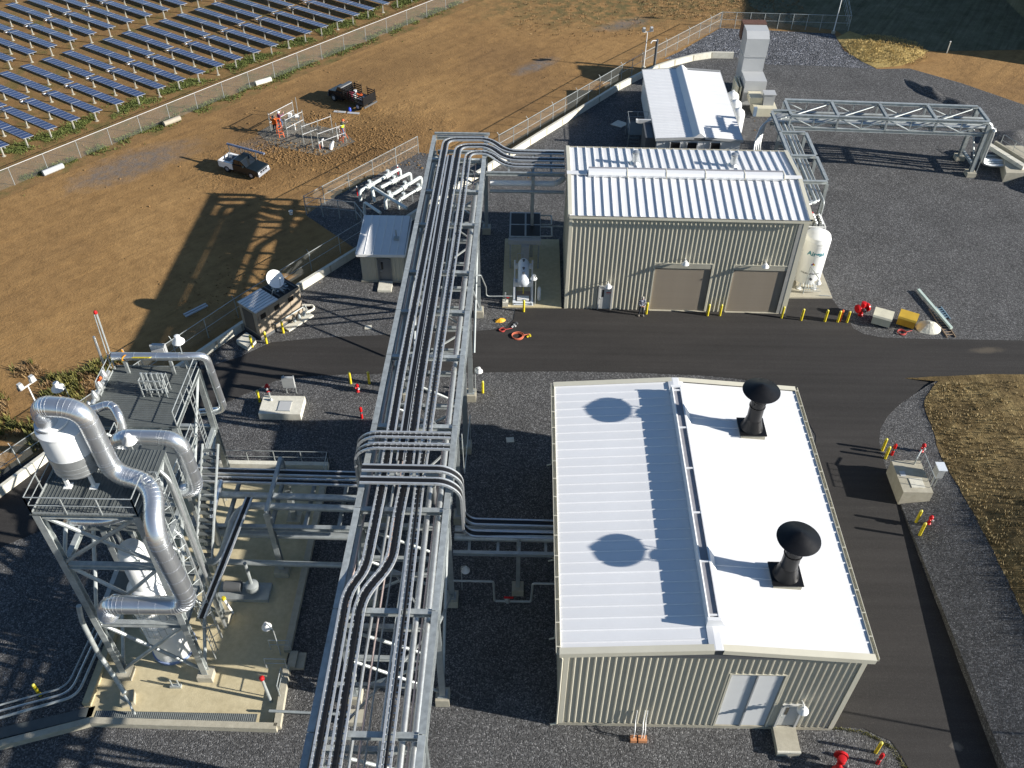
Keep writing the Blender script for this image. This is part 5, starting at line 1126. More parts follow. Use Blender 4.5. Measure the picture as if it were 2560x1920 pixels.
part('pipework', MB().tube(path([(1.2,-.25,.9),(GL+.1,-.25,.9),(GL+.1,-.25,.3)],.15), .05, 8).tube([(1.2,-.25,.9),(1.2,-.02,.9)], .04, 8), STEELD, gm, True, local=True)
part('valve_cluster', MB().lathe([(.05,0),(.16,.1),(.16,.3),(.06,.45)], 10, (GL-.3,-.4,.2)).lathe([(.05,0),(.14,.1),(.14,.3),(.06,.5)], 10, (GL-.75,-.42,.2)).lathe([(.05,0),(.14,.1),(.12,.25),(.06,.4)], 10, (GL-1.2,-.42,.2)), STEELD, gm, True, local=True)
part('front_slab', MB().box(1.9,GL+.3,-.75,-.1,-.05,.12), CONC_W, gm, local=True)
gw = ROOTM[gm.name]
DS = thing('satellite_dish', 'white satellite dish on tripod above the generator container', 'satellite dish', tuple(gw @ V((2.35,.7,GH+.05))), 0)
dc = V((-17.28,51.75,4.05)); dn = V((.62,-.42,.66)).normalized(); e1 = dn.cross(V((0,0,1))).normalized(); e2 = e1.cross(dn)
mb = MB(); rings = [(0,-.16),(.2,-.15),(.4,-.11),(.55,-.05),(.66,0.)]
for r, d in rings:
    for k in range(28):
        a = 2*math.pi*k/28; p = dc+(e1*math.cos(a)+e2*math.sin(a))*r+dn*d; mb.v.append(tuple(p))
for i in range(4):
    for k in range(28): mb.f.append((i*28+k, i*28+(k+1)%28, (i+1)*28+(k+1)%28, (i+1)*28+k))
part('reflector', mb, TANK, DS, True); part('rim', MB().tube([tuple(dc+(e1*math.cos(2*math.pi*k/28)+e2*math.sin(2*math.pi*k/28))*.66) for k in range(29)], .018, 6), TANK, DS, True)
part('feed_arm', MB().tube([tuple(dc-e2*.6), tuple(dc+dn*.55-e2*.15)], .018, 6), STEELD, DS, True); part('feed_horn', MB().tube([tuple(dc+dn*.5-e2*.13), tuple(dc+dn*.62-e2*.13)], .05, 8), STEELD, DS, True)
part('mast', MB().tube([tuple(gw @ V((2.35,.7,GH+.03))), tuple(dc-dn*.2)], .04, 8), STEEL, DS, True)
for p in ((1.7,.4),(2.9,.3),(2.6,1.4)): part('tripod_leg', MB().tube([tuple(gw @ V((p[0],p[1],GH+.05))), tuple(dc-dn*.25-V((0,0,.3)))], .022, 6), STEEL, DS, True)
one('equipment_pad', MB().prism([(-20.2,49.3),(-19.25,48.6),(-18.85,49.5),(-19.65,50.2)], -.05,.4), CONC_W, 'pale concrete box pad at the left end of the generator container', 'pad')
t = thing('fuel_trough', 'pale curved kerb trough at the right end of the generator container', 'trough', (-15.9,53.6,0)); part('trough', MB().tube(path([(-16.5,53.75,.12),(-15.5,53.75,.12),(-15.35,53.3,.12),(-15.9,52.9,.12)],.3), .1, 8), CONC_W, t, True); part('slab', MB().prism([(-16.6,53.0),(-15.9,52.6),(-15.5,53.2),(-16.2,53.6)], -.05,.06), CONC_W, t)
# ------------------------------------------------------------------ pipe manifold in the fenced corner
LP = mat('manifold_paint', (.62,.66,.64), .4, .1, .06, 2.)
def meter_run(label, a, b, za, drop0, drop1, r=.15, valves=(.25,.7)):
    a, b = V((*a,za)), V((*b,za)); t = thing('pipe_manifold', label, 'pipe', (a.x,a.y,0), group='pale flanged pipe runs in the fenced corner'); d = (b-a).normalized(); L = (b-a).length
    part('pipe_run', MB().tube(path([V((a.x,a.y,.05)), a, b, V((b.x,b.y,.05))], .3) if drop0 and drop1 else path([a, b, V((b.x,b.y,.05))], .3), r, 14), LP, t, True)
    for f in valves:
        c = a+d*L*f; part('valve_body', MB().tube([c-d*.3, c-d*.12, c+d*.12, c+d*.3], [r*1.2,r*1.5,r*1.5,r*1.2], 14), LP, t, True)
        for s in (-.34,.34): part('flange', MB().tube([c+d*(s-.04), c+d*(s+.04)], r*1.65, 14), LP, t, True)
        part('actuator', MB().lathe([(.06,0),(.06,.22),(.16,.24),(.16,.36)], 12, tuple(c+V((0,0,r)))), LP, t, True)
    for f in (.1,.5,.9):
        c = a+d*L*f; part('pipe_stand', MB().bar((c.x,c.y,.02),(c.x,c.y,za-r),.1,.1), STEELD, t)
    return t
meter_run('flanged pale pipe run nearest the fence in the corner manifold', (-13.95,68.4), (-10.9,72.3), 1.0, 1, 1)
meter_run('second flanged pale pipe run from the fence in the corner manifold', (-12.2,69.1), (-9.9,71.6), 1.0, 0, 1, .15, (.45,))
meter_run('third flanged pale pipe run from the fence in the corner manifold', (-11.6,67.2), (-8.9,71.0), 1.0, 1, 1, .15, (.55,.12))
meter_run('fourth slimmer flanged pipe run nearest the shed in the corner manifold', (-10.5,67.2), (-8.4,69.8), .9, 1, 1, .10, (.2,.75))
pipe('pipe', 'long grey diagonal pipe crossing the corner manifold towards the rack', [(-12.7,68.2,.1),(-12.95,68.8,1.25),(-9.6,65.5,1.25)], .14, LP, .35)
pipe('pipe', 'bent grey pipe rising behind the shed roof', [(-13.3,66.2,.1),(-13.25,66.4,1.2),(-11.7,64.8,1.2)], .13, LP, .3)
for (x, y), lab in (((-14.35,69.3),'red marker post at the left end of the corner manifold'),((-11.2,73.0),'red marker post at the far end of the corner manifold')):
    t = thing('marker_post', lab, 'post', (x,y,0), group='red marker posts'); part('post', MB().tube([(x,y,0),(x,y,.8)], .05, 8), RED, t, True); part('cap', MB().lathe([(.05,0),(.06,.1),(.02,.16)], 8, (x,y,.8)), WHITE, t, True)

# ------------------------------------------------------------------ concrete wall, fences
def densify(pts, step):
    out = []
    for a, b in zip(pts, pts[1:]):
        L = math.dist(a, b); n = max(1, round(L/step))
        for k in range(n): out.append((a[0]+(b[0]-a[0])*k/n, a[1]+(b[1]-a[1])*k/n))
    out.append(pts[-1]); return out
WL = thing('concrete_wall', 'long low pale concrete wall of precast panels curving along the yard fence', 'wall', (-13,60.6,0))
wp = densify([(-40,22),(-31.2,34.95),(-29.4,38),(-22.96,46.96),(-20.23,50.9),(-16.87,55.7),(-13.1,60.6),(.65,78.8),(5.35,84.85),(9.9,90.7),(12.54,93.6),(14.46,95.4),(16.34,96.75),(18.53,98.05),(20.68,98.85),(23.1,98.85)], 3.0)
for a, b in zip(wp, wp[1:]):
    part('wall_segment', MB().prof((a[0],a[1],0),(b[0],b[1],0), [(-.12,-.05),(.16,-.05),(.13,.66),(-.12,.66)]), CONC_W, WL)
    part('joint_pilaster', MB().obox(a, .16, .34, -.05, .64, math.atan2(b[1]-a[1], b[0]-a[0])), CONC, WL)
def fence(label, pts, h=1.8, step=3.05, mid=True, mesh=True, m=STEEL, r=.035, skip=(), group=None, arms=False, zf=None, rm=None):
    P = densify(pts, step); t = thing('chain_link_fence', label, 'fence', (P[0][0],P[0][1],0), group=group)
    zf = zf or (lambda x, y: 0.)
    for i, p in enumerate(P):
        z = zf(*p); part('post', MB().tube([(p[0],p[1],z-.05),(p[0],p[1],z+h+.03)], r, 7), m, t, True)
        if arms and i % 2 == 0: part('post_arm', MB().bar((p[0],p[1],h),(p[0]-.18,p[1]+.14,h+.22), .03,.03), m, t)
    for i, (a, b) in enumerate(zip(P, P[1:])):
        za, zb = zf(*a), zf(*b)
        part('top_rail', MB().tube([(a[0],a[1],za+h),(b[0],b[1],zb+h)], r*.8, 6), rm or m, t, True)
        if mid: part('mid_rail', MB().tube([(a[0],a[1],za+h*.52),(b[0],b[1],zb+h*.52)], r*.6, 6), m, t, True)
        if mesh and i not in skip: part('mesh_panel', MB().add([(a[0],a[1],za+.04),(b[0],b[1],zb+.04),(b[0],b[1],zb+h-.02),(a[0],a[1],za+h-.02)], [(0,1,2,3)]), LINK, t)
    return t
GLINT_RAIL = mat('glint_rail', (.80,.81,.80), .35, .25, .05, 2.)  # white sun glint on the rail is put into its base colour
fence('chain-link fence along the solar field, silver top rail', [(-52,61.6),(-44.77,70.08),(-30.44,87.2),(-9.56,111.22),(4,126.5)], 1.75, 3.05, False, True, STEELD, .028, rm=GLINT_RAIL)
fence('chain-link fence beside the concrete wall, left half behind the towers', [(-38,27.0),(-30.86,37.4),(-25.6,45.3),(-20.8,52.3),(-16.4,58.2),(-12.6,63.1)], 1.75, 3.05, True, True, STEEL, .035, arms=True)
fence('chain-link fence around the far side of the corner manifold', [(-18.29,66.3),(-16.98,67.9),(-9.7,76.8)], 1.75, 2.6, True, True, STEEL, .035)
fence('short shaded chain-link fence behind the shed', [(-18.25,66.15),(-13.9,65.5),(-12.55,63.2)], 1.75, 1.5, True, True, STEELD, .045)
fence('long chain-link fence beyond the concrete wall, running to the back corner', [(-2.2,77.2),(.47,80.4),(12.75,95.7),(22.87,107.2)], 1.8, 2.05, True, True, STEEL, .035, arms=True)
fence('chain-link fence across the back of the yard by the grass', [(22.95,107.2),(37.75,106.7),(39.3,115.5)], 1.8, 1.62, True, True, STEEL, .035)
fence('double gate section of fence standing in the gap beside the corner manifold', [(-9.55,76.95),(-6.6,74.6)], 1.75, 1.9, True, False, STEELD, .045) if False else None

# ------------------------------------------------------------------ solar field
SD = V((-.842,.540,0)).normalized(); SN = V((.540,.842,0)).normalized(); TILT = R(7)
ax_v = SN*math.cos(TILT)-V((0,0,1))*math.sin(TILT); ax_w = SD.cross(ax_v)
if ax_w.z < 0: ax_w = -ax_w
def panel_mesh():
    mb = MB(); a, b, h, e = .545/2, 1.06/2, .02, .022
    mb.box(-a,a,-b,b,-h,h); o = len(mb.v); mb.v += [(-a+e,-b+e,h+.003),(a-e,-b+e,h+.003),(a-e,b-e,h+.003),(-a+e,b-e,h+.003)]; mb.f.append((o,o+1,o+2,o+3))
    me = mb.mesh('solar_panel', PFRAME); me.materials.append(PANEL); me.polygons[len(me.polygons)-1].material_index = 1; return me
PME = panel_mesh()
tube_me = MB().tube([(-.85,0,-.1),(14.35,0,-.1)], .05, 8).mesh('torque_tube', PFRAME, True)
post_me = MB().ibeam((0,0,-.02),(0,0,1.08), .10, .12, .02, (0,1,0)).mesh('post', mat('pile_steel', (.62,.61,.55), .5, .3))
foot_me = MB().lathe([(.20,-.02),(.19,.03),(.0,.05)], 12, (0,0,0), False).mesh('footing', CONC)
drv = MB(); 
for k in range(3): drv.box(-.30+.22*k,-.12+.22*k,-.62,-.38,-.28,-.06)
drv.box(-.34,.36,-.6,-.1,-.34,-.29); drv_me = drv.mesh('drive_unit', mat('shiny_cover', (.80,.80,.80), .12, .9, .02))
xs_ = []; s = -.72
for half in range(2):
    for g in (6, 6, 1):
        for k in range(g): xs_.append(s+.555/2); s += .555
        s += .045
    if half == 0: mid_s = s+.18; s += .42
def project(p):
    d = V(p)-V((0,0,HC)); zc = d.dot(fw); return (1280+2288.859*d.dot(rt2)/zc, 960-2288.859*d.dot(up2)/zc)
rows = []
base0 = V((-46.30,76.80,0)); stepv = V((1.5424,1.7524,0))
for b in range(4):
    for j in range(-14, 34):
        p0 = base0+stepv*j+SD*(17.35*b)
        pts = [project(p0+SD*q+V((0,0,1.2))) for q in (-.7,3,7,11,14.3)]
        if any(-30 < x < 2590 and -25 < y < 1950 for x, y in pts): rows.append((b, j, p0))
WORDS = ['first','second','third','fourth','fifth','sixth','seventh','eighth','ninth','tenth','eleventh','twelfth','thirteenth','fourteenth','fifteenth','sixteenth','seventeenth','eighteenth','nineteenth','twentieth','twenty-first','twenty-second','twenty-third','twenty-fourth','twenty-fifth','twenty-sixth','twenty-seventh','twenty-eighth','twenty-ninth','thirtieth','thirty-first','thirty-second']
BLK = ['block nearest the fence','middle block','back block','farthest block']
cnt = {}
for b, j, p0 in rows:
    cnt[b] = cnt.get(b, 0)+1
    t = thing('solar_table', 'blue solar panel table, %s from the left in the %s' % (WORDS[min(cnt[b]-1,31)], BLK[b]), 'solar table', tuple(p0), 0, 'rows of solar tables in the field')
    zt = 1.22; tl = TILT+R(random.uniform(-1.2,1.2)); av = SN*math.cos(tl)-V((0,0,1))*math.sin(tl); aw = SD.cross(av); 
    if aw.z < 0: aw = -aw
    au = av.cross(aw)
    for q in xs_: inst('solar_panel', PME, t, frame(au*(1 if au.dot(SD) > 0 else -1), av*(1 if au.dot(SD) > 0 else -1), aw, p0+SD*q+V((0,0,zt))))
    inst('torque_tube', tube_me, t, frame(SD, SD.cross(V((0,0,1)))*-1, V((0,0,1)), p0+V((0,0,zt))))
    for q in (0,3.65,7.0,10.9):
        inst('post', post_me, t, Matrix.Translation(p0+SD*q)); inst('footing', foot_me, t, Matrix.Translation(p0+SD*q))
    inst('drive_unit', drv_me, t, frame(SD, SN, V((0,0,1)), p0+SD*(mid_s+.1)+V((0,0,zt))))

# ------------------------------------------------------------------ vehicles
def wheel(root, x, y, r=.34, w=.22):
    s = 1 if y > 0 else -1
    t = part('wheel', MB().tube([(x,y-w/2,r),(x,y-w/2+.04,r),(x,y+w/2-.04,r),(x,y+w/2,r)], [r*.86,r,r,r*.86], 20), RUBBER, root, True, True)
    part('rim', MB().tube([(x,y+s*(w/2-.02),r),(x,y+s*(w/2+.012),r)], [r*.56,r*.5], 14), PFRAME, t, True, True)
def side(pts, w, y0=0): return MB().prof((0,y0-w/2,0),(0,y0+w/2,0), pts)
PK = thing('pickup_truck', 'dark green pickup truck with white service bed parked on the dirt', 'pickup truck', (-25.05,73.05,0), math.atan2(-.406,.914))
W_ = 1.62
part('body', side([(-.62,.34),(1.2,.34),(1.25,.30),(2.05,.36),(2.12,.62),(2.05,.90),(1.0,1.0),(-.62,1.0)], W_), TRKG, PK, local=True)
part('cab_glass', side([(-.52,1.0),(.86,1.0),(.36,1.44),(-.42,1.44)], W_-.16), GLASS, PK, local=True)
part('cab_roof', side([(-.46,1.442),(.40,1.442),(.34,1.50),(-.42,1.50)], W_-.12), TRKG, PK, local=True)
for y in (-.72,.72): part('door_pillar', MB().bar((-.5,y,1.0),(-.42,y,1.46),.07,.06).bar((.84,y,1.0),(.36,y,1.46),.06,.06).bar((.12,y,1.0),(.1,y,1.46),.06,.05), TRKG, PK, local=True)
part('bed_floor', MB().box(-2.2,-.66,-W_/2,W_/2,.42,.62), WHITE, PK, local=True)
for y in (-W_/2+.12, W_/2-.12): part('bed_side', MB().box(-2.2,-.66,y-.12,y+.12,.62,1.02), WHITE, PK, local=True)
part('tailgate', MB().box(-2.24,-2.16,-W_/2,W_/2,.5,1.0), WHITE, PK, local=True); part('bed_cargo', MB().box(-1.9,-1.2,-.45,.1,.62,.95).obox((-1.1,.3),.5,.4,.62,1.1,.4), DGREY, PK, local=True); part('tool_box', MB().box(-.98,-.68,-.68,.68,.7,1.12), LGREY, PK, local=True)
part('bumper', MB().box(2.08,2.2,-W_/2,W_/2,.36,.54), PFRAME, PK, local=True); part('grille', MB().box(2.06,2.14,-W_/2+.05,W_/2-.05,.56,.80), PFRAME, PK, local=True)
for y in (-.36,0,.36): part('grille_slot', MB().box(2.13,2.15,y-.14,y+.14,.60,.76), BLACK, PK, local=True)
for y in (-.66,.66): part('headlight', MB().box(2.12,2.16,y-.1,y+.1,.6,.78), mat('headlight_lens', (.85,.85,.85), .1), PK, local=True); part('mirror', MB().obox((.6,y*1.35),.1,.2,1.0,1.16), TRKG, PK, local=True)
part('rack_post', MB().bar((-2.0,.7,1.0),(-2.0,.7,1.85),.05,.05).bar((-.7,.7,1.0),(-.7,.7,1.85),.05,.05).bar((.9,.75,1.0),(.9,.75,1.85),.05,.05).bar((-2.0,.7,1.84),(.9,.75,1.84),.05,.05), DGREY, PK, local=True)
for x in (1.3,-1.35):
    for y in (-.72,.72): wheel(PK, x, y, .33, .2)
kw = ROOTM[PK.name]; mb = MB()
for k in range(5):
    dy, dz = (-.12+.08*k, 0) if k < 3 else (-.08+.09*(k-3), .07); mb.tube([tuple(kw @ V((-2.1,.72+dy,1.92+dz))), tuple(kw @ V((2.0,.70+dy,1.92+dz)))], .04, 8)
one('conduit_bundle', mb, mat('blue_grey_conduit', (.22,.26,.36), .5, .2), 'bundle of blue-grey conduit carried on the pickup ladder rack', 'conduit', smooth=True)
ST = thing('stake_truck', 'black stake-bed truck with slatted sides parked near the fence frames', 'truck', (-17.25,86.75,0), math.atan2(.57,-.82))
W_ = 1.85
part('body', side([(.55,.4),(2.4,.36),(2.5,.7),(2.42,1.02),(1.5,1.16),(.55,1.18)], W_-.1), TRKB, ST, local=True); part('cab_glass', side([(.6,1.18),(1.5,1.16),(1.15,1.62),(.66,1.66)], W_-.25), GLASS, ST, local=True); part('cab_roof', side([(.62,1.66),(1.18,1.63),(1.1,1.72),(.66,1.74)], W_-.2), mat('truck_roof', (.10,.105,.11), .3), ST, local=True)
for y in (-.72,.72): part('door_pillar', MB().bar((.62,y,1.18),(.66,y,1.68),.08,.06).bar((1.48,y,1.16),(1.14,y,1.66),.06,.06), TRKB, ST, local=True); part('headlight', MB().box(2.46,2.52,y-.14,y+.14,.72,.9), LGREY, ST, local=True)
part('front_bumper', MB().box(2.46,2.6,-W_/2,W_/2,.38,.56), DGREY, ST, local=True); part('bed_floor', MB().box(-2.4,.5,-W_/2,W_/2,.72,.86), BLACK, ST, local=True); part('rear_bumper', MB().box(-2.5,-2.38,-W_/2,W_/2,.45,.6), DGREY, ST, local=True)
def stake(a, b, h=.95, z=.86, slats=4):
    p = part('stake_panel', MB().bar((*a,z),(*a,z+h),.06,.06).bar((*b,z),(*b,z+h),.06,.06), BLACK, ST, local=True)
    for k in range(slats): part('stake_slat', MB().bar((*a,z+.12+k*(h-.1)/slats),(*b,z+.12+k*(h-.1)/slats),.03,.11), BLACK, p, local=True)
w2 = W_/2-.04
stake((.44,-w2),(.44,w2)); stake((.4,-w2),(-.5,-w2)); stake((-2.35,-w2),(-2.35,w2), 1.0, .6, 7); stake((-1.3,-w2),(-2.3,-w2)); stake((-.5,w2),(-1.5,w2)); stake((-1.5,w2),(-2.3,w2)); stake((.4,w2),(-.4,w2))
for x in (1.75,-1.55):
    for y in (-.82,.82): wheel(ST, x, y, .38, .26)
part('load_crate', MB().obox((-.1,.35),.5,.5,.86,1.25,.3), mat('maroon_bag', (.16,.02,.04), .7), ST, local=True); part('load_bucket', MB().lathe([(.15,0),(.18,.4)], 14, (-.15,-.35,.86)), WHITE, ST, True, True); part('load_bag', MB().obox((-.75,-.2),.7,.5,.86,1.1,.5,.8), ORANGE, ST, local=True); part('load_drum', MB().lathe([(.2,0),(.22,.25),(.2,.5)], 14, (-.9,.5,.86)), WHITE, ST, True, True); part('load_tray', MB().obox((-1.5,.1),.9,.8,.86,.98,.1), LGREY, ST, local=True)
one('water_jug', MB().lathe([(.12,0),(.16,.04),(.16,.3),(.1,.38),(.04,.42)], 14, (-17.3,84.95,.0)), mat('blue_plastic', (.04,.09,.6), .35), 'bright blue water jug on the ground beside the black truck', 'jug', smooth=True)
for (x, y), lab in (((-18.3,84.72),'pale plywood sheet lying left beside the black truck'),((-16.9,84.5),'grey sheet lying right of the blue jug')):
    one('sheet', MB().obox((x,y),1.2,.36,.02,.05,-.12), LGREY, lab, 'sheet')

# ------------------------------------------------------------------ fence frames being built, ladders
struct('frame_gravel', MB().sheet([(-25.6,80.2),(-23.7,77.9),(-20.8,76.8),(-18.65,76.0),(-15.9,78.8),(-17.5,81.0),(-20,81.8),(-23,83.2),(-24.7,81.6)], .012), gravel_mat('dusty_gravel', (.11,.10,.085), (.26,.235,.19), (1.1,1.08,1.05), 14., .05))
def fframe(label, posts, rails, h=1.95, mesh=()):
    t = thing('fence_frame', label, 'fence frame', (posts[0][0],posts[0][1],0), group='new fence frames in the dirt')
    for p in posts: part('post', MB().tube([(p[0],p[1],-.05),(p[0],p[1],h)], .032, 7), STEEL, t, True)
    for a, b, z in rails: part('rail', MB().tube([(*a,z),(*b,z)], .03, 7), TRAYM, t, True)
    for a, b in mesh: part('mesh_panel', MB().add([(*a,.05),(*b,.05),(*b,1.7),(*a,1.7)], [(0,1,2,3)]), LINK, t)
P1, P2, P3, P4 = (-24.28,80.57), (-22.5,83.2), (-21.18,81.29), (-22.48,79.52); Q1, Q2, Q3, Q4 = (-20.69,78.27), (-18.97,76.91), (-16.77,78.85), (-18.3,80.4)
fframe('unfinished fence frame on gravel, left one with the orange ladder', [P1,P2,P3,P4,(-22.3,83.9)], [(P1,P2,1.72),(P1,P2,.9),(P4,P3,1.72),(P4,P3,.9)], 1.9, ((P1,P2),(P4,P3)))
fframe('unfinished fence frame on gravel, right one with two open bays', [Q1,Q2,Q3,Q4,(-19.66,77.32),(-17.53,78.73),(-19.4,79.4)], [(Q1,Q4,1.75),(Q1,(-19.4,79.5),.95),(Q2,Q3,1.75),(Q2,Q3,.9)], 1.95)
def step_ladder(x, y, rz, h, label):
    t = thing('step_ladder', label, 'ladder', (x,y,0), rz, 'orange step ladders')
    for s in (-.22,.22): part('stile', MB().bar((s,-.45,0),(s*.7,0,h),.05,.03), ORANGE, t, local=True); part('stile', MB().bar((s,.5,0),(s*.7,0,h),.04,.03), ORANGE, t, local=True)
    for k in range(1,6): part('rung', MB().bar((-.2,-.45+.075*k*1.0,h*k/6),(.2,-.45+.075*k,h*k/6),.08,.025), ORANGE, t, local=True)
    part('top_step', MB().box(-.18,.18,-.12,.12,h,h+.04), ORANGE, t, local=True)
step_ladder(-23.2, 79.75, .5, 1.75, 'orange step ladder at the left fence frame'); step_ladder(-17.05, 79.0, -.4, 1.2, 'orange step ladder at the right fence frame')
t = thing('cooler_box', 'white drinks cooler on folded table by the left fence frame', 'cooler', (-22.4,82.6,0)); part('table', MB().box(-23.0,-21.8,82.3,82.9,.5,.54).box(-22.9,-22.8,82.4,82.5,0,.5).box(-22.0,-21.9,82.4,82.5,0,.5), DGREY, t); part('cooler', MB().obox((-22.75,82.6),.36,.3,.54,.86), WHITE, t); part('bag', MB().obox((-22.1,82.6),.34,.26,.54,.78,.3,.7), WHITE, t)
for (x, y), lab in (((-19.0,77.35),'orange-banded white stake in the right fence frame'),((-18.0,77.3),'white sack leaning in the right fence frame'),((-22.0,80.9),'white stub pipe inside the left fence frame')):
    if 'sack' in lab: one('sack', MB().tube([(x,y,.0),(x+.1,y+.1,.35),(x+.3,y+.3,.7)], [.18,.2,.08], 10), WHITE, lab, 'sack', smooth=True)
    elif 'stake' in lab:
        t = thing('survey_stake', lab, 'stake', (x,y,0)); part('stake', MB().bar((x,y,0),(x,y,.5),.07,.07), ORANGE, t); part('stake_top', MB().bar((x,y,.5),(x,y,.8),.07,.07), WHITE, t)
    else: one('stub_pipe', MB().tube([(x,y,0),(x,y,.7)], .06, 8), WHITE, lab, 'pipe', smooth=True)
one('stub_pipe', MB().tube(path([(-18.75,77.45,0),(-18.75,77.45,.9),(-18.6,77.6,.9)],.1), .05, 8), WHITE, 'white bent stub pipe inside the right fence frame', 'pipe', smooth=True)
one('stub_pipe', MB().tube(path([(-17.6,79.2,0),(-17.6,79.2,1.2),(-17.35,79.2,1.2),(-17.35,79.2,.3)],.1), .04, 8), WHITE, 'white hooped pipe beside the worker at the right fence frame', 'pipe', smooth=True)

# ------------------------------------------------------------------ people
def person(label, loc, rz, pose, shirt, trousers, shoes, hat=None, vest=None, hair=None):
    J = dict(pel=(0,0,.95), sp=(0,.01,1.15), ch=(0,.02,1.36), nk=(0,.02,1.50), hd=(0,-.01,1.60), ht=(0,0,1.73),
             hl=(.10,0,.92), hr=(-.10,0,.92), kl=(.11,-.02,.50), kr=(-.11,-.02,.50), al=(.11,.02,.09), ar=(-.11,.02,.09), tl=(.13,-.17,.04), tr=(-.13,-.17,.04),
             sl=(.19,.02,1.40), sr=(-.19,.02,1.40), el=(.25,.03,1.12), er=(-.25,.03,1.12), wl=(.26,-.08,.88), wr=(-.26,-.08,.88), pl=(.26,-.12,.80), pr=(-.26,-.12,.80))
    J.update(pose); keys = list(J)
    rad = dict(pel=.15, sp=.135, ch=.155, nk=.06, hd=.092, ht=.075, hl=.10, hr=.10, kl=.062, kr=.062, al=.042, ar=.042, tl=.038, tr=.038, sl=.068, sr=.068, el=.047, er=.047, wl=.032, wr=.032, pl=.036, pr=.036)
    E_ = [('pel','sp'),('sp','ch'),('ch','nk'),('nk','hd'),('hd','ht'),('pel','hl'),('pel','hr'),('hl','kl'),('hr','kr'),('kl','al'),('kr','ar'),('al','tl'),('ar','tr'),('ch','sl'),('ch','sr'),('sl','el'),('sr','er'),('el','wl'),('er','wr'),('wl','pl'),('wr','pr')]
    me = bpy.data.meshes.new('body'); me.from_pydata([J[k] for k in keys], [(keys.index(a), keys.index(b)) for a, b in E_], [])
    o = bpy.data.objects.new('body', me); C.objects.link(o); md = o.modifiers.new('s','SKIN'); sv = me.skin_vertices[0].data
    for i, k in enumerate(keys): sv[i].radius = (rad[k], rad[k]*(.72 if k in ('pel','sp','ch') else 1)); sv[i].use_root = (k == 'pel')
    md.use_smooth_shade = True; sb = o.modifiers.new('d','SUBSURF'); sb.levels = 2; sb.render_levels = 2
    dg = bpy.context.evaluated_depsgraph_get(); m2 = bpy.data.meshes.new_from_object(o.evaluated_get(dg)); bpy.data.objects.remove(o); bpy.data.meshes.remove(me)
    bm = bmesh.new(); bm.from_mesh(m2)
    for s in ('l','r'):                                         # fingers and thumb
        w, p = V(J['w'+s]), V(J['p'+s]); d = (p-w).normalized(); q = d.cross(V((1,0,0))); q = q.normalized() if q.length > .1 else V((0,1,0)); 
        for k, (off, L) in enumerate(((-.026,.075),(-.009,.085),(.009,.08),(.026,.06),(-.045,.055))):
            b0 = p+q*off-(d*.05 if k == 4 else d*0); b1 = b0+d*L*.55+(q*-.03 if k == 4 else q*0); b2 = b1+(d*.8+V((0,.4,-.2))).normalized()*L*.45
            mb = MB().tube([b0-d*.02, b1, b2], [.0095,.009,.007], 6); vs = [bm.verts.new(v) for v in mb.v]
            for f in mb.f: bm.faces.new([vs[i] for i in f])
    nose = V(J['hd'])+V((0,-.095,.02)); mb = MB().tube([nose+V((0,.02,.03)), nose+V((0,-.012,-.005)), nose+V((0,.02,-.02))], [.008,.014,.01], 6); vs = [bm.verts.new(v) for v in mb.v]
    for f in mb.f: bm.faces.new([vs[i] for i in f])
    bm.to_mesh(m2); bm.free()
    tag = {('pel','hl'):1,('pel','hr'):1,('hl','kl'):1,('hr','kr'):1,('kl','al'):1,('kr','ar'):1,('al','tl'):2,('ar','tr'):2,('nk','hd'):3,('hd','ht'):3,('wl','pl'):3,('wr','pr'):3}
    for m_ in (shirt, trousers, shoes, SKIN): m2.materials.append(m_)
    def segd(c, a, b):
        ab = b-a; t = max(0, min(1, (c-a).dot(ab)/max(1e-9, ab.dot(ab)))); return (c-a-ab*t).length
    for pl in m2.polygons:
        c = V(pl.center); best = min(E_, key=lambda e: segd(c, V(J[e[0]]), V(J[e[1]]))-.4*(rad[e[0]]+rad[e[1]])/2); pl.material_index = tag.get(best, 0)
        if best == ('pel','sp') and c.z < J['pel'][2]+.03: pl.material_index = 1
        pl.use_smooth = True
    m2.name = 'body'; b = bpy.data.objects.new('person', m2); C.objects.link(b); b.location = loc; b.rotation_euler = (0,0,rz)
    b['label'] = label; b['category'] = 'person'; ROOTM[b.name] = Matrix.Translation(V(loc)) @ Matrix.Rotation(rz,4,'Z')
    hc = V(J['hd'])*.5+V(J['ht'])*.5
    if hat: 
        part('hard_hat', MB().lathe([(.15,-.005),(.155,.005),(.118,.02),(.112,.07),(.08,.11),(.0,.125)], 16, tuple(hc+V((0,-.015,.02))), False), hat, b, True, True)
    if hair: part('hair', MB().lathe([(.098,-.06),(.104,0),(.085,.07),(.04,.10),(.0,.105)], 14, tuple(hc+V((0,.012,.0))), False), hair, b, True, True)
    for s in (-.032,.032): part('eye', MB().lathe([(.004,-.004),(.009,0),(.004,.004)], 6, tuple(V(J['hd'])+V((s,-.088,.045)))), BLACK, b, True, True)
    part('mouth', MB().box(J['hd'][0]-.022,J['hd'][0]+.022,J['hd'][1]-.095,J['hd'][1]-.085,J['hd'][2]-.035,J['hd'][2]-.028), mat('lips', (.35,.14,.12), .6), b, local=True)
    if vest:
        c_ = V(J['ch']); part('vest', MB().prof(tuple(V(J['pel'])+V((0,0,.10))), tuple(V(J['nk'])-V((0,0,.06))), [(-.185,-.115),(.185,-.115),(.20,0),(.185,.135),(-.185,.135),(-.20,0)], (0,1,0)), vest, b, local=True)
    return b
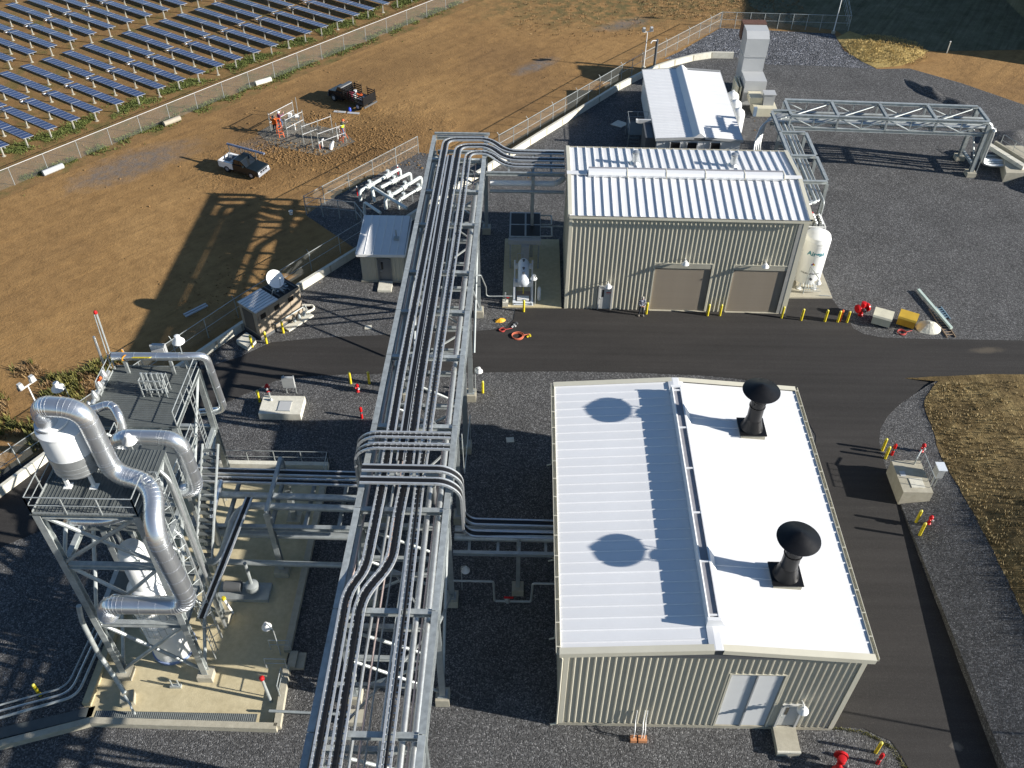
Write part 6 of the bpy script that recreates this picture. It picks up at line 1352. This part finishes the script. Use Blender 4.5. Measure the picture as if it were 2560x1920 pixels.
def plaid():
    g = NB('patterned_shirt', .8); v = g.vor(14., 'Color'); sep = g.n.new('ShaderNodeSeparateColor'); g.l.new(v, sep.inputs[0])
    return g.finish(g.ramp(sep.outputs[0], [(.3, (.03,.035,.06)), (.55, (.10,.12,.2)), (.75, (.45,.46,.5))]))
JEANS = mat('jeans', (.10,.15,.26), .85); NAVY = mat('navy_trousers', (.02,.024,.035), .85); BOOT = mat('tan_boots', (.36,.32,.27), .8); GREYH = mat('grey_hair', (.4,.38,.35), .8)
person('person in dark patterned shirt standing beside the first garage door bollard', (9.05,53.35,.03), R(12), dict(el=(.27,.02,1.14), wl=(.16,-.17,.98), pl=(.08,-.2,1.0), er=(-.27,.02,1.14), wr=(-.14,-.18,1.02), pr=(-.06,-.2,1.04), kl=(.12,-.05,.5), al=(.15,-.02,.09), tl=(.18,-.2,.04), kr=(-.13,.0,.5), ar=(-.15,.03,.09), tr=(-.18,-.14,.04)), plaid(), NAVY, BOOT, hair=GREYH)
ORV = mat('orange_vest', (.80,.17,.02), .7); YLV = mat('yellow_vest', (.62,.72,.04), .7); PUR = mat('purple_shirt', (.20,.06,.12), .85); DSH = mat('dark_shirt', (.04,.045,.06), .85)
reach = dict(el=(.26,-.22,1.42), wl=(.2,-.42,1.55), pl=(.18,-.5,1.6), er=(-.26,-.22,1.4), wr=(-.2,-.42,1.5), pr=(-.18,-.5,1.54))
person('worker in orange vest beside the orange ladder at the left fence frame', (-23.75,80.2,.0), R(200), reach, ORV, NAVY, BLACK, hat=mat('dark_hat', (.16,.14,.12), .5), vest=ORV)
person('worker in white hard hat and jeans on the left orange ladder', (-23.1,79.95,.6), R(150), dict(reach, kr=(-.12,-.2,.62), ar=(-.12,-.02,.3), tr=(-.13,-.2,.28)), PUR, JEANS, BOOT, hat=WHITE)
person('worker in orange hard hat and yellow vest at the right fence frame', (-17.0,78.85,.45), R(120), dict(reach, ch=(0,-.06,1.35), nk=(0,-.1,1.48), hd=(0,-.15,1.58), ht=(0,-.16,1.71), kl=(.12,-.16,.56), al=(.12,.0,.25), tl=(.13,-.18,.22)), DSH, JEANS, BOOT, hat=ORANGE, vest=YLV)

# ------------------------------------------------------------------ bollards, hydrants, posts
def ground_z(x, y): return bank_z(x, y) if x > edge_x(y) and 0 < y < 46.9 and x > 23 else 0.
def fix(x, y):
    for _ in range(3): z = ground_z(x, y)
    k = (HC-z)/HC; return (x*k, y*k, ground_z(x*k, y*k))
bol = None
BLAB = [((9.49,53.57),'yellow bollard beside the person at the first garage door'),((14.05,53.49),'yellow bollard between the garage doors, left one of the pair'),((14.98,53.52),'yellow bollard between the garage doors, right one of the pair'),
 ((19.55,53.37),'yellow bollard at the right corner of the garage building'),((20.96,53.14),'yellow bollard left of the dish light before the nitrogen tank'),((22.70,53.05),'yellow bollard right of the dish light before the nitrogen tank'),
 ((23.64,53.01),'yellow bollard with an orange post close behind it'),((24.32,52.99),'yellow bollard nearest the red hose valve in the gravel'),((.32,53.59),'yellow bollard in front of the vessel skid'),
 ((-19.05,49.06),'yellow bollard by the pale pad at the generator container'),((-18.10,49.46),'yellow bollard at the front left corner of the generator container'),((-17.13,50.65),'yellow bollard at the middle of the generator container front'),
 ((-11.47,45.44),'yellow bollard at the road edge left of the rack, left of two'),((-10.2,45.47),'yellow bollard at the road edge left of the rack, right of two'),((-2.39,44.77),'yellow bollard right of the rack leg at the road edge'),
 ((23.39,40.11),'yellow bollard on the right bank above the concrete pit, farther of its pair'),((23.40,39.44),'yellow bollard on the right bank beside a red post above the concrete pit'),((23.84,34.39),'yellow bollard below the right concrete pit, farther of its pair'),((23.77,33.45),'yellow bollard below the right concrete pit, nearer of its pair'),
 ((17.60,20.23),'yellow bollard in the foreground gravel corner'),((16.12,21.96),'yellow bollard half hidden at the near building right corner'),((-23.73,22.28),'yellow bollard at the lower left beside the slab conduits'),((-17.3,43.5),'yellow bollard left of the concrete valve pit')]
for (x, y), lab in BLAB:
    x, y, z = fix(x, y)
    if bol is None:
        bol = thing('bollard', lab, 'bollard', (x,y,z), group='yellow bollards'); part('pipe', MB().lathe([(.085,-.05),(.085,1.02)], 16), YEL, bol, True, True); part('cap', MB().lathe([(.086,1.018),(.075,1.06),(.04,1.09),(.0,1.095)], 16, (0,0,0), False), mat('yellow_cap', (.74,.66,.12), .45), bol, True, True)
    else: dup(bol, (x,y,z), random.random()*3, lab, random.uniform(.97,1.03))
def hose_valve(x, y, rz, s, label):
    x, y, z = fix(x, y); t = thing('hose_valve', label, 'hydrant', (x,y,z), rz, 'large red hose valves')
    part('barrel', MB().lathe([(.16*s,-.02),(.16*s,.1*s),(.12*s,.14*s),(.12*s,.75*s),(.17*s,.8*s),(.15*s,.95*s),(.05*s,1.02*s)], 18), RED, t, True, True)
    for sx in (-1,1): part('hose_cap', MB().tube([(sx*.12*s,0,.6*s),(sx*.28*s,0,.6*s),(sx*.30*s,0,.6*s),(sx*.42*s,0,.6*s)], [.11*s,.12*s,.30*s,.27*s], 18), RED, t, True, True)
    part('pumper_cap', MB().tube([(0,-.1*s,.55*s),(0,-.3*s,.55*s),(0,-.34*s,.55*s)], [.12*s,.13*s,.10*s], 14), DGREY, t, True, True); part('wheel', MB().lathe([(.12*s,0),(.17*s,.02),(.12*s,.04)], 14, (0,0,1.02*s)), RED, t, True, True)
hose_valve(25.55, 53.9, .3, 1.15, 'red hose valve with round caps beside the cream box'); hose_valve(15.5, 19.35, 1.2, 1.15, 'large red hose valve at the bottom edge in front of the near building')
def red_post(x, y, label, h=1., hyd=False):
    x, y, z = fix(x, y); t = thing('hydrant' if hyd else 'indicator_post', label, 'hydrant' if hyd else 'post', (x,y,z), random.random(), 'red hydrants and indicator posts')
    if hyd:
        part('barrel', MB().lathe([(.13,-.02),(.13,.06),(.09,.1),(.09,.5),(.13,.54),(.11,.66),(.03,.72)], 14), RED, t, True, True)
        for sx in (-1,1): part('side_nozzle', MB().tube([(sx*.08,0,.42),(sx*.18,0,.42)], .055, 10), RED, t, True, True)
        part('front_nozzle', MB().tube([(0,-.08,.36),(0,-.2,.36)], .075, 10), LGREY, t, True, True)
    else:
        part('lower_post', MB().lathe([(.09,-.02),(.09,h*.38),(.06,h*.4)], 12), RED, t, True, True); part('collar', MB().lathe([(.06,h*.38),(.06,h*.66)], 10), DGREY, t, True, True); part('head', MB().lathe([(.10,h*.64),(.10,h*.92),(.06,h),(.0,h*1.02)], 12, (0,0,0), False), RED, t, True, True)
red_post(-10.26,42.15,'red indicator post with dark collar standing in the gravel left of the rack'); red_post(-10.88,44.66,'small red hydrant at the road edge left of the rack', hyd=True); red_post(-16.95,44.5,'red hydrant behind the left concrete valve pit', hyd=True)
red_post(23.9,39.75,'red indicator post beside the bollards above the right concrete pit'); red_post(25.9,40.1,'red hydrant behind the right concrete pit', hyd=True); red_post(24.55,34.3,'red hydrant between the two bollards below the right concrete pit', hyd=True); red_post(17.54,19.7,'red indicator post in the foreground gravel corner')
one('marker_post', MB().lathe([(.09,0),(.09,1.0),(.05,1.06)], 12, (23.85,53.15,.0)), ORANGE, 'orange post close behind a yellow bollard in front of the nitrogen tank', 'post', smooth=True)
# valve pits
t = thing('valve_pit', 'low concrete valve pit with steel hatch left of the rack', 'valve pit', (-15.5,42.7,0)); part('pit_box', MB().box(-16.95,-14.2,41.85,43.55,-.05,.55), CONC_W, t); part('hatch', MB().box(-15.75,-14.95,42.15,43.0,.552,.59), LGREY, t); part('hatch_rim', MB().box(-15.8,-14.9,42.1,42.14,.552,.60).box(-15.8,-14.9,43.01,43.05,.552,.60), STEELD, t)
part('valve_riser', MB().tube([(-16.5,43.4,.5),(-16.5,43.4,1.0)], .06, 8), STEELD, t, True); part('vent', MB().lathe([(.06,0),(.12,.06),(.05,.2)], 10, (-16.35,43.1,.55)), STEEL, t, True)
t = thing('control_cabinet', 'grey control panel on two posts behind the left valve pit', 'cabinet', (-15.3,44.2,0)); part('panel', MB().box(-15.75,-14.95,44.15,44.35,.7,1.6), GREY, t); part('panel_post', MB().bar((-15.65,44.4,0),(-15.65,44.4,1.6),.06,.06).bar((-15.0,44.4,0),(-15.0,44.4,1.6),.06,.06), STEEL, t)
t = thing('valve_pit', 'tall concrete valve pit with hatch and thin rails on the right bank', 'valve pit', (24,37,0)); part('pit_box', MB().box(23.1,24.88,35.65,38.2,-.05,1.2), CONC, t); part('hatch', MB().box(23.7,24.5,36.0,36.75,1.202,1.24), CONC_W, t); part('hatch_lid', MB().box(23.3,23.62,36.9,37.3,1.202,1.23), LGREY, t)
for k in range(5): part('rail_post', MB().bar((24.8,36.05+.48*k,1.2),(24.8,36.05+.48*k,2.1),.035,.035), STEEL, t)
part('rail', MB().tube([(24.8,36.0,2.1),(24.8,38.0,2.1)], .025, 6), STEEL, t, True); part('riser_pipe', MB().tube(path([(24.4,37.9,1.2),(24.4,37.9,1.75),(24.9,38.6,1.75)],.2), .05, 8), STEEL, t, True)
t = thing('control_cabinet', 'small grey control box beside the right concrete valve pit', 'cabinet', (25.5,37.0,.7)); part('box', MB().box(25.3,25.7,36.7,37.3,1.3,2.0), GREY, t); part('hood', MB().box(25.25,25.78,36.65,37.35,2.0,2.06), BLUEW, t); part('stand', MB().bar((25.5,36.8,.4),(25.5,36.8,1.3),.05,.05).bar((25.5,37.2,.4),(25.5,37.2,1.3),.05,.05), STEEL, t)
# ground plates, pipe stubs
for (x, y), lab in (((-11.07,51.44),'small square ground plate in the gravel by the generator container'),((-.45,40.42),'small square ground plate in the gravel behind the near building')): one('ground_plate', MB().obox((x,y),.5,.42,.006,.04,.1), CONC_W, lab, 'plate')
for xs2, lab in (((5.92,),'single thin vent stub on an orange block at the near building front wall'),((6.3,6.42),'pair of thin vent stubs on an orange block at the near building front wall')):
    t = thing('vent_stub', lab, 'pipe stub', (xs2[0],20.6,0)); part('base_block', MB().box(xs2[0]-.15,xs2[-1]+.15,20.45,20.75,0,.22), mat('orange_block', (.50,.22,.10), .8), t)
    for x in xs2: part('stub', MB().tube(path([(x,20.6,.2),(x,20.6,.85),(x+.05,21.1,1.0),(x+.05,21.15,1.9)],.15), .022, 6), WHITE, t, True)

# ------------------------------------------------------------------ light poles
def flood_pole(x, y, h, label, m=WHITE, heads=True, r=.06, aim=0.):
    t = thing('light_pole', label, 'light pole', (x,y,0)); part('pole', MB().tube([(x,y,0),(x,y,h)], [r,r*.7], 10), m, t, True); part('footing', MB().lathe([(.22,-.05),(.22,.3),(.18,.34)], 14, (x,y,0)), CONC, t)
    if heads:
        part('cross_arm', MB().bar((x-.45*math.cos(aim),y-.45*math.sin(aim),h),(x+.45*math.cos(aim),y+.45*math.sin(aim),h),.06,.06), m, t)
        for s in (-1,1):
            hx, hy = x+s*.42*math.cos(aim), y+s*.42*math.sin(aim); f = part('flood_head', MB().obox((hx,hy),.34,.30,h+.05,h+.48,aim,.75), LGREY, t); part('lens', MB().obox((hx+.02,hy-.17),.28,.03,h+.1,h+.4,aim), DGREY, f)
    return t
flood_pole(-30.0, 40.1, 4.4, 'white pole with twin floodlights at the left edge beyond the fence', aim=R(60)); flood_pole(12.92, 95.6, 4.1, 'white pole with twin floodlights behind the low white enclosure', aim=R(15))
flood_pole(35.85, 105.95, 8., 'white pole at the back fence corner, its top out of frame'); flood_pole(31.0, 19.6, 9., 'light pole off to the right whose shadow crosses the road')
t = thing('camera_pole', 'short dark pole with white camera arm behind the low white enclosure', 'camera pole', (14.05,95.62,0)); part('pole', MB().tube([(14.05,95.62,0),(14.05,95.62,3.3)], .14, 12), DGREY, t, True); part('camera_arm', MB().tube(path([(14.05,95.55,3.2),(13.5,95.4,3.25),(13.35,95.3,3.0)],.15), .05, 8), WHITE, t, True)
t = thing('lamp_pole', 'white dome lamp on pole at the left rear of the towers', 'light', (-29.1,43.0,0)) if False else None
# ------------------------------------------------------------------ items lying about
def crate(label, c, sx, sy, h, rz, m, lid):
    t = thing('storage_box', label, 'storage box', (*c,0), rz); part('box', MB().prof((-sx/2,0,0),(sx/2,0,0), [(-sy/2,.12),(sy/2,.12),(sy/2,h*.72),(sy/2-.1,h*.8),(-sy/2,h)]), m, t, local=True)
    part('lid', MB().prof((-sx/2-.03,0,0),(sx/2+.03,0,0), [(-sy/2-.02,h),(sy/2-.08,h*.805),(sy/2+.03,h*.72),(sy/2+.05,h*.75),(sy/2-.06,h*.86),(-sy/2,h+.05)]), lid, t, local=True)
    for x in (-sx/2+.1, sx/2-.1): part('skid', MB().box(x-.07,x+.07,-sy/2+.02,sy/2-.02,0,.12), DGREY, t, local=True)
crate('cream gang box with sloping lid in the gravel beyond the road', (26.8,52.95), 1.3, .85, 1.0, R(-25), CREAM, mat('cream_edge', (.72,.68,.52), .5)); crate('ochre yellow gang box right of the cream one', (28.62,52.85), 1.25, .8, .95, R(-28), YBOX, mat('ochre_edge', (.62,.40,.05), .5))
mb = MB(); mound(mb, 30.15, 52.5, .95, .75, .62, R(-20), 11, 18, 6); one('tarp_pile', mb, TARP, 'crumpled pale tarpaulin over a pile beside the ochre box', 'tarp')
def flat_ladder(label, a, b, w, n, m, z=.06):
    a, b = V((*a,z)), V((*b,z)); d = (b-a).normalized(); s = V((-d.y,d.x,0))*w/2; t = thing('ladder', label, 'ladder', tuple(a))
    for q in (s, -s): part('rail', MB().bar(a+q, b+q, .04, .09), m, t)
    for k in range(1, n): p = a+(b-a)*(k/n); part('rung', MB().bar(p-s, p+s, .05, .04), m, t)
flat_ladder('brown extension ladder lying under the green beam', (31.25,54.75), (31.55,51.45), .62, 11, mat('brown_ladder', (.34,.25,.17), .6)); flat_ladder('short blue ladder lying right of the green beam', (31.75,55.0), (31.98,53.55), .38, 6, mat('blue_ladder', (.22,.33,.42), .6), .05)
one('beam', MB().prof((30.75,56.9,.2),(31.78,52.3,.2), [(-.10,-.09),(.10,-.09),(.10,.09),(-.10,.09)]), mat('green_white_beam', (.50,.60,.54), .5), 'pale green beam lying diagonally on the ladders', 'beam')
def coil(label, c, r, m, turns=5, tr=.025, name='hose_coil', cat='hose'):
    pts = []
    for k in range(turns*16+1):
        a = 2*math.pi*k/16; q = r*(1+.12*math.sin(a*.37+k*.05)); pts.append((c[0]+q*math.cos(a)+.06*math.sin(k*.21), c[1]+q*.85*math.sin(a)+.05*math.cos(k*.17), .06+.012*(k//16)+.015*math.sin(k*.9)))
    pts.append((pts[-1][0]+.5, pts[-1][1]+.25, .05)); one(name, MB().tube(pts, tr, 6), m, label, cat, smooth=True)
coil('loose orange hose coil on the asphalt right of the rack', (-.1,50.7), .42, mat('orange_hose', (.52,.14,.08), .5), 5, .03); coil('small red cord coil at the gravel edge', (-1.25,51.35), .2, mat('red_cord', (.42,.06,.05), .5), 4, .025); coil('tangle of red cord in front of the ochre box', (28.05,51.9), .3, mat('red_cord', (.42,.06,.05), .5), 4, .025)
mb = MB(); mound(mb, -1.42, 52.5, .42, .25, .24, R(20), 21, 14, 4); one('tool_bag', mb, mat('yellow_bag', (.70,.36,.02), .6), 'yellow-orange bag on the gravel by the skid slab', 'bag')
for (x, y), lab, m_ in (((-.3,52.1),'black hand tool on the asphalt beside the gravel edge', DGREY), ((-.45,51.8),'white hand tool on the asphalt beside the gravel edge', LGREY), ((.68,50.72),'yellow and black fitting at the end of the hose coil', YEL)):
    one('hand_tool', MB().obox((x,y),.34,.1,.03,.1,random.random()).obox((x+.12,y+.05),.12,.2,.03,.13,random.random()), m_, lab, 'tool')
for a, b, lab, m_ in (((-42.84,71.71),(-41.6,73.16),'grey corrugated culvert pipe at the left foot of the solar fence',LGREY),((-34.8,81.2),(-33.6,82.5),'brownish culvert pipe at the middle of the solar fence',mat('dusty_pipe',(.36,.32,.25),.7)),((-27.9,90.2),(-26.5,91.3),'pale culvert pipe below the fence sag near the black truck',CONC_W)):
    mb = MB(); A_, B_ = V((*a,.24)), V((*b,.24)); n = 14; mb.tube([A_+(B_-A_)*(k/n) for k in range(n+1)], [.25+(.015 if k%2 else 0) for k in range(n+1)], 14); one('culvert_pipe', mb, m_, lab, 'pipe', smooth=True)
for k, lab in enumerate(('upper steel channel lying on the dirt beyond the fence','lower steel channel lying on the dirt beyond the fence')): one('steel_channel', MB().bar((-24.9+.18*k,52.45-.2*k,.06),(-23.6+.18*k,53.8-.2*k,.06),.14,.1), LGREY, lab, 'channel')
one('bucket', MB().lathe([(.14,0),(.17,.32),(.18,.34),(.15,.33),(.13,.05)], 16, (-19.57,66.2,0)), WHITE, 'white bucket on the shaded dirt left of the corner fence', 'bucket', smooth=True)
t = thing('survey_marker', 'small pale marker post in the far right dirt', 'post', (47.4,101.0,0)); part('post', MB().bar((47.4,101,0),(47.4,101,1.3),.1,.1), CONC_W, t); part('cap', MB().box(47.33,47.47,100.93,101.07,1.3,1.36), WHITE, t)

# ------------------------------------------------------------------ vegetation and loose soil (uncountable)
def tufts(name, pts, m, hmin, hmax, blades=5, wid=.03, spread=.12, label=None):
    mb = MB()
    for x, y, z in pts:
        for k in range(blades):
            a = random.random()*6.28; h = random.uniform(hmin,hmax); q = spread*random.random(); bx, by = x+q*math.cos(a), y+q*math.sin(a); l = h*random.uniform(.2,.7); w = wid*random.uniform(.6,1.3); px, py = -math.sin(a)*w, math.cos(a)*w
            ex, ey = bx+l*math.cos(a), by+l*math.sin(a); o = len(mb.v)
            mb.v += [(bx-px,by-py,z),(bx+px,by+py,z),((bx+ex)/2+px*.8,(by+ey)/2+py*.8,z+h*.65),((bx+ex)/2-px*.8,(by+ey)/2-py*.8,z+h*.65),(ex,ey,z+h)]; mb.f += [(o,o+1,o+2,o+3),(o+3,o+2,o+4)]
    o = part(name, mb, m); o['kind'] = 'stuff'; return o
rnd = random.uniform
def along(a, b, n, spread, clump=.55):
    out = []; 
    for _ in range(n):
        t = random.random(); x, y = lerp(a[0],b[0],t), lerp(a[1],b[1],t); s = random.gauss(0,spread); dx, dy = -(b[1]-a[1]), b[0]-a[0]; L = math.hypot(dx,dy); x += dx/L*s; y += dy/L*s
        if mnoise.noise((x*.45,y*.45,7.)) > clump-.6: out.append((x,y,0.))
    return out
tufts('grass', along((-52,70.9),(-10,118.9),9000,.6,.5)+along((-50,64.4),(-8,113.8),4200,.28,.5)+along((-40.2,74.6),(-10,110.1),900,.25,.55)+along((-60,66),(-4,131),1200,4.,.8), BLADE, .06, .22, 5, .022, .18)
bankp = []
for _ in range(5200):
    y = rnd(8,46.2); x = bank_x(y)+abs(random.gauss(0,1))*3.6+.02; bankp.append((x,y,bank_z(x,y)+.01))
tufts('dry_grass', bankp, mat('dry_blades', (.21,.155,.07), .85, 0, .4, .6, col2=(.42,.33,.17)), .05, .16, 5, .016, .14)
edgep = [(18.0+.9*math.cos(a)*0+x, y, 0.) for x, y, a in [(lerp(-.35,.55,random.random()), 0, 0) for _ in range(0)]]
for _ in range(260):
    t = random.random(); i = int(t*5); T = [(15.9,21.45),(17.3,21.3),(18,20.95),(18.6,20.5),(18.9,19.6),(18.95,19.2)]; a, b = T[i], T[min(i+1,5)]; q = random.random(); edgep.append((lerp(a[0],b[0],q)-.05-abs(random.gauss(0,.1)), lerp(a[1],b[1],q)-abs(random.gauss(0,.06)), .004))
tufts('edge_weeds', edgep, mat('edge_blades', (.17,.165,.06), .85, 0, .4, 1.), .03, .09, 4, .012, .08)
strawp = []
for _ in range(1500):
    x, y = rnd(36.2,45), rnd(97.3,106); 
    if (x-40.6)**2/22+(y-101.4)**2/16 < 1: strawp.append((x,y,.12+.4*max(0,1-((x-40.6)**2/22+(y-101.4)**2/16))))
tufts('straw_litter', strawp, mat('straw_blades', (.46,.34,.13), .8, 0, .35, 1.), .05, .15, 4, .03, .3)
wp_ = []; wr_ = []
for _ in range(5200):
    x, y = rnd(-42,-27.6), rnd(32,49.5); fx = -30.86+(y-37.4)*.66-.5
    if x > fx or mnoise.noise((x*.35,y*.35,2.)) < -.12+.02*(x+36)*0: continue
    if y-46.6 > 2.5*mnoise.noise((x*.3,1,1)): continue
    (wp_ if mnoise.noise((x*.6,y*.6,9.)) > -.05 else wr_).append((x,y,0.))
tufts('weeds', wp_, WEED, .12, .5, 7, .035, .2); tufts('dry_weeds', wr_, WEEDR, .1, .42, 6, .026, .2)
tufts('far_weeds', [(rnd(14,34),rnd(109.5,118),0) for _ in range(900)]+[(rnd(-2,14),rnd(104,116),0) for _ in range(250)], WEEDR, .06, .22, 4, .03, .25)
mb = MB()
def clod(x, y, r):
    o = len(mb.v); n = 5
    for z, q in ((-.3*r,.8),(.25*r,1.),(.75*r,.5)):
        for k in range(n):
            a = 2*math.pi*(k+random.random()*.5)/n; w = r*q*rnd(.7,1.25); mb.v.append((x+w*math.cos(a), y+w*math.sin(a), z*rnd(.8,1.2)))
    for i in range(2):
        for k in range(n): mb.f.append((o+i*n+k, o+i*n+(k+1)%n, o+(i+1)*n+(k+1)%n, o+(i+1)*n+k))
    mb.f.append(tuple(o+2*n+k for k in range(n)))
for cx, cy, sx, sy, n in ((-20.5,75.8,3.2,1.0,1500),(-14.2,79.0,1.6,2.0,1300),(-20.6,83.2,1.6,.8,420),(-23.5,77.2,1.4,.8,400),(-12.5,76.3,2.2,1.2,500),(-21.5,56,2.5,2.,260),(-25,80,9,9,400),(0,95,14,9,300)):
    for _ in range(n): clod(random.gauss(cx,sx), random.gauss(cy,sy), abs(random.gauss(.0,.04))+.018)
o = part('soil_clods', mb, CLOD); o['kind'] = 'stuff'

for o in sc.objects:                              # joined pieces too small to pick apart
    if o.name.split('.')[0] in ('rungs','seam_rings','jacket_band','grating_bars','piping','ladder_cage','guard_mesh'): o['kind'] = 'stuff'
